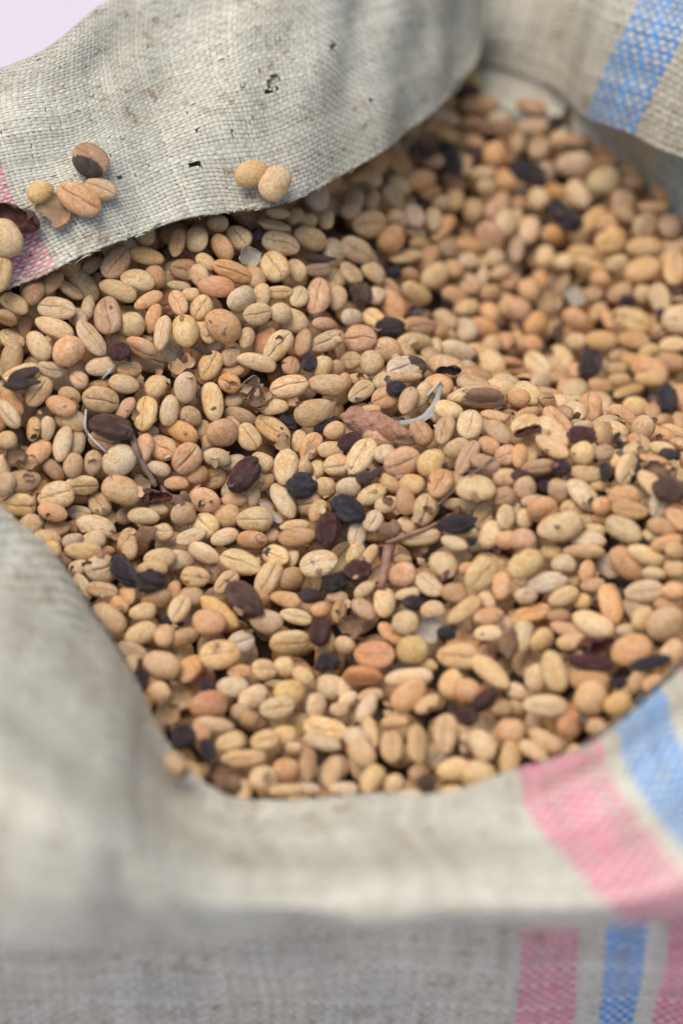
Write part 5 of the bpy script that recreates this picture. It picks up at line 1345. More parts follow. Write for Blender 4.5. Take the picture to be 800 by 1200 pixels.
1142,1078,67,0.33,0.02,-0.17,0.93,107,75,54,t,s,C
-20,-462,-113,0.24,-0.61,0.76,0.04,114,78,56,o,k,B
-684,542,534,0.95,0.07,0.07,-0.29,115,87,62,c,s,C
-95,-753,-197,0.10,-0.61,0.78,-0.07,118,86,62,c,k,B
168,-1243,-255,-0.26,-0.05,-0.12,0.96,126,90,65,o,s,C
485,2060,315,0.69,0.16,-0.03,0.71,113,89,64,y,s,C
-301,796,540,0.00,0.83,-0.53,-0.17,106,82,59,c,k,C
-593,68,253,0.62,0.12,0.16,-0.76,117,84,61,o,s,B
22,561,212,-0.19,0.91,0.30,-0.21,98,77,56,c,k,B
776,1514,166,0.71,-0.39,-0.37,0.45,116,83,60,t,s,B
117,865,201,-0.47,0.21,-0.26,0.82,113,76,55,b,s,B
101,-604,-125,0.04,-0.15,0.00,0.99,108,80,58,n,s,B
541,-909,-122,0.24,0.50,0.68,0.49,115,85,61,t,k,B
1133,803,-55,0.00,0.89,-0.43,-0.12,113,85,61,o,k,C
174,667,103,0.92,-0.15,0.26,-0.27,114,86,62,t,s,C
-850,382,509,0.59,0.16,0.04,-0.79,121,89,64,c,s,C
1120,-374,224,0.08,0.82,-0.56,-0.05,105,81,59,y,k,C
158,-962,-201,0.91,0.00,0.05,-0.42,111,88,64,c,s,B
732,113,100,0.12,-0.58,0.60,-0.53,117,88,63,t,k,C
-517,-378,-55,0.59,0.24,0.12,0.76,114,87,62,b,s,B
320,181,192,0.43,0.88,0.19,-0.07,114,76,55,t,k,C
-509,421,463,-0.04,-0.31,0.87,0.38,127,101,72,c,k,B
957,812,-83,0.00,0.53,0.83,0.16,113,76,55,c,k,B
-596,621,546,-0.15,0.46,0.86,-0.17,117,80,58,t,k,C
325,1039,84,0.54,-0.13,0.18,-0.81,106,71,51,c,s,C
-329,213,297,-0.21,0.43,0.85,0.24,122,81,59,c,k,B
645,-1150,-177,0.90,0.18,-0.08,-0.38,103,74,53,n,s,C
661,-395,143,-0.47,-0.15,-0.16,0.86,93,68,49,t,s,C
747,-715,-19,0.22,-0.65,0.72,-0.06,108,85,61,t,k,C
585,660,-97,-0.09,-0.08,0.99,-0.07,117,85,61,t,k,C
-421,-243,-4,-0.50,0.04,-0.31,0.81,120,92,66,c,s,C
-862,-487,-59,0.03,-0.26,0.96,0.09,119,88,64,c,k,C
-861,153,402,-0.35,0.93,0.09,-0.11,106,74,53,o,k,B
378,1102,75,0.15,0.73,-0.57,-0.34,104,79,57,y,k,B
-283,-333,-48,0.99,0.08,0.03,0.08,113,85,61,y,s,B
757,675,-123,-0.00,-0.32,0.95,-0.01,108,72,52,c,k,C
315,1636,259,0.92,0.24,0.21,0.22,112,77,55,n,s,C
433,1570,208,-0.14,-0.33,0.91,0.19,130,102,73,t,k,B
-285,-1038,-225,-0.49,0.86,0.11,-0.09,109,84,61,t,k,B
86,-365,-24,0.76,0.15,0.16,-0.61,109,77,56,o,s,B
445,1288,113,0.13,0.19,-0.14,0.96,100,69,50,n,s,C
839,40,109,0.10,0.80,0.54,-0.24,111,80,57,o,k,C
752,-1117,-148,0.12,-0.48,0.87,0.03,123,95,68,y,k,C
-18,-10,137,-0.46,-0.05,-0.30,0.83,105,78,56,o,s,C
1301,-43,57,-0.01,0.66,0.70,-0.29,105,84,60,c,k,C
-5,-334,-34,0.88,0.13,-0.22,0.40,120,85,61,g,s,B
-426,-1137,-231,-0.16,0.90,-0.41,0.03,118,82,59,c,k,C
63,-1008,-222,-0.11,0.88,-0.47,-0.00,115,82,59,c,k,B
-413,396,438,0.67,0.30,0.06,0.68,112,79,57,w,s,C
1237,890,-9,0.97,0.02,0.06,-0.23,119,91,66,n,s,C
633,1305,65,0.95,0.22,0.06,-0.19,107,82,59,y,s,C
-322,315,378,-0.11,0.98,0.14,-0.04,93,62,45,c,k,B
-586,451,485,0.97,0.08,0.02,0.22,109,73,53,t,s,B
1465,471,-89,0.21,0.93,0.28,0.10,109,80,57,g,k,C
-391,477,463,0.06,0.13,0.23,0.96,100,73,53,t,s,C
859,-362,222,-0.14,0.68,0.70,0.17,118,91,65,w,k,B
691,-91,224,0.04,0.71,-0.69,0.12,113,82,59,t,k,C
1,-905,-211,0.95,-0.08,0.05,-0.31,103,82,59,o,s,C
434,1683,226,-0.01,0.88,-0.47,-0.08,102,69,50,n,k,B
-1011,361,516,0.99,-0.10,0.03,-0.10,115,78,56,c,s,C
-310,-93,62,-0.43,0.80,0.42,-0.07,116,80,58,b,k,C
-1207,-188,84,-0.28,0.82,-0.50,-0.07,121,80,57,w,k,C
-680,436,491,-0.02,-0.21,0.94,0.28,106,82,59,g,k,B
590,519,-66,0.97,-0.19,0.09,-0.09,106,77,55,o,s,C
420,895,-28,-0.39,0.43,0.75,-0.32,116,88,63,o,k,C
678,-485,77,0.10,0.58,0.70,0.40,121,83,60,n,k,B
-517,50,216,-0.15,0.55,0.77,0.30,112,88,63,n,k,B
876,-1020,-92,0.05,0.47,0.86,0.21,115,86,62,c,k,C
682,-658,-9,0.88,0.18,-0.02,-0.44,115,92,66,c,s,C
1304,658,-90,0.34,-0.02,-0.06,0.94,108,78,56,g,s,C
-666,125,324,-0.24,0.37,0.89,0.06,104,80,58,b,k,B
304,-898,-157,0.02,-0.08,0.03,1.00,113,75,54,c,s,B
-250,-461,-109,0.65,-0.08,-0.30,0.70,113,89,64,t,s,C
-460,-526,-108,0.02,-0.42,0.90,0.10,130,97,70,c,k,B
-879,-359,-4,0.27,0.93,-0.19,-0.18,108,77,55,t,k,C
-931,-290,43,0.76,-0.16,-0.26,0.57,125,90,65,w,s,C
1447,320,-78,0.42,0.76,0.45,0.20,108,85,61,o,k,C
320,942,45,0.17,0.87,-0.31,-0.35,91,67,48,w,k,B
1051,-690,96,0.89,0.41,-0.16,-0.13,120,93,67,c,s,C
137,-468,-58,-0.06,0.18,0.75,-0.63,125,88,63,c,s,B
338,-220,169,0.01,0.98,-0.21,0.04,115,90,65,c,k,B
-933,-416,-27,0.97,0.21,-0.04,-0.06,95,68,49,t,s,C
648,-908,-105,0.15,-0.33,0.93,-0.02,116,93,67,o,k,B
-105,-569,-157,-0.33,-0.11,0.27,0.90,110,78,56,t,s,B
-153,-294,-30,0.03,0.21,0.83,0.53,105,72,52,o,k,B
1108,248,-92,0.45,0.86,-0.25,-0.07,129,89,64,g,k,C
748,-246,242,0.01,-0.19,0.88,0.43,127,99,71,c,k,B
220,873,100,-0.48,0.79,0.26,-0.29,110,78,56,b,k,C
179,-879,-177,0.33,0.02,-0.08,0.94,117,78,56,c,s,B
-439,-107,73,-0.11,0.27,0.93,0.22,140,93,67,r,k,B
893,1227,57,0.98,0.07,-0.05,-0.18,101,76,55,b,s,B
677,-774,-54,0.75,0.06,-0.08,0.65,111,79,57,c,s,B
-743,-293,2,-0.05,-0.17,0.93,0.33,110,82,59,t,k,C
-922,493,545,-0.04,-0.17,0.97,0.16,107,85,61,c,k,C
-921,73,357,0.83,-0.05,0.29,-0.48,111,77,56,y,s,B
310,-1253,-246,-0.00,0.07,0.96,-0.26,121,93,67,t,k,C
241,167,211,0.06,0.75,-0.66,0.10,115,77,55,b,k,B
-270,-823,-202,0.31,0.14,0.17,0.92,122,96,69,t,s,B
951,1396,129,-0.05,0.28,0.96,0.02,107,75,54,t,k,C
872,1096,5,-0.24,0.88,0.41,0.04,122,85,62,t,k,B
998,-598,133,0.09,-0.07,0.94,0.31,106,81,58,c,k,C
-15,1009,388,-0.10,0.69,0.71,0.06,100,70,51,c,k,B
-267,129,206,0.00,0.04,-0.46,0.89,127,97,70,n,s,B
367,64,224,-0.29,0.86,0.36,-0.21,125,85,61,c,k,C
-81,505,296,0.64,0.31,0.26,0.65,103,75,54,c,s,C
182,14,204,-0.12,-0.14,0.05,0.98,103,70,50,c,s,B
88,378,185,-0.06,0.73,0.65,-0.20,122,95,68,t,k,C
-1181,97,311,0.74,0.48,-0.11,-0.45,127,85,61,o,s,C
894,1460,147,-0.01,-0.19,0.81,0.56,108,79,57,t,k,C
345,1246,152,0.96,0.08,0.26,-0.11,106,84,60,o,s,B
123,-1073,-228,0.01,0.44,0.88,0.17,117,79,57,t,k,B
1106,1231,108,0.85,0.08,-0.01,0.52,105,70,50,t,s,B
1201,-271,182,0.95,-0.12,0.11,0.28,124,82,59,t,s,C
-804,456,523,-0.41,0.08,-0.23,0.88,119,84,60,c,s,B
1111,-811,51,0.85,-0.04,-0.22,0.47,114,84,61,g,s,C
6,-168,69,0.87,0.24,-0.05,-0.42,120,90,65,o,s,B
-364,-441,-91,-0.06,0.98,0.20,-0.02,103,80,58,c,k,B
246,-665,-86,0.91,0.04,-0.19,0.38,108,82,59,c,s,B
-863,255,464,-0.18,0.96,-0.19,-0.10,98,67,48,o,k,C
-164,130,197,-0.13,0.01,-0.58,0.80,112,81,58,t,s,B
1003,-133,170,-0.06,0.01,0.96,-0.27,119,94,68,g,k,C
70,-230,55,0.95,0.24,-0.14,-0.12,112,78,56,r,s,C
466,-662,-22,0.09,0.66,0.65,0.37,116,92,66,t,k,B
326,-431,57,0.09,-0.04,0.98,0.15,126,91,65,y,k,B
-783,239,434,-0.18,0.13,0.97,0.06,113,87,63,o,k,B
872,-127,199,0.88,0.07,-0.18,-0.43,97,65,47,c,s,C
1012,112,3,0.48,0.68,-0.53,-0.14,130,91,65,y,k,C
999,202,-51,0.31,0.10,0.56,0.76,109,76,55,t,s,C
748,1239,37,0.75,0.06,0.20,-0.63,106,80,58,r,s,B
-34,-627,-167,0.05,-0.69,0.71,0.13,120,90,65,o,k,B
427,332,78,0.29,0.40,0.68,0.54,113,80,58,t,k,C
574,261,66,-0.23,-0.16,0.96,-0.04,129,96,69,t,k,C
926,-701,45,0.95,0.26,-0.09,-0.15,121,94,67,c,s,B
368,808,-24,-0.19,0.33,0.92,0.12,118,94,68,c,k,C
1317,254,-81,0.03,-0.01,0.38,0.92,101,67,49,c,s,C
-418,620,516,0.10,-0.43,0.90,-0.04,122,88,63,r,k,B
-96,832,411,-0.05,0.92,0.29,-0.26,111,77,55,c,k,B
294,1408,230,0.32,0.23,0.11,0.91,106,81,58,c,s,B
1300,-145,108,0.42,0.75,-0.49,-0.14,105,82,59,c,k,C
44,953,312,0.51,-0.31,0.32,-0.74,119,80,57,o,s,B
493,-199,224,0.08,0.75,0.63,0.20,122,91,66,c,k,C
-506,-285,-18,0.01,-0.06,0.99,0.10,116,88,63,c,k,B
-418,-1025,-213,0.98,-0.15,-0.04,0.11,102,70,50,b,s,B
-965,-20,289,0.09,-0.59,0.76,0.26,108,84,60,t,k,B
120,270,194,0.98,-0.04,0.10,0.16,111,86,62,c,s,C
120,-150,118,0.16,-0.25,0.93,0.20,109,85,61,o,k,C
982,1031,9,0.17,0.37,0.80,0.44,111,82,59,t,k,B
132,-750,-155,0.07,0.21,0.97,-0.01,114,85,61,n,k,B
900,1014,-20,0.92,0.17,-0.06,-0.35,114,79,57,r,s,B
-143,-1253,-262,0.23,0.82,0.47,0.25,108,79,57,b,k,C
-941,411,532,0.09,0.84,0.50,0.17,118,92,66,c,k,C
420,-839,-112,0.67,-0.13,-0.38,0.63,109,86,62,o,s,B
1083,37,39,0.71,0.00,0.39,0.58,116,85,61,t,s,C
-53,424,266,0.27,0.87,-0.35,-0.23,124,97,70,o,k,B
1129,1153,90,0.46,-0.04,-0.21,0.86,111,76,55,t,s,C
779,-1031,-118,-0.19,0.84,0.50,0.07,118,82,59,c,k,C
549,1169,26,-0.38,0.08,-0.29,0.87,108,85,61,c,s,B
733,-959,-105,0.46,0.06,0.06,0.89,106,82,59,o,s,B
917,-9,116,-0.21,-0.13,0.92,0.31,91,72,52,c,k,C
1063,844,-51,0.05,0.64,0.74,0.21,115,77,56,t,k,B
825,255,-23,-0.05,0.13,0.18,0.97,115,87,62,c,s,C
-254,243,303,-0.33,0.89,-0.28,-0.16,114,79,57,c,k,C
801,858,-92,-0.01,-0.13,0.92,0.38,110,76,55,o,k,B
448,1185,71,-0.18,-0.49,0.77,0.38,107,80,57,o,k,B
1042,1387,140,-0.15,0.77,-0.62,-0.06,122,90,65,n,k,B
943,-308,245,0.09,0.38,0.90,0.18,94,69,50,o,k,C
-1076,-341,9,-0.04,0.70,0.64,0.33,108,72,52,c,k,C
-370,32,152,0.87,0.28,-0.05,0.40,120,83,60,g,s,C
-605,543,522,-0.50,0.09,-0.31,0.81,117,86,62,n,s,B
1193,35,23,-0.32,-0.49,0.81,0.09,104,77,56,c,k,C
-689,-498,-74,-0.01,-0.14,0.97,0.18,108,80,57,o,k,B
825,-943,-79,-0.24,0.90,-0.37,0.04,115,78,56,c,k,C
-418,313,397,-0.19,0.74,0.64,0.05,128,98,71,w,k,B
583,1537,176,-0.15,0.78,-0.61,-0.02,122,95,69,o,k,B
-1231,212,372,-0.08,0.69,0.67,0.25,115,83,59,c,k,C
-116,191,232,-0.11,0.54,0.82,0.16,125,90,65,g,k,B
404,141,189,0.69,-0.04,0.23,0.69,105,70,50,t,s,C
322,-55,221,0.21,0.64,0.68,0.30,100,80,58,n,k,C
-1224,-91,155,0.84,0.19,-0.20,0.47,102,68,49,n,s,C
383,487,19,0.16,0.98,-0.07,-0.11,120,87,63,c,k,C
507,801,-78,0.82,-0.02,0.12,-0.57,130,95,69,y,s,B
-125,-844,-211,-0.05,-0.01,0.97,0.23,112,78,56,c,k,A
259,-472,4,0.63,0.19,-0.01,0.76,105,80,58,n,s,B
576,-815,-82,0.07,-0.60,0.78,0.18,113,85,61,c,k,B
305,360,107,0.61,0.75,0.25,-0.02,120,79,57,c,k,C
335,717,-10,-0.36,0.60,0.63,-0.33,110,82,59,y,k,C
-511,-992,-200,0.92,0.28,0.01,0.27,117,88,63,c,s,B
528,2268,368,0.03,0.92,0.38,0.04,107,75,54,n,k,C
198,-547,-62,0.22,0.11,0.89,0.39,100,80,57,y,k,B
680,439,-64,-0.13,0.56,0.74,-0.35,95,62,45,t,k,C
-537,-889,-177,0.22,-0.67,0.69,-0.19,111,87,63,w,k,B
-722,356,470,-0.32,0.91,-0.26,-0.08,118,83,60,c,k,B
541,-435,107,0.37,-0.55,0.73,-0.15,119,92,66,t,k,B
597,-51,226,-0.07,0.72,0.66,-0.20,130,88,64,w,k,C
-1118,234,429,0.22,0.66,0.52,0.50,111,81,58,c,k,C
672,-151,243,0.34,0.81,-0.47,-0.13,94,65,47,o,k,C
-1109,-219,89,-0.30,-0.09,-0.36,0.88,120,91,66,t,s,C
523,897,-64,-0.00,0.96,0.26,-0.13,106,83,60,w,k,B
-645,270,418,-0.07,-0.07,0.99,-0.10,124,94,68,y,k,B
-184,-396,-83,0.83,0.34,0.02,0.44,105,81,58,o,s,C
1013,-207,205,-0.11,-0.44,0.88,-0.14,120,91,65,c,k,C
677,1456,137,0.99,-0.06,-0.07,0.12,98,78,56,c,s,C
-750,134,355,-0.13,0.19,0.89,0.39,127,88,63,t,k,B
937,-84,159,-0.10,-0.35,0.86,-0.35,101,69,50,c,k,C
-374,-935,-204,-0.00,0.83,-0.55,-0.09,116,85,61,t,k,B
113,563,146,-0.09,0.79,0.58,-0.19,109,84,61,c,k,C
-950,232,469,-0.43,0.90,0.03,-0.04,132,90,65,c,k,B
-517,-474,-86,-0.23,0.73,0.64,-0.04,114,83,60,t,k,B
923,108,33,0.52,0.12,-0.58,-0.61,102,73,52,g,s,C
441,244,123,0.06,0.60,0.76,-0.25,130,95,68,g,k,C
-62,588,295,0.57,-0.75,-0.04,0.34,111,89,64,c,k,C
-484,-1071,-217,0.98,0.07,0.05,-0.20,85,58,42,c,s,C
1264,-323,179,-0.06,0.17,0.98,0.03,108,80,57,y,k,C
1258,564,-114,0.75,0.04,0.04,-0.66,125,84,60,c,s,C
1110,158,-46,0.25,0.78,-0.56,0.12,103,77,56,b,k,C
-158,445,349,0.62,0.43,0.32,0.57,108,72,52,n,s,C
-1095,-129,167,-0.20,0.75,0.60,0.19,119,87,62,t,k,C
-711,614,545,0.12,0.98,-0.13,-0.06,121,94,68,r,k,C
-711,-42,176,0.08,-0.57,0.79,0.21,110,84,61,r,k,B
1069,694,-103,-0.28,0.74,-0.60,0.12,122,93,67,c,k,C
-1026,-99,210,0.82,0.57,0.01,0.01,104,72,52,c,s,C
-197,-1083,-236,0.77,-0.03,0.16,-0.62,113,85,61,n,s,B
1219,266,-95,0.41,0.01,0.29,0.87,132,101,73,b,s,C
1333,43,10,-0.28,0.07,0.10,0.95,121,88,63,g,s,C
-468,-647,-137,-0.38,0.74,0.52,-0.19,110,74,53,c,k,B
-530,326,425,-0.00,0.07,-0.49,0.87,116,87,62,r,s,B
1422,234,-62,-0.03,0.87,0.49,-0.09,126,93,67,c,k,C
127,1291,321,0.67,0.18,0.14,0.70,119,87,62,r,s,C
917,-814,-8,0.76,0.23,-0.11,0.60,125,90,65,o,s,B
160,956,193,0.37,0.64,-0.43,-0.52,108,76,55,t,k,C
-351,559,479,-0.07,0.09,-0.23,0.97,115,83,59,t,s,B
417,-234,190,-0.16,-0.25,0.23,0.93,118,94,68,b,s,B
-9,351,236,-0.44,0.54,0.56,-0.44,111,75,54,t,k,B
-608,-842,-160,-0.01,-0.28,0.95,0.16,116,80,57,c,k,C
555,-167,243,0.19,-0.65,0.73,-0.11,109,72,52,t,k,B
1151,994,30,0.41,-0.05,-0.28,0.87,107,72,52,o,s,C
248,-249,118,0.78,0.49,-0.12,-0.37,112,79,57,w,s,B
846,1398,116,0.60,0.13,-0.09,0.79,125,96,69,t,s,B
224,-807,-145,0.53,0.28,0.24,0.77,109,72,52,c,s,C
496,-292,185,-0.25,0.91,0.31,0.13,134,94,68,c,k,C
90,26,181,0.17,0.95,0.20,0.16,112,89,64,c,k,B
1041,-855,14,0.61,-0.00,-0.21,0.76,106,71,51,o,s,C
303,114,220,0.53,-0.02,0.11,0.84,114,82,59,c,s,B
-525,-591,-115,-0.10,0.22,0.97,0.02,110,87,63,t,k,B
1192,-505,193,0.94,0.05,0.00,0.32,112,85,61,c,s,C
871,680,-126,-0.17,-0.50,0.76,0.39,120,95,68,g,k,B
214,784,82,0.30,0.23,-0.21,0.90,113,82,59,o,s,B
490,62,203,0.36,0.09,0.39,0.84,109,73,52,r,s,C
976,901,-46,-0.30,-0.15,-0.14,0.93,109,74,54,y,s,C
252,993,122,-0.14,-0.20,0.94,0.22,125,98,70,t,k,C
789,-590,43,0.60,-0.47,0.51,-0.40,123,90,65,n,k,B
-90,737,375,0.52,-0.80,0.00,0.32,94,74,53,c,k,C
-125,-668,-182,0.02,0.42,0.89,0.17,115,80,57,n,k,B
-1206,9,239,0.89,0.42,-0.15,-0.01,123,82,59,c,s,C
393,-1006,-176,0.01,0.89,0.42,0.17,112,80,57,o,k,B
815,463,-107,0.98,-0.17,0.09,0.07,106,85,61,c,s,C
226,581,71,0.14,0.92,0.33,-0.15,123,97,70,t,k,C
55,193,209,-0.10,0.90,0.42,-0.08,111,76,55,w,k,C
607,-338,177,1.00,0.07,-0.00,-0.01,94,66,48,c,s,C
690,42,158,0.35,0.88,0.31,-0.07,123,89,64,o,k,C
733,-841,-67,-0.41,-0.17,-0.03,0.90,109,80,57,r,s,C
-333,-1140,-235,0.90,-0.02,0.04,-0.44,107,76,55,w,s,C
-999,-334,19,0.01,0.99,0.09,0.08,121,93,67,w,k,C
-825,69,323,-0.10,0.99,0.03,-0.10,115,91,66,y,k,B
336,-342,108,0.67,0.38,-0.11,-0.63,99,75,54,t,s,C
573,1083,-13,0.87,0.34,0.08,0.36,130,94,68,c,s,B
144,1101,266,-0.38,-0.32,0.76,0.43,103,77,56,c,k,B
-1189,405,495,0.65,0.35,-0.06,-0.67,99,78,56,y,s,C
-204,-56,78,0.27,0.07,-0.11,0.96,114,80,58,r,s,C
-149,550,365,-0.16,-0.56,0.77,0.26,121,88,63,t,k,B
381,1337,162,-0.39,0.30,-0.60,0.63,107,79,57,n,s,C
870,-301,242,0.77,-0.05,0.04,-0.63,114,82,59,t,s,C
-124,958,466,0.85,-0.15,0.35,-0.35,101,69,50,g,s,C
401,602,-26,0.01,0.91,0.35,-0.20,128,89,64,b,k,C
61,-525,-116,0.08,0.93,0.34,0.10,119,80,57,c,k,B
-291,-598,-153,-0.08,0.82,-0.55,-0.11,110,78,56,c,k,B
1083,-309,223,0.27,0.93,0.25,-0.06,122,89,64,c,k,C
167,-73,170,-0.13,0.95,-0.29,0.00,113,75,54,c,k,C
182,1388,295,-0.03,0.86,-0.48,-0.20,114,77,56,c,k,C
-1043,462,546,-0.07,-0.37,0.84,0.40,106,84,61,c,k,C
444,-475,74,0.95,0.31,0.03,-0.05,121,91,65,t,s,B
-284,489,436,-0.36,0.92,0.02,-0.15,106,71,51,y,k,C
644,206,73,0.01,0.40,0.89,-0.21,97,74,53,t,k,C
522,-15,225,0.09,0.36,0.90,0.23,128,86,62,n,k,B
-472,-26,138,-0.45,-0.28,0.09,0.84,102,70,50,t,s,C
172,144,215,0.72,0.07,-0.09,-0.68,104,75,54,o,s,C
371,-518,33,-0.43,-0.04,-0.25,0.87,114,92,66,c,s,B
1184,-650,139,0.09,0.39,0.81,0.43,103,81,58,n,k,C
-631,-164,60,0.39,0.07,-0.33,0.86,119,93,67,t,s,B
-348,-192,16,-0.02,-0.31,0.92,0.24,104,72,52,b,k,C
1309,780,-51,0.89,0.09,-0.15,0.43,129,88,64,t,s,C
995,-779,33,0.81,0.33,-0.13,-0.46,109,72,52,o,s,C
1351,358,-100,0.63,0.13,-0.18,-0.74,101,80,58,c,s,C
1127,912,-11,-0.01,0.18,0.98,0.05,118,84,61,y,k,C
-914,313,499,-0.37,0.79,-0.48,0.06,114,83,60,c,k,B
-93,32,141,0.06,-0.51,0.79,0.34,106,77,55,y,k,B
-219,-758,-197,0.41,-0.01,-0.12,0.90,113,84,61,n,s,B
-80,-216,21,-0.17,0.80,0.58,0.05,117,90,65,t,k,B
1040,479,-135,-0.09,0.63,0.76,-0.13,104,81,58,r,k,C
321,-125,202,0.06,0.62,0.73,0.30,99,75,54,c,k,B
602,771,-102,-0.04,-0.12,0.99,0.08,97,64,46,b,k,B
-106,362,295,-0.24,0.94,-0.03,-0.23,111,88,64,o,k,B
-990,73,361,-0.31,0.93,-0.22,0.01,105,70,50,t,k,C
-197,-536,-143,-0.05,0.17,0.94,-0.28,107,79,57,t,k,B
1060,1030,30,0.91,-0.05,0.09,-0.40,105,78,56,o,s,B
995,-506,193,0.97,-0.06,-0.01,-0.23,109,86,62,b,s,C
1034,-408,238,0.96,0.03,0.06,0.29,110,74,53,y,s,C
-380,-841,-190,0.24,0.91,-0.27,-0.18,119,85,62,t,k,C
524,1469,158,0.95,0.27,0.12,0.12,105,81,59,o,s,B
904,202,-21,-0.42,0.41,-0.35,0.73,105,77,56,c,s,C
526,1336,102,-0.07,-0.21,0.94,0.26,117,91,66,o,k,C
-1026,261,474,0.13,0.62,0.69,0.35,112,79,57,g,k,C
1390,133,-30,-0.09,0.98,-0.14,0.05,119,91,66,c,k,C
1172,-186,156,0.48,0.82,0.32,-0.02,112,85,61,t,k,C
-651,-628,-108,0.78,0.11,0.05,-0.61,99,66,48,b,s,B
693,606,-111,0.24,0.92,0.31,-0.00,111,87,63,n,k,C
682,-283,223,-0.13,-0.15,0.22,0.96,124,86,62,t,s,C
1124,-589,164,-0.04,0.90,-0.43,-0.08,130,104,75,c,k,C
-856,-178,101,0.73,0.13,0.10,-0.66,120,81,59,w,s,C
536,-636,-6,0.12,0.94,-0.28,-0.15,124,82,59,c,k,B
531,-96,242,0.04,0.38,0.92,-0.04,112,77,55,t,k,B
193,1218,255,0.76,-0.29,0.35,-0.46,104,72,52,t,s,C
23,-803,-191,-0.08,0.78,-0.62,0.02,119,80,58,c,k,B
-60,100,181,0.07,0.05,0.98,0.16,129,98,71,n,k,B
-189,382,355,0.04,0.93,-0.27,-0.23,123,84,60,t,k,B
-1219,330,448,0.97,-0.10,-0.12,0.19,114,77,55,w,s,C
-450,88,228,-0.25,0.95,-0.07,-0.15,106,70,51,n,k,C
237,1073,170,-0.16,0.96,0.12,-0.21,119,95,68,r,k,B
508,1732,223,0.14,0.88,0.43,0.13,121,90,65,c,k,C
1138,566,-125,-0.32,0.93,-0.19,0.05,101,70,51,t,k,C
-106,-1021,-231,0.86,-0.10,-0.11,0.49,109,81,58,g,s,B
816,-851,-51,-0.23,-0.18,0.14,0.95,103,74,53,c,s,B
996,1206,76,0.98,-0.14,-0.09,0.07,121,86,62,c,s,B
-207,304,330,-0.15,-0.31,0.89,0.31,119,83,60,y,k,B
741,-188,242,0.26,0.95,-0.18,-0.08,114,86,62,n,k,C
758,-360,189,0.66,0.34,0.03,-0.67,102,70,51,c,s,C
943,-379,243,-0.36,0.93,0.09,0.02,110,73,53,c,k,C
1045,1293,113,0.86,-0.06,-0.19,0.47,109,74,53,r,s,B
1117,452,-133,0.13,0.99,-0.10,-0.00,116,91,66,t,k,C
-689,-374,-37,-0.16,0.15,0.96,-0.19,114,83,60,t,k,C
547,1259,62,-0.49,0.03,-0.24,0.84,114,78,56,c,s,C
-33,239,232,-0.17,0.28,0.94,-0.10,92,65,47,c,k,C
-485,495,486,0.83,0.43,0.02,-0.36,91,65,46,b,s,B
837,583,-130,0.65,-0.03,0.07,-0.75,93,74,53,c,s,C
-376,-1207,-246,0.32,0.05,0.02,0.94,102,76,55,t,s,C
1209,-374,201,-0.06,0.33,0.94,-0.03,115,82,59,y,k,C
-266,-254,-13,-0.27,-0.07,-0.12,0.95,106,75,54,c,s,C
566,-1196,-201,-0.02,-0.09,0.05,0.99,116,85,61,n,s,C
-528,-86,103,0.42,0.18,-0.21,0.87,133,90,65,o,s,B
895,406,-108,-0.02,0.12,0.00,0.99,117,82,59,o,s,C
-342,-521,-122,0.99,-0.11,0.05,0.04,106,73,53,o,s,B
617,881,-86,-0.36,0.04,-0.28,0.89,99,68,49,c,s,B
-406,242,345,0.00,0.83,-0.45,-0.34,128,95,68,o,k,B
173,-385,5,0.72,0.06,0.21,-0.66,113,78,57,c,s,B
227,-1188,-241,-0.46,0.88,-0.01,0.05,107,72,52,o,k,C
-1110,65,319,0.35,-0.38,0.85,-0.10,107,75,54,t,k,C
439,1917,281,0.23,0.14,0.03,0.96,105,77,56,y,s,C
877,785,-103,-0.24,0.68,-0.67,0.16,121,80,58,n,k,C
1097,-136,148,-0.32,-0.49,0.81,0.05,108,82,59,t,k,C
391,-919,-148,0.10,-0.22,0.97,0.05,122,84,61,c,k,A
600,-127,244,0.60,0.04,0.13,0.79,110,81,58,c,s,B
-334,424,434,0.87,0.21,0.03,0.44,112,78,56,o,s,C
-840,513,546,0.05,-0.54,0.84,-0.05,97,72,52,c,k,C
1110,-39,85,0.18,0.97,-0.13,-0.06,115,82,59,y,k,C
512,169,70,-0.12,0.20,0.91,-0.33,102,78,56,b,k,C
895,284,-130,-0.40,0.12,0.21,0.88,100,80,58,n,s,C
112,-15,106,-0.14,-0.13,-0.32,0.93,114,89,64,t,s,C
258,-898,-230,-0.13,-0.04,-0.34,0.93,123,84,61,c,s,B
395,-153,148,0.14,-0.14,0.93,0.32,117,88,63,c,k,B
-986,-84,143,-0.15,0.96,-0.21,-0.10,89,64,46,c,k,C
719,1573,126,0.83,0.33,0.02,-0.45,110,84,60,c,s,B
-1233,75,200,-0.07,0.85,-0.49,-0.19,98,68,49,c,k,C
-680,-688,-181,0.74,-0.13,0.27,-0.60,121,80,58,n,s,C
-82,234,178,0.05,0.10,0.09,0.99,111,74,53,r,s,C
1406,257,-133,0.90,-0.13,-0.03,-0.41,116,84,61,c,s,C
1040,-361,179,0.05,0.34,0.90,0.25,118,92,66,o,k,C
1282,696,-144,-0.29,0.87,0.40,0.03,128,98,71,t,k,C
1107,1211,40,0.16,0.69,0.65,0.28,110,74,53,b,k,C
-585,67,167,0.97,0.03,0.17,-0.15,118,78,56,t,s,C
13,-1211,-316,0.74,0.28,0.11,0.61,131,95,69,n,s,C
76,-889,-260,0.31,0.89,0.26,0.22,121,86,62,t,k,C
-822,-106,63,-0.41,0.73,0.55,-0.03,107,82,59,n,k,C
570,-14,151,0.24,0.16,0.43,0.85,114,77,55,t,s,C
343,-650,-112,0.32,-0.09,-0.26,0.91,106,73,53,t,s,C
458,-309,97,0.15,0.80,-0.52,-0.25,118,80,58,b,k,C
151,52,141,0.93,0.36,-0.05,-0.05,123,85,61,c,s,C
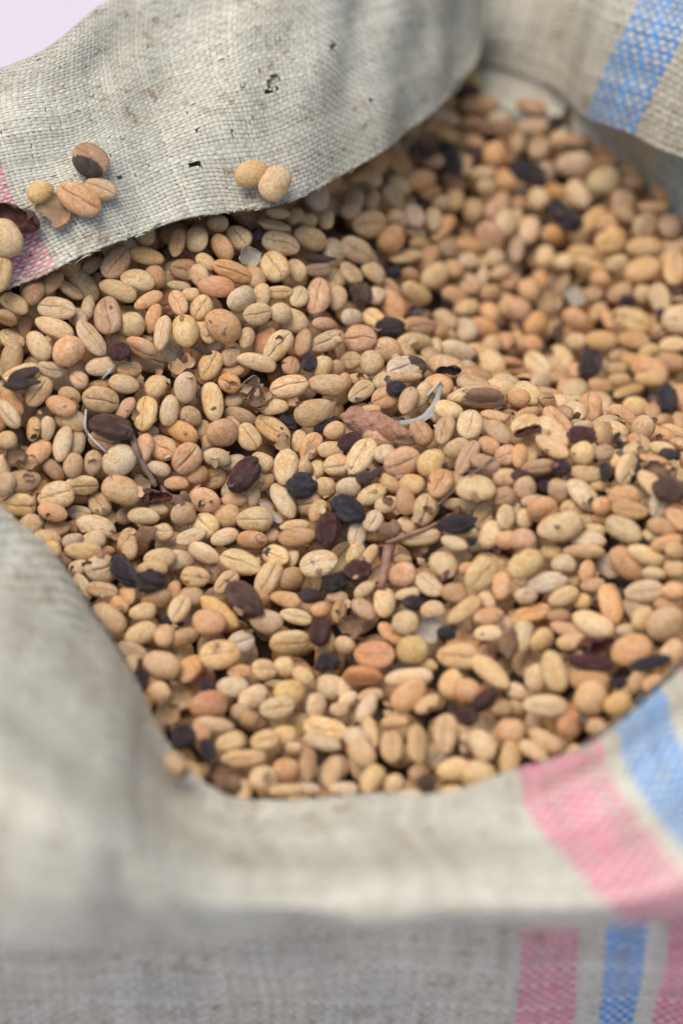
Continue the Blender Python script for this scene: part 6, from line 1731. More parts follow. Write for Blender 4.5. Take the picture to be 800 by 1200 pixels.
1003,-862,-67,-0.43,0.82,-0.36,0.12,100,70,50,o,k,C
774,-721,-81,0.07,-0.32,0.88,0.33,114,89,64,t,k,B
-293,-1102,-293,0.12,0.03,-0.07,0.99,115,80,57,o,s,C
-443,-319,-102,0.38,0.01,-0.33,0.87,109,77,56,o,s,C
-882,352,442,-0.11,0.97,-0.20,-0.12,118,86,62,b,k,B
454,939,-95,-0.38,0.89,0.20,-0.13,100,68,49,y,k,C
967,1296,34,0.11,-0.01,0.92,0.38,111,85,62,r,k,C
-283,770,459,-0.28,0.72,0.62,-0.12,110,82,59,c,k,B
850,807,-163,-0.46,-0.11,0.09,0.88,113,78,56,o,s,C
-225,710,404,-0.09,0.84,-0.47,-0.26,114,78,56,c,k,C
384,547,-70,-0.15,-0.05,0.97,-0.20,103,79,57,w,k,C
333,-293,59,-0.13,0.83,-0.54,-0.08,99,77,56,c,k,C
1085,1100,-1,0.73,0.23,0.00,-0.64,120,90,65,r,s,C
1001,-602,58,0.48,-0.26,0.69,-0.48,128,89,64,t,k,C
799,1119,-67,0.75,0.06,-0.16,0.64,105,75,54,c,s,B
-1171,269,356,0.96,0.16,-0.11,-0.18,108,75,54,t,s,C
1321,-40,-14,0.96,-0.08,0.11,0.23,118,93,67,t,s,C
730,-941,-165,0.67,0.24,-0.09,-0.70,96,72,52,o,s,C
1101,-494,142,0.06,0.87,0.47,0.16,106,82,59,t,k,C
56,903,190,0.84,-0.46,0.06,0.29,115,87,63,c,s,C
817,892,-143,-0.10,0.79,0.59,0.13,121,83,60,c,k,C
785,-332,141,-0.25,0.90,0.31,0.15,113,89,64,o,k,C
-343,-403,-142,-0.06,0.16,0.98,0.06,128,100,72,y,k,C
652,864,-155,-0.22,0.84,0.49,-0.08,128,94,68,c,k,B
599,-1001,-207,-0.01,0.72,-0.68,-0.13,115,92,66,n,k,C
1044,-711,12,0.02,0.87,-0.46,-0.20,134,106,76,c,k,C
621,1506,96,-0.05,0.01,-0.18,0.98,110,81,58,c,s,C
-372,-23,42,-0.09,0.34,0.92,0.17,129,100,72,b,k,C
-198,236,205,0.02,0.80,-0.50,-0.33,101,75,54,r,k,B
349,-565,-69,0.46,-0.15,-0.39,0.78,110,77,55,c,s,B
697,-854,-143,-0.46,-0.03,-0.19,0.86,108,76,54,c,s,C
-1021,-331,-50,0.13,0.04,-0.14,0.98,114,80,57,c,s,C
-622,490,439,-0.03,0.05,1.00,-0.04,103,75,54,t,k,C
412,-949,-219,0.12,-0.10,-0.42,0.90,120,91,65,y,s,B
477,297,7,0.03,0.96,-0.27,0.04,123,89,64,o,k,C
1006,-417,175,-0.17,0.92,0.34,0.08,115,91,66,c,k,C
892,184,-78,0.45,0.82,-0.32,-0.16,107,80,57,g,k,C
1106,1006,-38,-0.23,-0.06,-0.44,0.86,108,83,60,g,s,C
-402,470,399,0.68,-0.39,-0.29,0.55,115,76,55,n,s,C
821,-158,158,0.32,0.81,-0.48,-0.07,128,95,68,o,k,C
-760,497,464,0.07,0.99,0.11,-0.03,98,71,51,c,k,C
-24,-142,3,0.67,-0.02,-0.22,0.71,110,86,62,c,s,B
589,-893,-174,0.91,0.05,-0.14,0.39,115,83,59,t,s,B
902,-902,-111,-0.19,-0.30,0.32,0.88,106,84,61,c,s,C
-167,-1008,-289,0.40,0.07,-0.02,0.91,94,68,49,n,s,C
706,205,-23,-0.20,0.15,0.31,0.92,118,79,57,c,s,C
-909,-84,121,0.79,0.42,0.06,0.45,119,85,62,t,s,C
-10,-843,-264,0.62,-0.02,0.17,-0.77,121,97,70,c,s,C
1211,-27,-11,0.05,0.12,0.98,0.12,114,81,58,t,k,C
55,1045,248,-0.05,0.93,-0.18,-0.32,108,83,59,b,k,C
565,933,-127,0.94,-0.07,0.00,0.32,112,74,54,b,s,B
477,1380,68,0.82,-0.02,0.20,-0.54,117,90,65,c,s,B
-268,360,317,0.53,0.06,-0.39,0.75,111,88,63,w,s,B
970,818,-143,0.09,0.03,0.99,0.13,106,81,58,c,k,C
1018,1002,-60,0.46,-0.08,-0.31,0.83,110,77,56,o,s,C
889,-609,6,0.82,0.25,0.00,-0.51,119,90,65,t,s,C
191,1262,189,0.80,0.01,0.09,-0.59,124,97,70,o,s,C
-1083,89,269,-0.35,0.88,-0.33,0.04,103,72,52,t,k,C
521,-56,174,0.52,0.66,-0.46,-0.29,110,78,56,c,k,C
-66,-247,-64,0.60,-0.66,-0.44,0.10,120,79,57,n,k,B
-506,231,289,0.92,0.34,0.06,0.16,115,84,60,o,s,B
-398,-1012,-273,0.79,0.09,0.02,-0.60,110,85,61,t,s,B
769,-69,126,-0.34,0.29,-0.08,0.89,105,77,56,t,s,C
1164,193,-134,0.21,0.96,-0.18,0.02,113,83,60,t,k,C
366,1008,-31,-0.34,0.91,0.09,-0.21,110,80,58,t,k,B
341,8,171,-0.02,0.99,0.14,0.06,92,71,51,t,k,C
172,680,29,0.03,0.22,0.32,0.92,97,67,48,o,s,C
-381,-576,-197,0.95,0.07,0.08,-0.29,111,81,58,c,s,C
1113,-103,53,-0.41,0.91,-0.05,-0.01,117,93,67,t,k,C
143,1017,148,-0.20,-0.45,0.75,0.43,122,82,59,c,k,C
429,-100,172,0.92,0.29,-0.06,0.26,111,86,62,t,s,C
-498,-174,-30,0.10,0.03,-0.30,0.95,121,80,58,c,s,B
765,349,-120,0.29,0.07,0.08,0.95,105,83,60,o,s,C
253,-527,-97,0.23,0.19,0.76,0.58,106,77,55,n,k,C
137,410,87,0.21,0.15,0.28,0.93,118,87,63,c,s,C
384,448,-34,-0.40,-0.04,0.45,0.80,141,98,71,c,s,C
958,612,-192,-0.01,-0.46,0.88,0.10,130,96,69,r,k,C
377,1739,188,-0.08,-0.42,0.89,0.14,126,90,65,o,k,C
846,-249,181,0.31,0.87,-0.36,-0.11,118,87,63,r,k,C
-1039,479,486,0.14,0.53,0.79,0.26,115,77,56,y,k,C
708,-1146,-227,0.96,-0.04,0.03,-0.27,105,70,50,r,s,C
698,1209,-42,-0.19,0.69,0.70,0.01,99,69,49,n,k,C
-804,327,413,0.35,0.09,-0.17,0.92,113,79,57,t,s,B
1120,681,-163,0.16,0.95,0.23,0.11,111,88,63,t,k,B
-930,152,343,0.67,0.00,-0.31,0.68,97,71,51,o,s,C
286,-1192,-298,0.98,0.08,-0.05,0.17,119,89,64,n,s,C
-1012,78,287,-0.04,0.18,0.97,-0.15,110,74,53,w,k,B
818,1567,124,-0.30,0.95,0.08,0.03,110,73,53,y,k,C
-173,-74,6,0.39,0.07,-0.06,0.92,129,97,70,c,s,C
-629,-326,-90,0.60,0.46,-0.22,-0.62,128,85,61,o,s,B
926,-752,-47,-0.37,0.79,-0.48,0.07,116,78,56,c,k,C
645,444,-122,0.98,-0.11,0.11,-0.10,106,76,55,n,s,C
313,261,84,0.96,-0.04,0.13,0.26,119,94,68,t,s,C
-741,-346,-85,0.60,0.10,0.01,0.79,107,75,54,g,s,C
-551,-951,-251,0.11,0.35,0.83,0.41,121,82,59,c,k,C
-616,-40,77,-0.41,0.82,0.41,0.03,124,84,60,r,k,C
84,-568,-187,0.11,-0.10,0.90,0.40,114,90,65,t,k,C
-118,-1236,-320,0.00,-0.09,0.99,0.14,112,87,62,c,k,C
983,-144,111,-0.40,0.18,0.10,0.89,113,79,57,o,s,C
1209,-206,88,-0.46,-0.58,0.64,0.19,116,90,65,r,k,C
152,119,152,0.90,-0.42,-0.11,0.09,102,79,57,c,s,C
-302,645,424,-0.12,-0.56,0.80,0.20,122,93,67,n,k,C
937,950,-102,0.59,0.17,-0.08,-0.79,118,91,65,r,s,C
-449,393,377,0.53,0.05,0.15,-0.83,116,84,60,g,s,C
239,-1095,-283,-0.28,-0.07,0.05,0.95,110,83,60,o,s,C
678,-277,156,0.77,0.11,-0.15,0.61,117,78,56,r,s,C
-1120,-145,66,0.12,-0.07,0.05,0.99,99,73,52,r,s,C
-1092,423,460,-0.06,-0.12,-0.07,0.99,122,95,68,o,s,C
-323,-1191,-305,-0.04,0.90,-0.43,-0.03,113,76,55,n,k,C
38,65,116,0.89,0.35,-0.04,0.29,112,82,59,c,s,B
545,390,-67,-0.44,0.22,-0.00,0.87,103,77,55,o,s,C
-130,714,319,-0.36,-0.24,0.73,0.53,118,87,62,t,k,C
1393,477,-162,0.94,0.00,-0.02,0.34,116,90,65,t,s,C
721,987,-121,-0.31,0.04,-0.24,0.92,125,93,67,w,s,B
-356,-162,-36,0.96,0.17,0.10,-0.18,118,94,67,o,s,C
800,-859,-123,-0.12,0.83,0.54,-0.02,110,78,56,y,k,C
114,-235,-5,0.98,0.01,-0.05,-0.21,118,94,68,c,s,B
540,699,-151,0.23,0.79,0.56,0.10,127,88,64,o,k,C
-751,-550,-145,-0.10,0.46,0.88,0.08,112,81,58,c,k,C
770,651,-185,0.98,-0.21,0.06,-0.04,100,68,49,t,s,C
-611,-418,-122,0.78,0.06,0.13,-0.60,88,66,48,t,s,C
-852,31,211,-0.44,0.86,0.26,-0.03,109,87,62,b,k,C
1217,63,-65,0.17,0.82,-0.54,0.05,109,72,52,c,k,C
1295,843,-91,0.56,-0.02,0.31,-0.77,108,75,54,c,s,C
425,1249,37,0.65,0.36,0.17,0.64,120,89,64,n,s,B
801,-1049,-182,-0.30,0.92,-0.21,0.10,112,82,59,o,k,C
-541,458,417,0.10,0.81,-0.56,-0.15,107,72,52,t,k,C
-858,-240,-14,-0.22,0.55,0.80,-0.04,123,93,67,t,k,C
309,1249,102,-0.26,0.13,0.94,0.16,122,82,59,c,k,C
-293,-631,-225,0.01,0.06,0.07,1.00,81,63,45,r,s,C
-314,-854,-262,0.10,0.97,-0.21,-0.09,110,74,54,t,k,B
-324,-279,-89,0.81,0.19,-0.05,0.55,117,87,63,c,s,C
-324,559,405,0.77,-0.14,0.31,-0.54,121,88,64,t,s,C
-326,814,488,-0.06,-0.27,0.95,0.17,111,79,57,c,k,C
282,409,24,-0.18,0.14,0.18,0.96,120,85,61,r,s,C
526,-695,-101,-0.26,0.80,-0.54,0.01,109,83,60,c,k,C
350,891,-65,0.68,0.07,-0.16,0.71,115,82,59,r,s,C
427,1549,141,0.01,-0.47,0.88,-0.00,110,83,60,c,k,C
-267,-1015,-284,-0.00,-0.50,0.86,0.09,120,81,58,w,k,C
1207,1068,2,0.64,0.07,0.17,-0.74,119,94,68,r,s,C
760,36,64,-0.46,0.50,-0.22,0.70,129,101,73,r,s,C
-859,449,468,-0.19,0.97,-0.09,-0.09,124,94,67,c,k,C
-236,-1250,-320,-0.05,0.91,0.40,0.07,129,102,73,c,k,C
311,1602,191,0.24,0.20,0.04,0.95,110,82,59,c,s,C
-272,-758,-253,-0.04,0.89,0.46,0.01,101,72,52,c,k,C
-94,-339,-121,0.65,0.17,-0.15,0.72,105,75,54,t,s,B
787,176,-37,-0.06,0.78,-0.57,0.25,108,83,60,o,k,C
578,100,88,-0.22,0.12,0.48,0.84,111,83,59,t,s,C
-804,-452,-113,0.43,0.06,-0.19,0.88,102,80,58,c,s,C
624,1350,20,0.52,0.09,0.12,-0.84,97,77,55,y,s,C
127,-720,-213,0.16,0.94,-0.29,0.06,101,79,57,o,k,C
-713,122,251,-0.08,0.19,0.94,0.26,111,84,61,g,k,B
440,-601,-60,0.84,0.25,-0.01,-0.48,132,101,73,c,s,C
677,-96,163,-0.14,-0.51,0.84,-0.08,125,88,64,o,k,C
-266,-146,-31,-0.18,0.03,-0.23,0.96,115,91,66,b,s,C
542,-810,-149,0.08,0.29,0.94,0.18,103,69,50,c,k,C
151,-801,-227,-0.42,-0.30,0.21,0.83,116,84,61,c,s,B
-579,672,485,0.80,0.21,-0.19,-0.53,117,90,65,t,s,C
317,1435,155,-0.20,0.03,0.97,0.13,117,92,66,c,k,B
1396,105,-83,0.54,-0.14,0.09,0.82,117,86,62,o,s,C
-955,347,451,-0.33,0.73,-0.60,0.09,104,76,54,c,k,C
844,1392,48,0.95,0.23,-0.06,-0.19,100,74,53,o,s,B
17,230,156,0.24,0.95,0.18,-0.00,113,86,62,c,k,C
574,-480,9,-0.10,0.69,-0.68,-0.22,106,71,51,t,k,C
189,-1237,-314,0.29,0.10,0.34,0.89,112,75,54,c,s,C
-560,370,383,-0.20,0.86,-0.47,-0.09,112,89,64,r,k,C
95,-414,-124,0.07,-0.06,-0.12,0.99,118,93,67,n,s,C
-60,118,123,-0.20,0.53,0.82,-0.11,93,63,45,r,k,C
-220,-463,-178,-0.09,0.65,0.73,0.20,117,85,61,c,k,C
-127,917,379,-0.48,0.03,0.05,0.87,114,81,59,c,s,B
811,-283,176,-0.15,-0.50,0.68,0.52,110,86,62,c,k,C
457,-1086,-252,0.94,0.28,-0.02,0.21,106,82,59,t,s,C
439,19,164,0.11,0.70,0.71,-0.03,99,75,54,n,k,C
-53,-608,-227,0.05,0.94,0.33,0.09,103,71,51,t,k,C
-1184,448,447,0.97,0.04,-0.01,-0.23,100,75,54,o,s,C
573,-207,172,-0.08,0.89,0.43,0.14,124,82,59,o,k,C
3,1120,321,-0.21,-0.44,0.83,0.27,105,78,56,y,k,C
-70,-505,-199,-0.21,0.90,-0.37,0.04,118,89,64,c,k,B
540,-278,133,0.07,0.83,0.46,0.30,130,97,70,y,k,C
-193,-680,-245,0.00,0.99,0.11,-0.04,108,81,59,c,k,B
1195,772,-125,-0.16,0.97,0.15,0.11,106,78,56,w,k,C
31,-1101,-299,0.08,0.86,-0.48,-0.12,101,76,55,o,k,C
437,-44,176,-0.26,0.96,-0.12,0.04,103,70,51,o,k,C
-2,638,167,0.87,0.28,0.20,0.36,100,70,51,c,s,C
97,807,114,0.86,0.09,0.17,-0.48,115,85,61,r,s,C
1267,-261,97,0.76,-0.01,-0.09,-0.64,102,80,58,g,s,C
165,177,148,0.22,0.65,0.73,0.05,116,89,64,t,k,C
616,-173,186,0.05,-0.49,0.87,0.02,111,85,62,c,k,C
382,-798,-168,-0.23,0.88,-0.40,0.03,104,72,52,c,k,C
954,-369,185,0.54,0.20,-0.12,-0.81,115,79,57,c,s,C
-571,-630,-179,0.18,0.12,0.17,0.96,110,87,63,c,s,C
862,36,28,0.29,0.05,0.26,0.92,121,96,69,y,s,C
355,-1024,-250,0.25,0.94,-0.21,-0.04,116,90,65,b,k,B
40,-289,-66,-0.08,-0.04,-0.58,0.81,97,67,48,b,s,C
848,469,-178,-0.07,0.73,0.65,-0.20,109,76,55,t,k,C
-582,-730,-198,-0.06,-0.19,0.94,0.26,104,73,53,c,k,C
-155,492,278,-0.19,0.21,-0.21,0.94,125,95,68,r,s,C
1138,-709,38,0.03,0.43,0.85,0.31,115,88,63,w,k,C
-292,457,364,0.10,-0.64,0.76,0.03,135,95,69,o,k,C
1053,507,-195,-0.14,-0.07,0.37,0.91,98,72,52,o,s,C
-516,537,442,0.38,0.01,-0.35,0.86,105,82,59,c,s,B
-187,-805,-266,-0.18,0.98,0.12,-0.00,128,101,73,g,k,B
236,849,-3,-0.09,0.97,0.03,-0.21,108,80,58,y,k,C
-47,-1019,-290,0.58,0.04,-0.01,0.82,110,81,59,n,s,C
238,-182,76,0.05,0.93,0.33,0.18,114,75,54,c,k,C
551,1164,-43,0.42,0.08,-0.18,0.88,115,82,59,t,s,C
-658,298,366,0.07,0.03,-0.52,0.85,97,74,53,y,s,C
450,114,121,0.15,0.77,-0.62,0.08,113,87,63,g,k,C
-382,674,462,0.04,0.13,-0.03,0.99,100,72,52,r,s,C
-1070,277,399,0.87,0.46,-0.14,0.01,113,80,58,t,s,C
314,699,-66,-0.20,-0.34,0.91,0.13,109,77,55,c,k,C
396,781,-106,0.82,0.08,0.01,-0.56,121,90,65,c,s,C
252,-767,-189,0.00,0.23,0.97,0.09,112,81,58,c,k,B
-52,352,191,-0.38,0.28,-0.36,0.80,122,82,59,o,s,C
-1153,-12,165,-0.08,-0.14,-0.28,0.94,126,85,62,t,s,C
311,1350,134,0.71,-0.12,0.27,-0.63,105,71,51,c,s,C
283,537,-21,0.09,0.74,-0.67,0.00,116,77,55,t,k,C
225,1387,195,-0.27,-0.27,0.84,0.38,122,84,61,c,k,C
-532,-827,-226,0.73,0.21,0.05,0.65,113,77,56,o,s,C
851,584,-192,0.59,0.03,-0.01,0.80,109,81,58,o,s,C
-464,-446,-146,0.53,0.17,0.06,0.83,126,88,64,r,s,C
-220,816,433,-0.29,-0.51,0.75,0.30,97,68,49,y,k,C
672,-615,-58,0.10,0.73,0.63,0.24,103,71,51,n,k,C
656,682,-172,0.08,0.44,0.85,0.28,105,78,57,c,k,C
-539,-269,-74,0.98,-0.14,-0.01,0.17,100,75,54,t,s,C
910,719,-178,0.08,-0.65,0.75,0.04,112,88,63,t,k,C
1197,-510,129,0.87,0.25,-0.01,-0.42,114,90,65,b,s,C
1273,465,-180,0.21,0.85,0.47,0.13,118,85,61,w,k,C
733,-221,185,-0.19,0.91,0.36,-0.05,135,93,67,r,k,C
891,1164,-31,0.06,-0.11,-0.18,0.97,109,83,60,o,s,C
115,-1038,-284,0.94,-0.01,-0.11,0.33,120,86,62,c,s,B
124,-1173,-307,0.07,0.72,0.67,0.15,124,82,59,t,k,C
464,-514,-12,-0.19,0.79,-0.58,-0.02,98,72,52,b,k,C
275,85,168,0.95,-0.22,-0.06,0.23,103,70,50,o,s,C
951,-514,94,0.19,0.57,0.62,0.51,96,65,47,o,k,B
887,-65,88,0.69,-0.72,0.09,0.08,108,83,59,c,s,C
-124,41,71,0.12,0.03,0.90,0.42,117,83,60,c,k,C
-913,-350,-63,-0.23,0.05,-0.39,0.89,118,82,59,c,s,C
888,1494,96,0.99,-0.09,-0.06,0.13,124,95,68,t,s,C
450,1138,-19,0.17,-0.53,0.83,-0.04,108,84,60,n,k,C
-1043,-35,184,0.59,-0.56,0.54,-0.23,116,88,63,b,k,C
-405,112,150,-0.27,0.29,0.91,-0.10,112,84,61,c,k,C
57,135,141,-0.36,0.92,-0.13,0.06,107,78,56,b,k,B
717,1465,74,0.01,0.07,0.99,0.15,116,84,61,c,k,C
256,-996,-258,0.40,0.08,0.05,0.91,104,73,53,t,s,B
930,395,-175,0.95,0.06,0.10,0.29,130,93,67,o,s,C
733,1378,31,-0.02,0.18,0.94,0.28,128,96,69,t,k,B
-1141,171,301,0.98,-0.01,-0.06,-0.19,99,77,55,r,s,C
201,1480,226,0.97,-0.07,0.22,0.07,120,87,62,g,s,B
262,184,136,0.48,-0.04,0.13,0.87,114,90,65,c,s,C
991,1080,-36,0.08,-0.13,-0.35,0.93,121,87,62,o,s,C
1256,302,-164,0.90,0.01,0.09,0.44,126,99,71,t,s,C
117,1328,258,-0.22,-0.59,0.74,0.25,133,106,76,c,k,C
776,-198,179,-0.08,0.00,-0.02,1.00,131,98,70,t,s,C
1165,400,-188,0.93,0.03,0.00,0.37,109,76,54,c,s,C
-198,-320,-111,0.09,-0.00,-0.31,0.95,96,74,53,o,s,C
-956,468,486,0.06,0.44,0.88,0.18,100,68,49,c,k,C
-708,-447,-121,0.04,-0.32,0.94,0.08,104,76,55,o,k,C
236,1003,56,-0.37,0.22,-0.28,0.86,111,83,60,g,s,C
-716,364,407,0.06,0.06,-0.69,0.72,99,76,55,y,s,C
-489,321,346,0.88,0.47,0.04,-0.06,117,91,66,t,s,C
495,579,-120,-0.12,0.01,0.97,0.19,107,85,61,t,k,C
-685,581,485,-0.27,0.87,0.39,-0.14,120,93,67,o,k,C
421,-237,122,0.23,-0.05,-0.17,0.96,123,82,59,o,s,C
-457,-673,-207,-0.15,0.01,-0.07,0.99,103,71,51,b,s,C
-1032,-234,13,0.03,0.12,0.81,0.58,111,88,64,t,k,B
638,336,-71,-0.22,0.90,0.22,-0.29,113,77,55,g,k,C
250,-405,-41,0.28,-0.27,0.92,0.02,109,85,61,c,k,B
-156,385,260,0.02,0.96,0.22,-0.14,109,79,57,c,k,C
26,1211,314,0.79,0.45,0.35,0.24,106,81,58,t,s,C
-380,346,338,0.08,0.08,-0.29,0.95,132,93,67,c,s,C
464,1626,149,0.52,0.01,0.03,-0.86,112,79,57,c,s,C
1120,1294,64,-0.33,-0.24,0.29,0.87,123,94,68,y,s,C
1005,-283,170,-0.36,0.44,-0.42,0.70,116,80,58,c,s,C
388,-435,9,0.10,-0.67,0.71,0.20,116,78,56,c,k,C
1049,6,-6,0.74,-0.20,-0.05,-0.64,90,60,43,n,s,C
-257,576,377,-0.19,-0.48,0.77,0.38,121,80,57,r,k,C
-57,971,331,-0.40,0.18,-0.02,0.90,105,70,50,c,s,C
1104,-580,99,0.53,0.16,0.00,-0.83,113,77,56,b,s,C
-10,810,227,0.23,0.34,-0.07,0.91,110,73,53,t,s,C
700,-396,70,0.89,0.45,-0.00,0.08,126,85,61,c,s,C
-952,-171,58,-0.08,0.01,0.75,-0.66,103,74,54,t,s,C
1043,1414,85,-0.37,0.89,-0.21,0.16,115,77,55,y,k,C
842,-432,87,-0.17,0.92,0.36,0.04,102,80,58,b,k,C
457,2023,245,0.79,0.09,-0.05,0.61,120,93,67,n,s,C
-616,-840,-221,-0.07,0.01,0.96,0.28,110,76,55,y,k,C
214,-303,-2,0.35,-0.06,-0.22,0.91,120,95,69,o,s,B
-561,146,234,-0.20,0.59,0.73,0.26,109,79,57,r,k,B
1307,-180,56,-0.12,0.04,0.40,0.91,121,84,60,w,s,C
1209,-374,139,0.97,-0.19,0.11,0.14,115,80,58,c,s,C
1095,796,-128,0.12,-0.25,0.96,0.00,119,80,57,r,k,C
-977,208,384,0.59,0.12,-0.11,0.79,115,91,66,t,s,B
564,1072,-80,-0.14,-0.51,0.74,0.41,116,83,60,c,k,C
378,-1224,-294,0.97,-0.05,-0.09,0.21,119,87,63,w,s,C
-84,-1108,-302,-0.02,1.00,-0.01,-0.02,104,75,54,c,k,C
614,-1174,-251,-0.34,-0.11,0.02,0.93,117,79,57,c,s,C
1016,-488,137,0.29,0.08,0.04,0.95,113,84,61,t,s,C
232,1194,137,0.65,0.14,-0.13,0.74,117,85,61,n,s,C
-522,629,476,-0.05,-0.52,0.85,0.12,98,78,56,c,k,C
-105,811,326,0.57,0.40,0.29,0.66,106,83,60,t,s,C
-946,5,224,-0.08,0.27,0.94,-0.20,110,88,63,c,k,C
511,-375,70,-0.29,0.91,-0.30,-0.01,115,84,60,o,k,B
1121,-252,131,0.62,-0.28,0.09,-0.73,95,67,48,y,s,C
1171,590,-179,0.91,0.12,-0.00,0.40,116,84,61,c,s,C
345,133,140,0.29,-0.00,0.13,0.95,118,83,60,c,s,C
-500,-1050,-273,-0.04,-0.31,0.90,0.29,126,93,67,c,k,C
-629,-542,-153,-0.05,0.17,0.96,0.21,99,77,56,t,k,C
-857,514,486,0.03,-0.32,0.94,-0.07,116,87,63,t,k,C
-449,710,486,-0.19,-0.08,0.22,0.95,109,86,62,o,s,B
1461,556,-147,0.03,0.76,-0.65,-0.04,115,90,65,t,k,C
1435,371,-149,-0.35,-0.03,-0.08,0.93,109,79,57,n,s,C
172,-105,89,0.40,0.04,0.00,0.91,107,84,61,c,s,C
143,281,123,-0.15,-0.60,0.78,-0.03,97,68,49,t,k,C
-229,475,331,0.77,-0.36,0.43,-0.30,135,106,76,t,s,C
1160,908,-74,0.73,-0.07,-0.28,0.61,120,93,67,c,s,C
429,1456,114,0.85,0.29,0.15,0.41,118,90,65,o,s,C
-726,-187,-15,0.80,0.57,0.13,0.16,104,69,50,c,s,C
-817,240,374,0.16,0.69,0.61,0.37,109,74,53,o,k,C
263,-617,-129,-0.35,0.86,-0.36,0.07,120,86,62,c,k,C
506,-111,181,0.96,0.11,-0.01,0.26,124,83,60,o,s,C
-1106,-273,-25,0.03,0.21,0.95,0.21,122,96,69,c,k,C
25,411,144,-0.22,0.88,0.25,-0.32,109,86,62,t,k,C
939,96,-39,-0.31,0.29,-0.09,0.90,121,81,58,n,s,C
479,-1213,-280,-0.24,0.84,0.48,-0.05,116,77,56,o,k,C
-502,52,131,-0.08,-0.46,0.78,0.42,107,80,57,n,k,C
-31,-723,-247,0.58,0.14,-0.10,-0.80,103,82,59,c,s,B
1172,1143,29,0.98,-0.06,-0.10,0.13,111,88,63,o,s,C
-925,255,409,0.67,0.09,0.13,-0.72,110,76,55,o,s,C
-320,165,168,-0.35,0.86,0.37,-0.08,107,86,62,w,k,C
-585,240,317,0.13,0.69,-0.61,-0.37,109,77,55,t,k,C
-601,-178,-23,0.94,0.07,0.14,-0.31,93,71,51,o,s,C
-239,46,64,0.26,-0.62,0.73,0.07,105,76,55,t,k,B
2,514,150,0.35,0.68,-0.54,-0.36,104,82,59,g,k,C
-375,-712,-230,-0.07,0.02,1.00,0.06,125,96,69,g,k,B
305,1102,47,-0.28,-0.45,0.72,0.44,116,86,62,o,k,C
1005,1170,2,0.06,-0.04,0.99,0.13,105,80,58,o,k,C
-900,-459,-112,-0.13,0.96,0.22,0.04,124,95,68,t,k,C
24,-63,56,-0.24,0.95,0.14,0.14,103,73,53,b,k,B
629,167,29,-0.16,-0.34,0.89,-0.27,126,97,70,t,k,C
108,1149,231,-0.05,0.95,0.06,-0.30,110,78,56,r,k,C
933,-302,184,0.07,0.85,0.52,0.00,100,67,48,c,k,C
-1042,345,441,0.55,-0.76,0.30,-0.17,111,81,58,t,k,C
-799,147,300,-0.47,-0.10,-0.20,0.85,93,71,51,t,s,C
-717,-48,87,-0.08,0.03,0.97,0.23,127,96,69,c,k,B
829,1259,-9,0.09,0.30,0.88,0.36,105,78,56,b,k,B
91,532,90,0.62,-0.40,0.39,-0.55,111,74,53,o,s,C
-325,266,262,-0.05,-0.33,0.77,0.55,103,82,59,n,k,C
735,540,-171,-0.26,0.92,0.26,-0.12,125,91,65,c,k,C
834,1011,-100,-0.02,-0.10,-0.50,0.86,113,76,55,o,s,C
713,-1049,-200,0.93,0.20,-0.04,0.30,123,91,65,c,s,C
-1044,175,345,0.47,-0.02,-0.28,0.84,116,88,63,c,s,C
644,10,119,0.39,0.76,-0.51,-0.07,90,70,51,t,k,C
923,-233,168,-0.20,-0.38,0.90,0.08,106,81,58,t,k,C
-538,-546,-165,-0.03,-0.41,0.91,0.07,99,73,52,b,k,C
549,1274,1,-0.17,-0.39,0.75,0.51,122,97,70,t,k,C
-169,-567,-219,0.09,0.61,0.72,0.32,112,78,56,o,k,B
506,844,-134,-0.08,-0.16,0.98,0.03,110,82,59,c,k,C
261,-18,152,0.18,-0.17,0.97,0.05,119,86,62,c,k,B
1242,961,-43,0.22,-0.39,0.89,-0.07,117,93,67,n,k,C
-1144,352,414,0.21,0.03,0.20,0.96,112,89,64,o,s,C
-444,583,444,-0.06,0.73,0.67,0.10,126,85,61,c,k,C
-382,757,487,0.16,-0.47,0.84,-0.23,121,89,64,o,k,C
925,-405,156,0.65,0.22,0.04,-0.73,123,88,63,o,s,B
-1208,-108,68,0.75,0.60,-0.10,-0.26,111,86,62,c,s,C
68,701,118,0.71,-0.24,0.35,-0.56,105,83,60,t,s,C
1074,131,-95,-0.03,-0.20,0.83,-0.51,118,91,65,o,k,C
1279,187,-125,0.99,-0.06,-0.04,0.10,119,80,58,t,s,C
621,-761,-121,-0.12,0.94,0.32,0.08,113,75,54,y,k,C
-309,-512,-187,0.00,0.52,0.80,0.31,118,85,61,c,k,B
584,1702,156,-0.04,0.17,0.98,0.00,110,78,56,t,k,C
-425,-1163,-297,-0.28,0.74,0.59,-0.13,111,88,63,o,k,C
-757,579,486,0.88,0.14,-0.01,0.46,111,87,63,b,s,C
1000,229,-134,-0.00,0.11,0.27,0.96,104,83,60,o,s,C
1040,357,-181,-0.03,1.00,0.05,-0.02,111,74,53,t,k,C
1176,-570,108,0.96,0.16,-0.06,0.22,104,75,54,t,s,C
581,1592,131,0.02,-0.60,0.78,0.18,112,76,55,t,k,C
686,89,57,0.41,0.08,0.21,0.89,110,73,53,o,s,C
496,-952,-207,-0.32,0.93,0.15,0.05,106,71,51,c,k,C
952,1390,63,0.67,0.03,0.20,-0.71,131,90,65,b,s,B
-692,230,333,0.59,-0.72,0.36,-0.01,103,80,57,c,k,C
-184,334,260,0.66,-0.13,0.37,-0.64,115,83,59,o,s,C
785,-629,-43,0.50,0.11,0.10,-0.85,126,93,67,c,s,B
494,-199,159,-0.49,-0.16,-0.07,0.85,117,80,58,t,s,C
-202,-230,-67,0.08,-0.39,0.91,0.14,110,80,58,t,k,C
954,501,-194,0.96,0.10,-0.01,-0.27,116,77,55,t,s,C
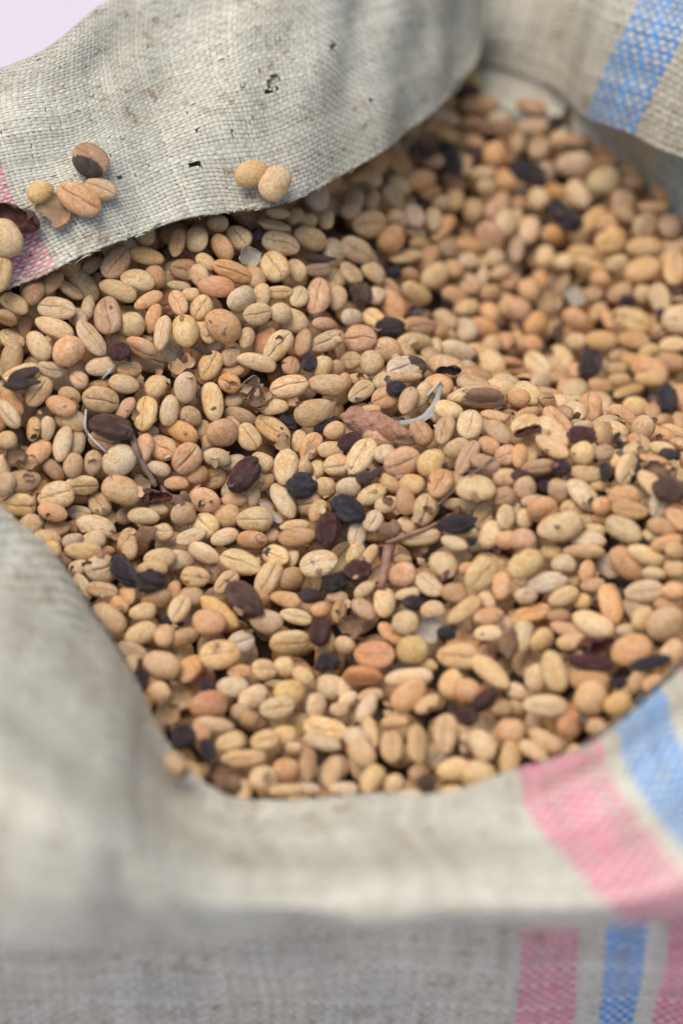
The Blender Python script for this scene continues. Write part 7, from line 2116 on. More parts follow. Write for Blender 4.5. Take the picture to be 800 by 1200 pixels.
1124,-326,154,0.42,0.87,0.25,-0.03,99,66,48,c,k,C
907,-999,-142,0.77,0.43,-0.18,-0.43,114,84,61,r,s,C
203,484,35,0.51,0.17,0.19,0.82,107,85,61,w,s,C
1115,-407,163,-0.03,0.97,-0.23,-0.10,115,77,55,c,k,C
-445,-788,-232,0.05,0.89,0.44,0.07,102,82,59,t,k,B
461,1042,-61,-0.02,-0.19,0.91,-0.37,115,82,59,b,k,C
422,223,70,0.98,-0.12,0.13,0.04,106,74,53,n,s,C
-479,157,217,0.53,0.81,0.17,0.18,113,87,63,t,s,C
-458,-923,-253,0.82,-0.27,0.23,-0.45,115,91,66,t,s,B
-183,-904,-277,0.47,0.15,0.15,0.86,105,74,54,c,s,C
605,-384,72,0.02,-0.12,0.95,0.30,119,89,64,c,k,B
-470,-40,50,-0.25,0.95,0.14,-0.08,117,83,59,c,k,C
-340,-949,-270,0.99,-0.03,0.06,-0.15,105,70,50,c,s,C
1244,-118,37,0.57,-0.26,-0.01,-0.78,114,78,56,y,s,C
678,-163,183,0.22,0.54,0.79,0.18,92,73,52,t,k,C
1289,585,-168,0.17,0.01,0.15,0.97,107,72,52,t,s,C
85,-132,43,-0.37,-0.34,0.15,0.85,98,77,56,o,s,C
287,-116,127,0.22,-0.50,0.84,0.01,113,88,63,t,k,C
571,246,3,0.90,-0.31,0.14,0.26,111,73,53,n,s,C
541,-573,-41,0.18,-0.66,0.72,0.13,97,75,54,b,k,C
55,-666,-220,-0.33,0.90,-0.26,0.12,93,70,51,c,k,C
455,-859,-180,0.66,-0.32,-0.49,0.48,108,85,61,t,s,C
1061,899,-95,0.74,0.08,0.09,-0.66,123,98,71,o,s,C
1068,-186,112,0.36,0.92,-0.10,-0.11,124,85,61,o,k,C
231,303,89,0.86,0.02,-0.05,-0.50,99,70,50,o,s,C
362,347,22,0.62,-0.01,-0.24,-0.74,125,100,72,r,s,C
199,1086,124,-0.44,0.80,0.32,-0.24,123,86,62,b,k,C
610,576,-151,0.99,-0.08,0.08,0.09,116,81,58,w,s,C
-107,578,251,-0.45,-0.02,0.21,0.87,124,99,71,b,k,C
739,-513,-3,0.28,0.01,-0.14,0.95,106,78,56,w,s,B
677,1108,-79,-0.03,0.54,0.81,0.21,112,80,58,r,k,C
1385,611,-152,0.09,-0.14,0.97,-0.18,117,84,61,c,k,C
-69,1058,367,-0.27,-0.18,0.93,0.19,128,85,61,b,k,C
753,788,-171,-0.05,0.28,0.96,0.06,113,84,60,c,k,C
1071,-802,-22,-0.28,0.71,-0.64,0.04,109,73,53,c,k,C
452,-725,-123,0.82,0.49,0.03,0.29,123,93,67,y,s,B
-176,-1145,-305,0.08,0.49,0.81,0.32,111,78,56,o,k,C
420,1859,205,0.73,-0.06,0.14,-0.67,118,80,58,g,s,C
968,-34,43,0.10,0.98,-0.15,-0.05,109,74,53,t,k,C
-78,-46,36,0.09,0.96,0.19,0.19,102,77,55,o,k,C
-163,150,137,0.11,-0.63,0.73,0.23,124,91,65,t,k,C
415,648,-106,0.01,0.84,0.53,-0.14,114,81,58,n,k,C
559,-1099,-241,0.20,0.97,0.04,0.10,124,85,61,t,k,C
-204,917,441,-0.21,-0.30,0.92,0.16,120,94,68,c,k,C
-421,258,283,0.02,-0.42,0.86,0.28,112,85,61,o,k,B""".split()]
labels = """right-leaning brown bean, smooth back up, just below the pink checks
left-leaning pale yellow bean, smooth back up, just right of the pink checks
right-leaning peach-orange bean, crease up, two lengths below left of the flap's frayed hem
level tan bean, smooth back up, just below left of the flap's frayed hem
level cream bean, smooth back up, two lengths below left of the flap's frayed hem
left-leaning cream bean, smooth back up, two lengths below left of the flap's frayed hem
upright brown bean, crease up, two lengths above left of the open half shell
rounded pale yellow bean, smooth back up, two lengths above left of the open half shell
left-leaning cream bean, crease up, two lengths above the wrinkled brown cherry
level cream bean, crease up, just below right of the pink checks
left-leaning tan bean, smooth back up, just below left of the pink checks
left-leaning cream bean, smooth back up, two lengths below the pink checks
upright tan bean, smooth back up, two lengths below the pink checks
left-leaning cream bean, smooth back up, three lengths above left of the white thread
right-leaning peach-orange bean, smooth back up, two lengths above left of the wrinkled brown cherry
left-leaning peach-orange bean, on its edge, just left of the open half shell
upright cream bean, crease up, just above left of the open half shell
level cream bean, smooth back up, two lengths above the wrinkled brown cherry
level cream bean, on its edge, two lengths above left of the white thread
level brown bean, crease up, just below the flap's frayed hem
rounded cream bean, smooth back up, just below right of the flap's frayed hem
left-leaning peach-orange bean, smooth back up, just below right of the flap's frayed hem
left-leaning cream bean, crease up, two lengths right of the flap's frayed hem
level cream bean, crease up, two lengths below left of the flap's frayed hem
level tan bean, crease up, two lengths below left of the flap's frayed hem
left-leaning peach-orange bean, crease up, two lengths below right of the flap's frayed hem
level brick-orange bean, smooth back up, two lengths below right of the flap's frayed hem
rounded cream bean, crease up, two lengths left of the boxy dark cherry
upright peach-orange bean, crease up, just left of the boxy dark cherry
left-leaning peach-orange bean, crease up, two lengths above the open half shell
right-leaning tan bean, crease up, two lengths above the open half shell
left-leaning peach-orange bean, smooth back up, just above right of the open half shell
rounded chalky white bean, smooth back up, two lengths above right of the open half shell
level cream bean, crease up, two lengths above the open split pod
level cream bean, smooth back up, two lengths left of the boxy dark cherry
right-leaning cream bean, crease up, just above right of the open split pod
upright brown bean, smooth back up, two lengths above right of the open split pod
upright chalky white bean, smooth back up, just above the open half shell
right-leaning tan bean, crease up, just below left of the boxy dark cherry
level cream bean, smooth back up, just above the open split pod
right-leaning tan bean, crease up, just right of the open half shell
level tan bean, crease up, just below right of the flap's frayed hem
level cream bean, crease up, just above the boxy dark cherry
rounded peach-orange bean, smooth back up, two lengths above right of the boxy dark cherry
rounded cream bean, crease up, two lengths below left of the black upright skin
level cream bean, on its edge, just above right of the boxy dark cherry
right-leaning peach-orange bean, smooth back up, two lengths above right of the boxy dark cherry
left-leaning cream bean, smooth back up, just above right of the boxy dark cherry
right-leaning cream bean, smooth back up, two lengths above right of the purple-black cherry
rounded peach-orange bean, crease up, two lengths left of the black skin at the back
right-leaning cream bean, smooth back up, just left of the black skin at the back
rounded tan bean, smooth back up, just below right of the black upright skin
rounded grey-brown bean, crease up, two lengths above right of the purple-black cherry
level cream bean, smooth back up, just above right of the purple-black cherry
left-leaning peach-orange bean, smooth back up, just above the purple-black cherry
upright chalky white bean, smooth back up, just above the dark curl on the crest
rounded peach-orange bean, crease up, just left of the purple-black cherry
level cream bean, smooth back up, just below right of the purple-black cherry
level tan bean, smooth back up, just below the purple-black cherry
level cream bean, smooth back up, just above the dark curl on the crest
rounded cream bean, smooth back up, just below left of the purple-black cherry
level chalky white bean, crease up, just below the purple-black cherry
left-leaning cream bean, smooth back up, just above right of the dark curl on the crest
upright tan bean, smooth back up, just below left of the black skin at the back
level tan bean, crease up, just below right of the black skin at the back
rounded grey-brown bean, crease up, just below the faded blue stripe
rounded grey-brown bean, smooth back up, just below the faded blue stripe
level tan bean, smooth back up, two lengths below the faded blue stripe
level tan bean, smooth back up, three lengths above the blue-black chunk
upright tan bean, crease up, two lengths below the faded blue stripe
left-leaning tan bean, on its edge, two lengths above the dark cherry in the hollow
upright cream bean, crease up, two lengths above right of the dark cherry in the hollow
level chalky white bean, crease up, two lengths above the blue-black chunk
left-leaning pale yellow bean, crease up, two lengths above left of the blue-black chunk
level brown bean, smooth back up, just above right of the dark cherry in the hollow
level tan bean, smooth back up, just above right of the dark cherry in the hollow
left-leaning peach-orange bean, smooth back up, just above the dark cherry in the hollow
right-leaning peach-orange bean, smooth back up, three lengths above the curled red husk
rounded peach-orange bean, smooth back up, three lengths above the curled red husk
rounded cream bean, crease up, just left of the dark cherry in the hollow
left-leaning chalky white bean, crease up, just left of the dark cherry in the hollow
level peach-orange bean, smooth back up, just above left of the blue-black chunk
right-leaning tan bean, crease up, two lengths above left of the white thread
left-leaning chalky white bean, crease up, two lengths left of the white thread
level peach-orange bean, smooth back up, just above left of the white thread
level cream bean, smooth back up, just above left of the white thread
upright cream bean, smooth back up, just left of the white thread
level tan bean, crease up, just above the wrinkled brown cherry
level cream bean, smooth back up, just above the wrinkled brown cherry
upright pale yellow bean, crease up, just above right of the wrinkled brown cherry
rounded cream bean, smooth back up, just below left of the open half shell
upright chalky white bean, smooth back up, just below the open half shell
right-leaning grey-green bean, smooth back up, just left of the grey-brown twig
upright peach-orange bean, smooth back up, just below right of the wrinkled brown cherry
left-leaning peach-orange bean, crease up, just above right of the grey-brown twig
right-leaning peach-orange bean, smooth back up, two lengths left of the white thread
level grey-brown bean, smooth back up, two lengths below left of the white thread
level pale yellow bean, crease up, three lengths below left of the white thread
level cream bean, crease up, two lengths below left of the white thread
level pale yellow bean, crease up, just below the white thread
level peach-orange bean, smooth back up, two lengths below left of the white thread
left-leaning cream bean, crease up, just left of the dark red curl of skin
level tan bean, smooth back up, just left of the dark red curl of skin
level grey-green bean, smooth back up, just below left of the dark red curl of skin
level cream bean, smooth back up, just above left of the black hooked skin
upright tan bean, smooth back up, just below the open half shell
upright pale yellow bean, smooth back up, just left of the open split pod
level tan bean, crease up, just right of the open split pod
level tan bean, smooth back up, just above right of the black gap
level tan bean, smooth back up, two lengths left of the pink papery husk
level grey-brown bean, smooth back up, just below left of the open split pod
rounded brown bean, smooth back up, just above left of the glossy red-brown cherry
left-leaning cream bean, crease up, just above the glossy red-brown cherry
left-leaning tan bean, crease up, just below left of the black gap
left-leaning peach-orange bean, smooth back up, just above right of the grey-brown twig
right-leaning peach-orange bean, crease up, just right of the grey-brown twig
level cream bean, smooth back up, just above left of the glossy red-brown cherry
right-leaning peach-orange bean, crease up, just below right of the black gap
upright cream bean, smooth back up, just above left of the round blue-black cherry
level tan bean, crease up, just above right of the round blue-black cherry
left-leaning pale yellow bean, smooth back up, just below left of the round blue-black cherry
level peach-orange bean, smooth back up, just below left of the glossy red-brown cherry
rounded tan bean, smooth back up, just below the glossy red-brown cherry
level cream bean, crease up, just below the glossy red-brown cherry
rounded grey-brown bean, smooth back up, just below right of the dark red curl of skin
rounded pale yellow bean, crease up, just below right of the dark red curl of skin
level brown bean, smooth back up, just below the round blue-black cherry
level cream bean, smooth back up, two lengths below the glossy red-brown cherry
level peach-orange bean, smooth back up, two lengths above the boxy brown cherry
right-leaning cream bean, crease up, just above the pink papery husk
level peach-orange bean, crease up, just above right of the pink papery husk
upright grey-brown bean, crease up, just above left of the grey-green leaf shred
rounded peach-orange bean, smooth back up, just left of the dark curl on the crest
left-leaning brown bean, crease up, just below the grey-green leaf shred
upright grey-brown bean, crease up, just below right of the grey-green leaf shred
upright cream bean, crease up, just below the dark curl on the crest
level pale yellow bean, on its edge, just above left of the curled red husk
left-leaning grey-brown bean, smooth back up, just left of the curled red husk
right-leaning pale yellow bean, crease up, just below the pink papery husk
right-leaning peach-orange bean, crease up, just below right of the pink papery husk
right-leaning cream bean, smooth back up, just below the grey-green leaf shred
right-leaning brown bean, crease up, two lengths below left of the curled red husk
level grey-brown bean, smooth back up, just below left of the curled red husk
right-leaning peach-orange bean, crease up, just above right of the thin stem
upright brown bean, smooth back up, just above the thin stem
rounded chalky white bean, smooth back up, just above the blue-black shard
right-leaning pale yellow bean, smooth back up, just above right of the blue-black shard
level pale yellow bean, smooth back up, just above left of the large yellow bean
upright cream bean, crease up, just above right of the thin stem
level cream bean, crease up, just above right of the thick pink-brown stem
rounded cream bean, crease up, just left of the large yellow bean
right-leaning cream bean, smooth back up, just below left of the large yellow bean
level tan bean, smooth back up, just above left of the blue-black chunk
upright peach-orange bean, crease up, just above the maroon cherry on the ridge
left-leaning peach-orange bean, crease up, just right of the maroon cherry on the ridge
left-leaning cream bean, smooth back up, just left of the maroon cherry on the ridge
left-leaning tan bean, smooth back up, just above left of the small black cherry
rounded pale yellow bean, smooth back up, just below the maroon cherry on the ridge
level tan bean, smooth back up, just right of the small black cherry
right-leaning pale yellow bean, crease up, just above left of the brown cherry at right edge
rounded tan bean, smooth back up, just below the small black cherry
left-leaning cream bean, smooth back up, just below right of the small black cherry
level peach-orange bean, crease up, just left of the brown cherry at right edge
level brown bean, crease up, just below left of the brown cherry at right edge
level brown bean, smooth back up, just below the brown cherry at right edge
rounded peach-orange bean, crease up, just right of the large yellow bean
level cream bean, smooth back up, just right of the large yellow bean
left-leaning grey-green bean, smooth back up, two lengths below right of the small black cherry
rounded peach-orange bean, smooth back up, just below right of the large yellow bean
level cream bean, smooth back up, just above the left rim
rounded cream bean, crease up, just left of the black hooked skin
level tan bean, crease up, just above right of the left rim
level cream bean, smooth back up, just right of the black hooked skin
left-leaning tan bean, smooth back up, just right of the left rim
level cream bean, smooth back up, two lengths below right of the left rim
level tan bean, smooth back up, two lengths above the grey-purple cherry
rounded tan bean, smooth back up, just above left of the grey-purple cherry
left-leaning cream bean, smooth back up, two lengths above left of the boxy brown cherry
level pale yellow bean, crease up, just above the boxy brown cherry
level tan bean, crease up, just above left of the boxy brown cherry
level pale yellow bean, crease up, two lengths below left of the blue-black shard
right-leaning cream bean, crease up, just above right of the boxy brown cherry
level brown bean, smooth back up, just above right of the boxy brown cherry
right-leaning tan bean, crease up, just above left of the boxy brown cherry
level peach-orange bean, smooth back up, just right of the boxy brown cherry
right-leaning cream bean, crease up, two lengths left of the boxy brown cherry
left-leaning tan bean, smooth back up, just below left of the boxy brown cherry
level peach-orange bean, smooth back up, just below left of the boxy brown cherry
level brown bean, smooth back up, two lengths below left of the boxy brown cherry
level tan bean, smooth back up, just below right of the boxy brown cherry
level pale yellow bean, crease up, just above left of the plum-red cherry
level cream bean, crease up, just left of the plum-red cherry
level chalky white bean, crease up, just below the boxy brown cherry
level tan bean, crease up, two lengths below left of the boxy brown cherry
rounded cream bean, crease up, two lengths left of the smooth black oval cherry
level cream bean, smooth back up, two lengths above right of the grey-purple cherry
right-leaning cream bean, smooth back up, two lengths below left of the smooth black oval cherry
rounded pale yellow bean, smooth back up, just below left of the smooth black oval cherry
level cream bean, smooth back up, just below the smooth black oval cherry
level brick-orange bean, smooth back up, just above right of the grey-purple cherry
upright cream bean, smooth back up, just below the smooth black oval cherry
level pale yellow bean, crease up, two lengths below left of the smooth black oval cherry
rounded peach-orange bean, smooth back up, just right of the thick pink-brown stem
left-leaning pale yellow bean, smooth back up, just below right of the thin stem
left-leaning cream bean, crease up, just right of the thick pink-brown stem
upright cream bean, smooth back up, just below the thick pink-brown stem
left-leaning grey-brown bean, smooth back up, just below left of the thick pink-brown stem
right-leaning pale yellow bean, crease up, two lengths below left of the large yellow bean
upright peach-orange bean, smooth back up, two lengths below the large yellow bean
level brown bean, smooth back up, two lengths below right of the thin stem
right-leaning tan bean, smooth back up, two lengths below right of the thick pink-brown stem
rounded pale yellow bean, smooth back up, just above right of the brick-orange pair
rounded grey-green bean, smooth back up, just right of the brick-orange pair
level brick-orange bean, crease up, just right of the smooth black oval cherry
level brick-orange bean, on its edge, just below left of the brick-orange pair
level peach-orange bean, smooth back up, two lengths above the dark red cherry
level cream bean, smooth back up, two lengths above the dark red cherry
level tan bean, crease up, just above left of the dark red cherry
left-leaning cream bean, smooth back up, just above the dark red cherry
rounded tan bean, smooth back up, just above left of the dark red cherry
level cream bean, smooth back up, just below right of the brick-orange pair
right-leaning peach-orange bean, smooth back up, just below right of the brick-orange pair
rounded peach-orange bean, smooth back up, just above left of the dark red cherry
right-leaning pale yellow bean, smooth back up, just below the large yellow bean
level cream bean, smooth back up, two lengths below right of the large yellow bean
level tan bean, smooth back up, two lengths below right of the large yellow bean
level grey-green bean, smooth back up, two lengths below right of the large yellow bean
left-leaning peach-orange bean, smooth back up, three lengths above the dark red strip
level cream bean, smooth back up, two lengths below the brown cherry at right edge
level cream bean, crease up, two lengths above right of the dark red strip
level cream bean, smooth back up, two lengths above the dark red strip
level peach-orange bean, crease up, two lengths above left of the dark red strip
upright peach-orange bean, smooth back up, two lengths above the dark red strip
left-leaning cream bean, smooth back up, just above the dark red strip
right-leaning cream bean, smooth back up, two lengths above right of the dark red strip
right-leaning tan bean, smooth back up, two lengths above right of the dark red strip
upright grey-green bean, smooth back up, two lengths above left of the dark red strip
rounded tan bean, smooth back up, just above left of the dark red strip
level peach-orange bean, smooth back up, just right of the dark red strip
right-leaning tan bean, smooth back up, two lengths above right of the blue band
upright cream bean, smooth back up, just left of the dark red strip
upright cream bean, smooth back up, just right of the dark red cherry
level brown bean, smooth back up, just below the dark red strip
rounded tan bean, smooth back up, just below the dark red strip
level chalky white bean, crease up, just above the pink band
right-leaning tan bean, smooth back up, just left of the blue band
level tan bean, smooth back up, just right of the grey-purple cherry
level cream bean, smooth back up, just right of the grey-purple cherry
level cream bean, crease up, two lengths right of the grey-purple cherry
level tan bean, crease up, two lengths right of the grey-purple cherry
rounded cream bean, smooth back up, two lengths left of the front rim
rounded peach-orange bean, smooth back up, two lengths above left of the front rim
level cream bean, crease up, two lengths below the smooth black oval cherry
level cream bean, smooth back up, two lengths above the front rim
left-leaning tan bean, smooth back up, just above the front rim
upright tan bean, crease up, two lengths above right of the front rim
upright cream bean, crease up, two lengths below left of the dark red cherry
upright tan bean, crease up, just below left of the dark red cherry
level cream bean, smooth back up, two lengths below left of the dark red cherry
upright brown bean, smooth back up, just above left of the front rim
upright tan bean, smooth back up, just above the front rim
right-leaning cream bean, smooth back up, just above right of the front rim
rounded peach-orange bean, smooth back up, just below right of the dark red cherry
left-leaning cream bean, smooth back up, just below the dark red cherry
upright tan bean, smooth back up, just left of the pink band
rounded cream bean, smooth back up, two lengths left of the pink band
left-leaning tan bean, smooth back up, just above the pink band
left-leaning tan bean, smooth back up, just above left of the pink band
rounded brick-orange bean, smooth back up, just above right of the pink band
level tan bean, smooth back up, just above the black upright skin
rounded peach-orange bean, smooth back up, just right of the black upright skin
left-leaning peach-orange bean, crease up, just left of the black upright skin
right-leaning brown bean, smooth back up, just right of the flap's frayed hem
level peach-orange bean, smooth back up, just below left of the black upright skin
left-leaning tan bean, crease up, just right of the flap's frayed hem
level brown bean, smooth back up, just left of the back corner fold
level grey-brown bean, smooth back up, just below right of the back corner fold
rounded grey-brown bean, crease up, just below the back corner fold
level tan bean, smooth back up, just above the black skin at the back
right-leaning grey-green bean, smooth back up, just above right of the black skin at the back
left-leaning cream bean, smooth back up, just above right of the black skin at the back
rounded grey-brown bean, crease up, just below left of the faded blue stripe
cream bean half under the twisted tan husk on the rear flap
large peach-orange bean, crease up, on the rear flap above the pink checks
smaller tan bean, crease up, right of the large peach one on the flap
smooth cream bean on the flap at the left frame edge over pink checks
cracked cream bean at the left end of the flap hem
tan bean left of the pair lying alone on the flap
broken cream bean right of the pair lying alone on the flap
brown split bean in dark skin, topmost on the rear flap
tan bean with a dark edge, alone on the blurred front rim
upright chalky white bean, smooth back up, just below left of the flap's frayed hem
level peach-orange bean, smooth back up, just below right of the pink papery husk
right-leaning grey-green bean, smooth back up, just above left of the boxy dark cherry
right-leaning peach-orange bean, smooth back up, two lengths above the grey-purple cherry
right-leaning cream bean, crease up, two lengths below left of the dark red cherry
level tan bean, crease up, just left of the open half shell
right-leaning tan bean, crease up, two lengths above right of the dark red cherry
level cream bean, smooth back up, two lengths below left of the smooth black oval cherry
right-leaning cream bean, smooth back up, just below the dark red cherry""".strip().split('\n')
SKIN = {int(a): b for a, b in (q.split(':') for q in "32:low 134:mid 136:end 139:end 320:top 339:low 387:low 653:low 654:end".split())}
cr = random.Random(3); hV, hF, hT, hC, hG, hK, nh = [], [], [], [], [], [], 0
def patch(o, vi, kind, seed):
    """a torn piece of dark skin that still clings to one side of a bean"""
    s = SH[vi]; V = s[0]; r = np.random.default_rng(seed); cz = {'low': (0.2, -.9, .5), 'end': (.95, .1, .2), 'mid': (.1, .35, .9), 'top': (.1, .9, .4)}[kind]
    d = np.array(cz)/np.linalg.norm(cz); D = (V/np.linalg.norm(V, axis=1)[:, None]) @ d+.16*wob(seed, 6, 2, 6)(V)
    Q = np.array([q for q in s[1] if np.all(D[q] > .45)])
    if len(Q) < 4: return
    W_ = V*1.045+.02*wob(seed+9, 6, 3, 8)(V)[:, None]
    nm = 'clinging_skin'; p = bpy.data.objects.new(nm, mesh_np(nm, W_, [Q], M[{'low': 'HD', 'end': 'DN', 'mid': 'HD', 'top': 'HN'}[kind]]))
    link(p, o)
heads = 0; pal_n = 0
for i, q in enumerate(rows):
    x, y, z, qw, qx, qy, qz, L, W, T = [float(v) for v in q[:10]]; c, f, cls = q[10], q[11], q[12]
    vi = cr.randrange(NV); col = colour(c, cr)
    if cls == 'A':                                 # one of the beans that show largest: an object of its own
        o = bpy.data.objects.new('coffee_bean', BM[vi]); o.rotation_mode = 'QUATERNION'
        o.location = (x/1e4, y/1e4, z/1e4); o.rotation_quaternion = Quaternion((qw, qx, qy, qz)).normalized(); o.scale = (L/2e4, W/2e4, T/2e4); o.color = col; link(o)
        tag(o, labels[heads], 'coffee bean', 'coffee beans in the sack'); heads += 1
        if f != 'k': link(bpy.data.objects.new('crease', CM[vi]), o)
        if i in SKIN: patch(o, vi, SKIN[i], 700+i)
    else:
        s = SH[vi] if cls == 'B' else LO[vi % 4]
        V = s[0]*(np.array((L, W, T))/2e4); Rm = np.array(Quaternion((qw, qx, qy, qz)).normalized().to_matrix()); V = V @ Rm.T+np.array((x, y, z))/1e4
        hV.append(V); hF.append(s[1]+nh); hT.append(s[2]+nh); hC.append(s[3]); hG.append(s[0]+cr.uniform(0, 71)); hK.append(np.tile(col, (len(V), 1))); nh += len(V)
bd = np.array([[[-1900,-1350,-470],[-1900,-1155,-440],[-1900,-961,-386],[-1900,-766,-325],[-1900,-571,-255],[-1900,-376,-174],[-1900,-182,-79],[-1900,13,25],[-1900,208,132],[-1900,403,234],[-1900,597,327],[-1900,792,408],[-1900,987,450],[-1900,1182,450],[-1900,1376,450],[-1900,1571,450],[-1900,1766,450],[-1900,1961,450],[-1900,2155,450],[-1900,2350,450]],[[-1676,-1350,-470],[-1676,-1155,-426],[-1676,-961,-374],[-1676,-766,-316],[-1676,-571,-249],[-1676,-376,-166],[-1676,-182,-64],[-1676,13,53],[-1676,208,170],[-1676,403,279],[-1676,597,373],[-1676,792,450],[-1676,987,450],[-1676,1182,450],[-1676,1376,450],[-1676,1571,450],[-1676,1766,450],[-1676,1961,450],[-1676,2155,450],[-1676,2350,450]],[[-1453,-1350,-455],[-1453,-1155,-406],[-1453,-961,-356],[-1453,-766,-300],[-1453,-571,-236],[-1453,-376,-153],[-1453,-182,-40],[-1453,13,93],[-1453,208,223],[-1453,403,334],[-1453,597,423],[-1453,792,450],[-1453,987,450],[-1453,1182,450],[-1453,1376,450],[-1453,1571,450],[-1453,1766,450],[-1453,1961,450],[-1453,2155,450],[-1453,2350,450]],[[-1229,-1350,-431],[-1229,-1155,-382],[-1229,-961,-331],[-1229,-766,-276],[-1229,-571,-210],[-1229,-376,-122],[-1229,-182,10],[-1229,13,160],[-1229,208,293],[-1229,403,397],[-1229,597,450],[-1229,792,450],[-1229,987,450],[-1229,1182,450],[-1229,1376,450],[-1229,1571,450],[-1229,1766,450],[-1229,1961,450],[-1229,2155,450],[-1229,2350,450]],[[-1006,-1350,-406],[-1006,-1155,-355],[-1006,-961,-304],[-1006,-766,-249],[-1006,-571,-184],[-1006,-376,-89],[-1006,-182,67],[-1006,13,240],[-1006,208,368],[-1006,403,438],[-1006,597,450],[-1006,792,450],[-1006,987,450],[-1006,1182,450],[-1006,1376,450],[-1006,1571,450],[-1006,1766,450],[-1006,1961,450],[-1006,2155,450],[-1006,2350,450]],[[-782,-1350,-385],[-782,-1155,-335],[-782,-961,-284],[-782,-766,-232],[-782,-571,-180],[-782,-376,-114],[-782,-182,-2],[-782,13,192],[-782,208,335],[-782,403,411],[-782,597,450],[-782,792,450],[-782,987,450],[-782,1182,450],[-782,1376,450],[-782,1571,450],[-782,1766,450],[-782,1961,450],[-782,2155,450],[-782,2350,450]],[[-559,-1350,-373],[-559,-1155,-327],[-559,-961,-284],[-559,-766,-240],[-559,-571,-199],[-559,-376,-141],[-559,-182,-39],[-559,13,128],[-559,208,283],[-559,403,374],[-559,597,446],[-559,792,450],[-559,987,450],[-559,1182,450],[-559,1376,450],[-559,1571,450],[-559,1766,450],[-559,1961,450],[-559,2155,450],[-559,2350,450]],[[-335,-1350,-370],[-335,-1155,-331],[-335,-961,-305],[-335,-766,-278],[-335,-571,-230],[-335,-376,-154],[-335,-182,-66],[-335,13,55],[-335,208,226],[-335,403,338],[-335,597,400],[-335,792,450],[-335,987,450],[-335,1182,450],[-335,1376,450],[-335,1571,450],[-335,1766,450],[-335,1961,450],[-335,2155,450],[-335,2350,450]],[[-112,-1350,-373],[-112,-1155,-342],[-112,-961,-319],[-112,-766,-294],[-112,-571,-250],[-112,-376,-157],[-112,-182,-53],[-112,13,44],[-112,208,158],[-112,403,230],[-112,597,280],[-112,792,347],[-112,987,385],[-112,1182,403],[-112,1376,400],[-112,1571,394],[-112,1766,394],[-112,1961,403],[-112,2155,423],[-112,2350,450]],[[112,-1350,-370],[112,-1155,-337],[112,-961,-300],[112,-766,-254],[112,-571,-195],[112,-376,-95],[112,-182,17],[112,13,94],[112,208,110],[112,403,83],[112,597,72],[112,792,123],[112,987,197],[112,1182,245],[112,1376,262],[112,1571,272],[112,1766,285],[112,1961,309],[112,2155,344],[112,2350,384]],[[335,-1350,-356],[335,-1155,-316],[335,-961,-262],[335,-766,-184],[335,-571,-88],[335,-376,9],[335,-182,99],[335,13,136],[335,208,90],[335,403,-7],[335,597,-77],[335,792,-89],[335,987,-17],[335,1182,61],[335,1376,117],[335,1571,154],[335,1766,183],[335,1961,228],[335,2155,279],[335,2350,330]],[[559,-1350,-329],[559,-1155,-284],[559,-961,-227],[559,-766,-152],[559,-571,-57],[559,-376,66],[559,-182,147],[559,13,120],[559,208,24],[559,403,-89],[559,597,-169],[559,792,-185],[559,987,-133],[559,1182,-58],[559,1376,25],[559,1571,96],[559,1766,136],[559,1961,188],[559,2155,242],[559,2350,295]],[[782,-1350,-293],[782,-1155,-243],[782,-961,-185],[782,-766,-117],[782,-571,-30],[782,-376,107],[782,-182,144],[782,13,66],[782,208,-57],[782,403,-165],[782,597,-218],[782,792,-202],[782,987,-142],[782,1182,-70],[782,1376,14],[782,1571,102],[782,1766,148],[782,1961,187],[782,2155,231],[782,2350,279]],[[1006,-1350,-251],[1006,-1155,-193],[1006,-961,-125],[1006,-766,-40],[1006,-571,74],[1006,-376,149],[1006,-182,109],[1006,13,-2],[1006,208,-136],[1006,403,-218],[1006,597,-225],[1006,792,-170],[1006,987,-89],[1006,1182,-18],[1006,1376,41],[1006,1571,104],[1006,1766,153],[1006,1961,192],[1006,2155,232],[1006,2350,274]],[[1229,-1350,-213],[1229,-1155,-149],[1229,-961,-78],[1229,-766,3],[1229,-571,79],[1229,-376,104],[1229,-182,54],[1229,13,-49],[1229,208,-160],[1229,403,-217],[1229,597,-204],[1229,792,-140],[1229,987,-55],[1229,1182,15],[1229,1376,65],[1229,1571,113],[1229,1766,156],[1229,1961,196],[1229,2155,234],[1229,2350,273]],[[1453,-1350,-185],[1453,-1155,-124],[1453,-961,-60],[1453,-766,1],[1453,-571,44],[1453,-376,48],[1453,-182,6],[1453,13,-68],[1453,208,-141],[1453,403,-182],[1453,597,-175],[1453,792,-124],[1453,987,-52],[1453,1182,15],[1453,1376,69],[1453,1571,116],[1453,1766,158],[1453,1961,197],[1453,2155,235],[1453,2350,273]],[[1676,-1350,-170],[1676,-1155,-115],[1676,-961,-62],[1676,-766,-18],[1676,-571,7],[1676,-376,5],[1676,-182,-25],[1676,13,-72],[1676,208,-118],[1676,403,-143],[1676,597,-136],[1676,792,-99],[1676,987,-43],[1676,1182,15],[1676,1376,68],[1676,1571,114],[1676,1766,157],[1676,1961,197],[1676,2155,235],[1676,2350,274]],[[1900,-1350,-165],[1900,-1155,-117],[1900,-961,-74],[1900,-766,-41],[1900,-571,-23],[1900,-376,-24],[1900,-182,-43],[1900,13,-70],[1900,208,-96],[1900,403,-108],[1900,597,-100],[1900,792,-71],[1900,987,-29],[1900,1182,20],[1900,1376,68],[1900,1571,114],[1900,1766,156],[1900,1961,196],[1900,2155,235],[1900,2350,274]]])/1e4; nbx, nby = bd.shape[:2]; ids = np.arange(nbx*nby).reshape(nbx, nby)+nh
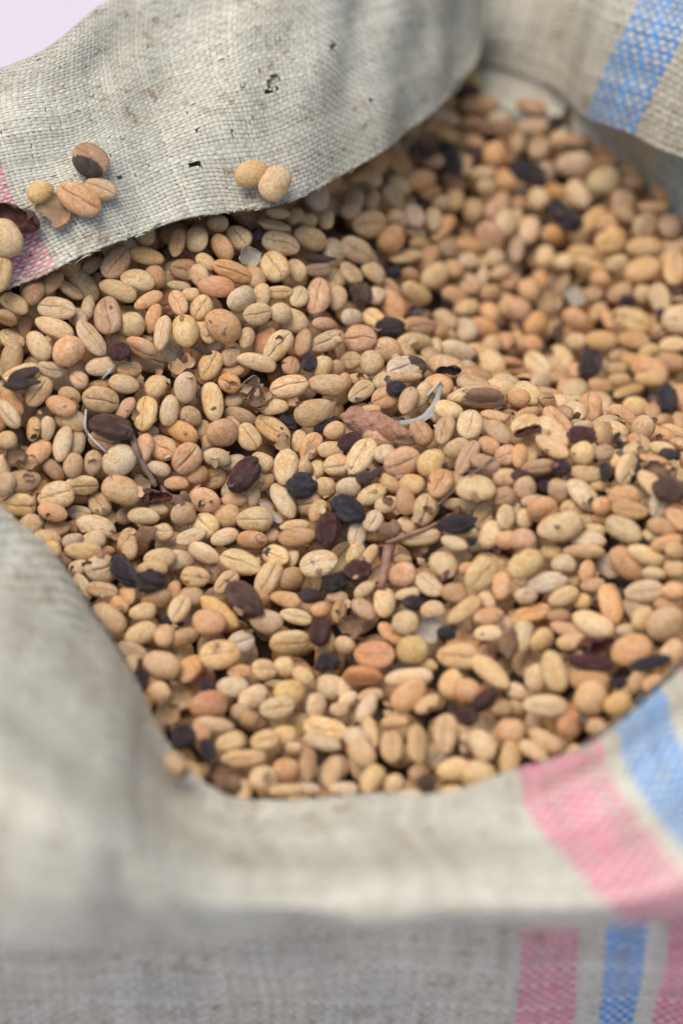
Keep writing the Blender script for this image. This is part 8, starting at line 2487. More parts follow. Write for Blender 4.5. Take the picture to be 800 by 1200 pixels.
hV.append(bd.reshape(-1, 3)); bq = np.stack([ids[:-1, :-1], ids[1:, :-1], ids[1:, 1:], ids[:-1, 1:]], -1).reshape(-1, 4); hF.append(bq[np.array([0,0,0,0,0,0,0,0,0,0,0,0,0,0,0,0,0,0,0,0,0,0,0,0,0,0,0,0,0,0,0,0,0,0,0,0,0,0,0,0,0,0,0,0,0,0,0,0,0,0,0,0,0,0,0,0,0,0,0,0,0,0,1,1,1,1,0,0,0,0,0,0,0,0,0,0,0,0,0,0,1,1,1,1,1,1,0,0,0,0,0,0,0,0,0,0,0,0,1,1,1,1,1,1,1,0,0,0,0,0,0,0,0,0,0,1,1,1,1,1,1,1,1,1,1,0,0,0,0,0,0,0,0,1,1,1,1,1,1,1,1,1,1,1,0,0,0,0,0,0,0,0,1,1,1,1,1,1,1,1,1,1,1,1,0,0,0,0,0,0,0,1,1,1,1,1,1,1,1,1,1,1,1,1,1,0,0,0,0,0,1,1,1,1,1,1,1,1,1,1,1,1,1,1,1,1,1,0,0,0,1,1,1,1,1,1,1,1,1,1,1,1,1,1,0,0,0,0,0,0,1,1,1,1,1,1,1,1,1,1,1,1,1,0,0,0,0,0,0,0,1,1,1,1,1,1,1,1,1,1,0,0,0,0,0,0,0,0,0,0,0,0,1,1,1,1,0,0,0,0,0,0,0,0,0,0,0,0,0,0,0,0,0,0,0,0,0,0,0,0,0,0,0,0,0,0,0,0,0,0,0,0,0,0,0,0,0,0,0,0,0,0,0], dtype=bool)]); hC.append(np.zeros(nbx*nby)); hG.append(bd.reshape(-1, 3)*90); hK.append(np.tile((.10, .065, .04, 1), (nbx*nby, 1)))
hp = bpy.data.objects.new('heap_of_beans', mesh_np('heap_of_beans', np.concatenate(hV), [np.concatenate(hF), np.concatenate(hT)], M['heap'], True, {'crease': np.concatenate(hC), 'grain': np.concatenate(hG), 'tint': np.concatenate(hK)}))
link(hp); tag(hp, 'smaller and half-buried beans that fill the rest of the sack', 'bean heap', None, 'stuff')
# ------------------------------------------------------------------ dried cherries, husks and scraps among the beans
def cherry_mesh(seed, kind):
    r = np.random.default_rng(seed); nx, n = 30, 34; a = wob(seed+1, 5, .8, 2.4); rid = wob(seed+2, 7, 2.2, 6.0); rid2 = wob(seed+3, 8, 6, 13); V = []
    rough = {'DK': .20, 'DB': .14, 'DR': .10, 'DN': .11, 'DP': .14}[kind]
    for i in range(nx):
        x = -math.cos(math.pi*(i+.5)/nx); rr = (1-abs(x)**2.2)**.55
        for k in range(n): th = 2*math.pi*k/n; V.append((x, rr*math.cos(th), rr*math.sin(th)))
    V += [(-1, 0, 0), (1, 0, 0)]; V = np.array(V, float)
    Q0 = V*np.array([.55, 1.25, 1.25]); f = 1+rough*.9*a(V)-rough*1.5*(1-np.minimum(1, np.abs(rid(Q0))*1.6))**1.6-rough*.45*(1-np.minimum(1, np.abs(rid2(Q0))*1.8))**1.5+rough*.25
    V = V*f[:, None]
    if kind == 'DK': V[:, 2] += .45*V[:, 0]**2*r.choice((-1, 1)); V[:, 1] += .25*np.sin(V[:, 0]*2.2+seed)
    ids = np.arange(nx*n).reshape(nx, n); Q = []
    for k in range(n): k2 = (k+1) % n; Q.append(np.stack([ids[:-1, k], ids[1:, k], ids[1:, k2], ids[:-1, k2]], -1))
    T = np.array([[nx*n, ids[0, k], ids[0, (k+1) % n]] for k in range(n)]+[[nx*n+1, ids[-1, (k+1) % n], ids[-1, k]] for k in range(n)])
    return mesh_np('dried_cherry', V, [np.concatenate(Q), T], M[kind])
def husk_mesh(seed, kind, open_up=True):
    """a torn piece of dry skin: a thin bent shell with two sides and a ragged edge"""
    r = np.random.default_rng(seed); nu, nv = 34, 20; a = wob(seed+1, 6, 1, 3.5); b = wob(seed+2, 7, 3, 9)
    curl = {'HR': 1.7, 'HD': 1.5}.get(kind, r.uniform(.75, 1.15)); V = []
    for i in range(nu):
        x = -1+2*i/(nu-1); hw = (1-abs(x)**2.2)**.5*(1+.16*math.sin(3.3*x+seed))+.03
        for j in range(nv):
            t = -1+2*j/(nv-1); th = t*curl*1.35*(1+.22*math.sin(3*x+seed)+.16*math.sin(8*x+2*seed)+.10*math.sin(17*x+seed))
            V.append((x*(1-.1*t*t), hw*math.sin(th)*(1 if curl < 1.3 else (1-.35*abs(t))), -hw*math.cos(th)*(.9 if curl < 1.3 else .75)+.25*math.sin(2.1*x+seed*.7)))
    V = np.array(V); nn = V/np.linalg.norm(V, axis=1)[:, None]; V = V+nn*(.07*a(V)+.075*b(V))[:, None]
    inn_ = V*np.array([.985, .95, .95])+np.array([0, 0, .02]); ids = np.arange(nu*nv).reshape(nu, nv); o = nu*nv
    Q1 = np.stack([ids[:-1, :-1], ids[:-1, 1:], ids[1:, 1:], ids[1:, :-1]], -1).reshape(-1, 4); Q2 = Q1[:, ::-1]+o
    ring = list(ids[0, :])+list(ids[1:, -1])+list(ids[-1, -2::-1])+list(ids[-2:0:-1, 0]); ring = np.array(ring); r2 = np.roll(ring, -1)
    Q3 = np.stack([ring, ring+o, r2+o, r2], -1)
    return mesh_np('husk', np.concatenate([V, inn_]), [Q1, Q2, Q3], M[kind])
for q, lab in zip([q.split(',') for q in """-667,75,437,-0.44,0.90,0.01,-0.04,78,63,38,DR,30
-266,536,539,-0.18,0.79,0.59,0.04,60,43,27,DP,31
-286,569,568,0.97,0.14,0.16,-0.09,78,42,30,HN,32
-280,440,526,0.88,0.35,0.17,0.26,93,60,42,HW,33
-67,569,421,-0.25,0.92,0.20,-0.23,122,32,23,HD,34
-98,159,329,-0.20,0.74,0.63,0.15,68,48,33,DP,35
-484,91,383,0.98,0.12,-0.09,0.15,89,72,50,HT,36
-421,134,398,0.51,-0.84,0.14,0.14,63,24,17,HD,37
170,729,249,0.57,-0.77,-0.06,0.29,69,53,37,DB,38
351,790,81,-0.32,0.90,0.14,-0.26,41,32,25,DP,39
61,560,293,-0.17,0.71,0.68,-0.01,99,75,48,DN,40
257,653,149,0.94,0.16,0.24,0.19,109,44,31,HN,41
156,442,242,-0.37,0.88,0.13,-0.27,127,74,49,DP,42
329,185,279,0.85,0.47,0.21,0.07,89,42,29,HD,43
757,1192,151,-0.30,0.94,-0.17,-0.05,161,88,64,DK,44
963,864,38,0.51,-0.86,0.02,-0.05,59,39,28,DK,45
1122,861,63,-0.28,0.71,0.63,0.14,86,46,28,DN,46
741,964,31,0.84,0.19,-0.11,0.50,112,54,38,HT,47
702,897,18,0.95,0.32,-0.02,-0.01,98,84,64,HT,48
785,911,26,0.87,0.12,0.11,-0.47,88,69,49,HW,49
724,758,-28,-0.23,0.75,-0.62,-0.04,77,33,22,DN,50
813,590,-14,0.12,0.72,0.63,0.25,132,96,59,DP,51
1061,789,28,-0.21,0.73,0.63,0.16,60,33,21,DK,52
-947,-54,418,-0.42,0.90,0.07,0.01,115,41,28,HD,53
-686,-102,293,-0.37,0.92,-0.13,-0.04,133,77,49,DN,54
-968,-200,267,0.89,0.41,0.02,0.19,68,54,38,HN,55
-933,-199,242,0.91,0.36,-0.00,-0.19,68,44,31,HT,56
-599,-194,144,0.85,0.18,0.31,-0.39,68,48,33,HT,57
-693,-256,62,0.92,0.37,-0.02,0.14,61,30,21,HT,58
-578,-338,76,-0.35,0.91,0.21,0.07,74,47,33,HN,59
-556,-232,131,0.94,0.33,0.01,-0.04,102,54,39,HR,60
-260,67,291,0.88,0.19,0.19,-0.38,104,90,68,HP,61
-149,52,265,0.96,0.26,-0.06,-0.04,42,35,24,HT,62
-156,31,203,-0.31,0.95,0.05,-0.08,66,53,34,DK,63
-52,-14,223,-0.46,0.85,0.22,0.14,83,38,23,DK,64
-178,-59,189,0.72,0.48,-0.04,-0.51,78,55,39,HT,65
-292,-169,161,-0.49,0.76,0.43,-0.01,122,85,53,DR,66
-118,-208,152,-0.35,0.93,0.07,0.05,88,76,58,DB,67
-211,-262,93,0.85,0.33,-0.01,-0.41,106,27,19,HW,68
-486,-228,115,0.56,-0.82,-0.03,0.12,69,48,34,HN,69
-41,-339,94,-0.29,0.71,0.61,0.20,98,70,47,DR,70
168,52,315,-0.42,0.88,-0.08,0.19,68,50,31,DB,71
26,-83,218,-0.48,0.87,0.13,0.02,78,56,35,DR,72
83,-208,191,-0.09,0.97,0.15,0.16,81,54,38,HD,73
19,-301,142,0.53,-0.80,0.28,-0.09,108,84,50,DB,74
145,-372,125,-0.38,0.92,-0.05,0.10,70,60,46,HN,75
336,-428,201,-0.36,0.92,0.10,0.08,109,51,34,DK,76
379,-466,164,-0.08,1.00,-0.02,0.02,34,28,19,DK,77
567,317,130,0.91,0.28,0.22,0.22,90,36,25,HR,78
1051,425,-32,-0.09,0.73,0.68,0.07,121,68,48,DB,79
545,-174,336,0.96,0.24,-0.10,0.09,87,40,28,HR,80
703,-210,351,-0.26,0.95,-0.14,0.06,91,62,40,DR,81
643,-303,306,-0.39,0.92,-0.01,0.01,56,48,37,DP,82
525,-306,280,-0.24,0.96,-0.08,0.12,59,34,21,DN,83
765,-329,313,-0.10,0.76,0.60,0.23,65,34,21,DK,84
819,-192,319,-0.06,0.75,0.65,0.09,59,29,20,DK,85
962,-268,326,-0.47,0.87,0.04,-0.12,62,53,40,HD,86
924,-340,330,0.85,0.47,-0.14,-0.18,103,53,37,HN,87
942,-452,347,-0.43,0.89,-0.16,0.04,102,74,52,DN,88
600,-299,236,-0.30,0.70,0.64,0.11,53,46,35,DP,89
-644,-467,50,-0.20,0.83,-0.51,-0.09,115,62,38,DK,90
-564,-505,39,-0.46,0.87,-0.17,-0.05,103,76,52,DK,91
-570,-809,-65,-0.25,0.72,0.64,0.08,76,34,24,DP,92
-511,-604,-26,-0.27,0.96,-0.01,0.02,33,29,22,DK,93
-380,-431,8,0.74,0.16,-0.05,0.65,67,40,28,HN,94
-282,-549,3,-0.46,0.83,-0.32,0.01,133,96,62,DN,95
-95,-500,-23,-0.50,0.87,0.01,-0.03,74,54,38,HD,96
-19,-460,-9,-0.50,0.86,-0.03,0.08,76,58,36,DK,97
-62,-628,-46,-0.34,0.73,0.59,-0.05,96,69,48,DR,98
-40,-715,-96,-0.36,0.93,-0.05,0.10,81,57,40,DK,99
-458,-866,-85,0.90,0.29,0.06,0.32,89,65,47,HT,100
-387,-800,-92,-0.15,0.99,0.04,-0.05,46,39,26,DP,101
50,-458,41,-0.31,0.94,-0.06,0.10,84,62,38,DR,102
100,-477,42,0.71,0.50,-0.17,0.47,60,40,28,HT,103
211,-589,33,-0.37,0.91,-0.08,0.17,71,51,36,DP,104
252,-687,20,0.75,0.32,-0.17,0.55,86,72,50,HW,105
300,-724,40,0.63,-0.77,0.01,-0.10,61,47,33,DB,106
25,-603,-45,0.91,0.40,-0.13,-0.06,85,73,56,HN,107
404,-924,-24,0.56,-0.76,-0.31,0.03,100,60,38,DR,108
478,-767,49,-0.36,0.67,0.62,0.15,104,52,37,HN,109
727,-793,62,0.87,0.48,-0.02,0.08,123,65,45,HR,110
706,-847,48,-0.31,0.95,-0.07,0.04,127,46,30,DR,111
863,-880,81,-0.31,0.93,0.05,0.17,121,40,28,DB,112
776,-899,19,-0.33,0.94,-0.04,0.07,55,33,20,DP,113
-494,-920,-86,0.86,0.37,-0.01,0.36,86,58,41,HT,114
-450,-990,-112,-0.10,0.75,0.64,0.13,84,72,55,DP,115
-379,-1025,-127,-0.14,0.74,0.65,0.02,75,50,35,DK,116
-341,-1095,-129,0.89,0.46,-0.01,-0.00,66,57,43,HN,117
-315,-1146,-134,-0.48,0.88,0.01,-0.03,76,63,46,HN,118
238,-1135,-138,-0.37,0.92,-0.04,0.09,50,44,33,DN,119
349,-964,-51,-0.44,0.90,-0.01,0.02,73,59,37,DR,120
276,1307,339,-0.28,0.93,0.13,-0.21,104,56,35,DR,121
376,1370,255,-0.08,0.75,0.65,0.08,174,76,51,DK,122
474,1422,250,-0.07,0.75,0.65,0.08,69,41,29,DN,123
388,1275,235,0.91,0.38,0.16,0.07,81,70,53,HN,124
537,1529,277,-0.23,0.97,0.01,-0.02,159,63,44,HN,125
437,1698,327,0.59,-0.81,-0.01,0.05,124,66,48,DN,126
815,1580,296,0.69,0.33,-0.01,0.65,108,80,56,HN,127
749,1581,278,-0.13,0.99,0.03,-0.03,75,55,33,DK,128
642,1356,215,-0.33,0.88,-0.30,-0.17,146,81,53,DK,129
-862,345,767,0.87,0.31,0.17,-0.34,125,93,65,HT,130
-970,318,759,0.92,0.34,0.09,-0.20,147,92,65,HR,131""".split()], """dark red dried cherry, two lengths left of the open half shell
purple-black dried cherry, two lengths right of the flap's frayed hem
torn brown husk, two lengths right of the flap's frayed hem
torn whitish husk, two lengths right of the flap's frayed hem
torn blackish husk, just above left of the boxy dark cherry
purple-black dried cherry, just above the black gap
open tan half shell, hollow side up, left of the split pod
torn blackish husk, just above right of the open half shell
blue-black dried cherry, just above right of the boxy dark cherry
purple-black dried cherry, two lengths above right of the purple-black cherry
boxy dark brown cherry standing on the far crest
torn brown husk, just above right of the purple-black cherry
purple-black cherry with a pale end on the crest
torn blackish husk, just above left of the dark curl on the crest
black torn skin in the shade at the back
jet black dried cherry, two lengths above right of the dark cherry in the hollow
dark brown dried cherry, three lengths above the blue-black chunk
torn tan husk, two lengths below the black skin at the back
torn tan husk, two lengths above left of the dark cherry in the hollow
torn whitish husk, two lengths above the dark cherry in the hollow
dark brown dried cherry, just above left of the dark cherry in the hollow
round dark cherry deep in the hollow
jet black dried cherry, two lengths above the blue-black chunk
torn blackish husk, two lengths above left of the white thread
wrinkled brown dried cherry lying under the cracked tan bean
torn brown husk, two lengths left of the white thread
torn tan husk, two lengths left of the white thread
torn tan husk, just above left of the dark red curl of skin
torn tan husk, just below left of the dark red curl of skin
torn brown husk, just below the dark red curl of skin
dark red curl of skin at the foot of the twig
open split pod with a dark seed inside, above the dried cherries
torn tan husk, just above the black gap
jet black dried cherry, just below right of the open split pod
jet black dried cherry, just right of the black gap
torn tan husk, just below left of the black gap
glossy red-brown dried cherry with wrinkled skin, below the split pod
round blue-black dried cherry with a dusty top, right of the glossy red-brown cherry
torn whitish husk, just below left of the round blue-black cherry
torn brown husk, just right of the dark red curl of skin
dark red dried cherry, just below left of the blue-black shard
blue-black dried cherry, just above left of the grey-green leaf shred
dark red dried cherry, just below left of the pink papery husk
torn blackish husk, just above right of the blue-black shard
blue-black cherry shard with sharp edges, above the thick stem
torn brown husk, just left of the thin stem
jet black dried cherry, just right of the thin stem
jet black dried cherry, just below left of the large yellow bean
torn dark red husk, just above the curled red husk
blue-black upright chunk at the right of the hollow
dark red curled husk at the top of the ridge
maroon dried cherry half buried on the right ridge
small black cherry tucked into the ridge
dark brown dried cherry, just left of the small black cherry
jet black dried cherry, just right of the small black cherry
jet black dried cherry, just right of the maroon cherry on the ridge
torn blackish husk, just above the brown cherry at right edge
torn brown husk, just above left of the brown cherry at right edge
glossy dark brown cherry at the right edge
purple-black dried cherry, just below left of the small black cherry
black hooked skin sticking up by the left rim
jet black dried cherry, just below right of the black hooked skin
purple-black dried cherry, two lengths above left of the grey-purple cherry
jet black dried cherry, two lengths below right of the black hooked skin
torn brown husk, just above left of the boxy brown cherry
boxy brown dried cherry in the lower middle
torn blackish husk, just above the plum-red cherry
jet black dried cherry, just left of the thick pink-brown stem
plum-red dried cherry above the smooth black oval one
smooth black oval cherry low in the middle
torn tan husk, just above the grey-purple cherry
purple-black dried cherry, two lengths above right of the grey-purple cherry
dark red dried cherry, just left of the thick pink-brown stem
torn tan husk, just below left of the thin stem
purple-black dried cherry, just below right of the thick pink-brown stem
torn whitish husk, two lengths above right of the brick-orange pair
blue-black dried cherry, two lengths above left of the dark red cherry
torn brown husk, just right of the plum-red cherry
dark red blurred cherry above the front rim
torn brown husk, two lengths above right of the dark red cherry
torn dark red husk, just above right of the dark red strip
long dark red strip of skin near the blue band
blue-black dried cherry, just above the blue band
purple-black dried cherry, just above left of the blue band
torn tan husk, just above left of the grey-purple cherry
grey-purple blurred cherry against the left rim
jet black dried cherry, just below right of the grey-purple cherry
torn brown husk, just below right of the grey-purple cherry
torn brown husk, two lengths below right of the grey-purple cherry
dark brown dried cherry, two lengths right of the front rim
dark red dried cherry, just below left of the dark red cherry
dark red dried cherry, just left of the black upright skin
upright black skin in the shade near the flap
dark brown dried cherry, just right of the black upright skin
torn brown husk, just below the black upright skin
torn brown husk, just below left of the back corner fold
dark brown dried cherry, two lengths left of the back corner fold
torn brown husk, just right of the back corner fold
jet black dried cherry, just below right of the back corner fold
jet black dried cherry, just above left of the black skin at the back
twisted tan husk among the beans on the rear flap
dark red-brown folded skin on the rear flap beside pink checks""".strip().split('\n')):
    x, y, z, qw, qx, qy, qz, L, W, T = [float(v) for v in q[:10]]; kd = q[10]; sd_ = int(q[11])
    ch = kd[0] == 'D'
    if kd == 'HP':                                   # split pod: shell with the dark seed still inside
        o = bpy.data.objects.new('split_pod', None); hs = bpy.data.objects.new('pod_shell', husk_mesh(sd_, 'HT')); se = bpy.data.objects.new('seed', cherry_mesh(sd_, 'DN'))
        se.scale = (.6, .42, .4); se.location = (-.25, .15, -.25); link(hs, o); link(se, o)
        sk = bpy.data.objects.new('torn_skin', husk_mesh(sd_+3, 'HN')); sk.scale = (.55, .6, .6); sk.location = (.45, -.3, .1); sk.rotation_euler = (.4, .2, 1.1); link(sk, o)
    else:
        o = bpy.data.objects.new('dried_cherry' if ch else 'husk', cherry_mesh(sd_, kd) if ch else husk_mesh(sd_, kd))
    o.rotation_mode = 'QUATERNION'; o.location = (x/1e4, y/1e4, z/1e4); o.rotation_quaternion = Quaternion((qw, qx, qy, qz)).normalized(); o.scale = (L/2e4, W/2e4, T/2e4); link(o)
    tag(o, lab, 'pod' if kd == 'HP' else 'dried cherry' if ch else 'husk', None if kd == 'HP' else 'dried dark coffee cherries' if ch else 'torn husks among the beans')
# ribbons, twigs and threads: world-space paths (0.1 mm)
def ribbon(name, pts, wid, mat, n=24, side=(0, 0, 1), fold=.2, seed=0, prof=None, rum=.13, m=7):
    P = smooth_path(np.array(pts)/1e4, n); T = np.gradient(P, axis=0); T /= np.linalg.norm(T, axis=1)[:, None]
    S = np.cross(T, np.array(side)); S /= np.linalg.norm(S, axis=1)[:, None]; N = np.cross(S, T); t = np.linspace(0, 1, n); V = []
    wb_ = wob(seed, 5, 3, 12); wb2_ = wob(seed+50, 6, 6, 16)
    for k in np.linspace(-1, 1, m):
        pr = np.interp(t, *zip(*prof)) if prof else np.sin(np.pi*np.clip(t, .03, .97))**.6
        q = P+S*(k*wid*pr)[:, None]-N*(fold*wid*k*k*pr)[:, None]; V.append(q+N*(wid*rum*(wb_(q*300)+.6*wb2_(q*420)))[:, None])
    V = np.stack(V, 1).reshape(-1, 3); B = V-np.repeat(N, m, axis=0)*.00022; ids = np.arange(n*m).reshape(n, m); o = n*m
    Q1 = np.stack([ids[:-1, :-1], ids[1:, :-1], ids[1:, 1:], ids[:-1, 1:]], -1).reshape(-1, 4)
    ring = np.array(list(ids[0, :])+list(ids[1:, -1])+list(ids[-1, -2::-1])+list(ids[-2:0:-1, 0])); r2 = np.roll(ring, -1)
    return mesh_np(name, np.concatenate([V, B]), [Q1, Q1[:, ::-1]+o, np.stack([ring, ring+o, r2+o, r2], -1)], mat)
PATH = {'leaf':[[172,-56,274],[205,-63,280],[243,-60,291],[270,-34,302],[289,23,302],[300,55,333]],'rib':[[300,61,338],[279,41,324],[258,13,317]],'paper':[[-5,-13,259],[39,-27,263],[95,-59,267],[153,-103,280],[213,-155,307]],'thread':[[-765,-50,316],[-766,-98,289],[-757,-103,266],[-735,-129,255],[-702,-147,230]],'bluethread':[[-679,69,398],[-697,33,394],[-719,28,371]],'twig':[[-630,-97,252],[-613,-140,234],[-594,-158,189],[-556,-194,136]],'stem':[[115,-530,32],[126,-471,52],[136,-424,76],[146,-398,94]],'thin':[[133,-408,103],[188,-417,138],[243,-412,161],[293,-389,174],[318,-375,185]],'hair':[[279,-346,193],[326,-325,231],[375,-313,280],[451,-254,309]]}
def scrap(name, me, label, cat, parent=None): return tag(link(bpy.data.objects.new(name, me), parent), label, cat)
lf = scrap('leaf_shred', ribbon('leaf_shred', PATH['leaf'], .0011, M['leaf'], side=(0, -.7, .7), prof=[(0, .25), (.3, .9), (.6, 1.1), (1, .45)], seed=4), 'bent grey-green leaf shred lying beside the pink papery husk', 'leaf shred')
link(bpy.data.objects.new('leaf_rib', tube_mesh('leaf_rib', smooth_path(np.array(PATH['rib'])/1e4, 10), .00045, M['thread'])), lf)
scrap('papery_husk', ribbon('papery_husk', PATH['paper'], .0046, M['HPK'], n=56, side=(0, -.74, .67), fold=.62, seed=9, rum=.06, m=19, prof=[(0, .1), (.15, .8), (.4, 1.05), (.65, .75), (.85, .35), (1, .1)]), 'large pink-brown papery husk with a wrinkled crest, touching the grey leaf shred', 'husk')
scrap('plastic_thread', tube_mesh('plastic_thread', smooth_path(np.array(PATH['thread'])/1e4, 16), .00040, M['thread'], wobble=.1), 'white bent plastic thread above the wrinkled brown cherry\'s lower bean', 'thread')
scrap('plastic_thread', tube_mesh('plastic_thread', smooth_path(np.array(PATH['bluethread'])/1e4, 12), .00038, M['bthread'], wobble=.1), 'short blue-grey plastic thread crossing a cream bean below the pink checks', 'thread')
scrap('twig', tube_mesh('twig', smooth_path(np.array(PATH['twig'])/1e4, 16), .00105, M['twig'], 8, np.linspace(1.05, .8, 16), .12), 'short grey-brown twig leaning on the dark red curl of skin', 'twig')
scrap('stem', tube_mesh('stem', smooth_path(np.array(PATH['stem'])/1e4, 12), .00125, M['stem'], 8, np.linspace(1., 1.35, 12), .12), 'thick pink-brown stem standing between beans below the thin stem', 'stem')
scrap('stem', tube_mesh('stem', smooth_path(np.array(PATH['thin'])/1e4, 20), .00052, M['stem'], 7, np.linspace(1.3, .6, 20), .1), 'thin pink-brown stem running up to the long black cherry', 'stem')
scrap('stem', tube_mesh('stem', smooth_path(np.array(PATH['hair'])/1e4, 16), .00028, M['twig'], 6), 'hair-thin brown stem slanting past the large pale yellow bean', 'stem')

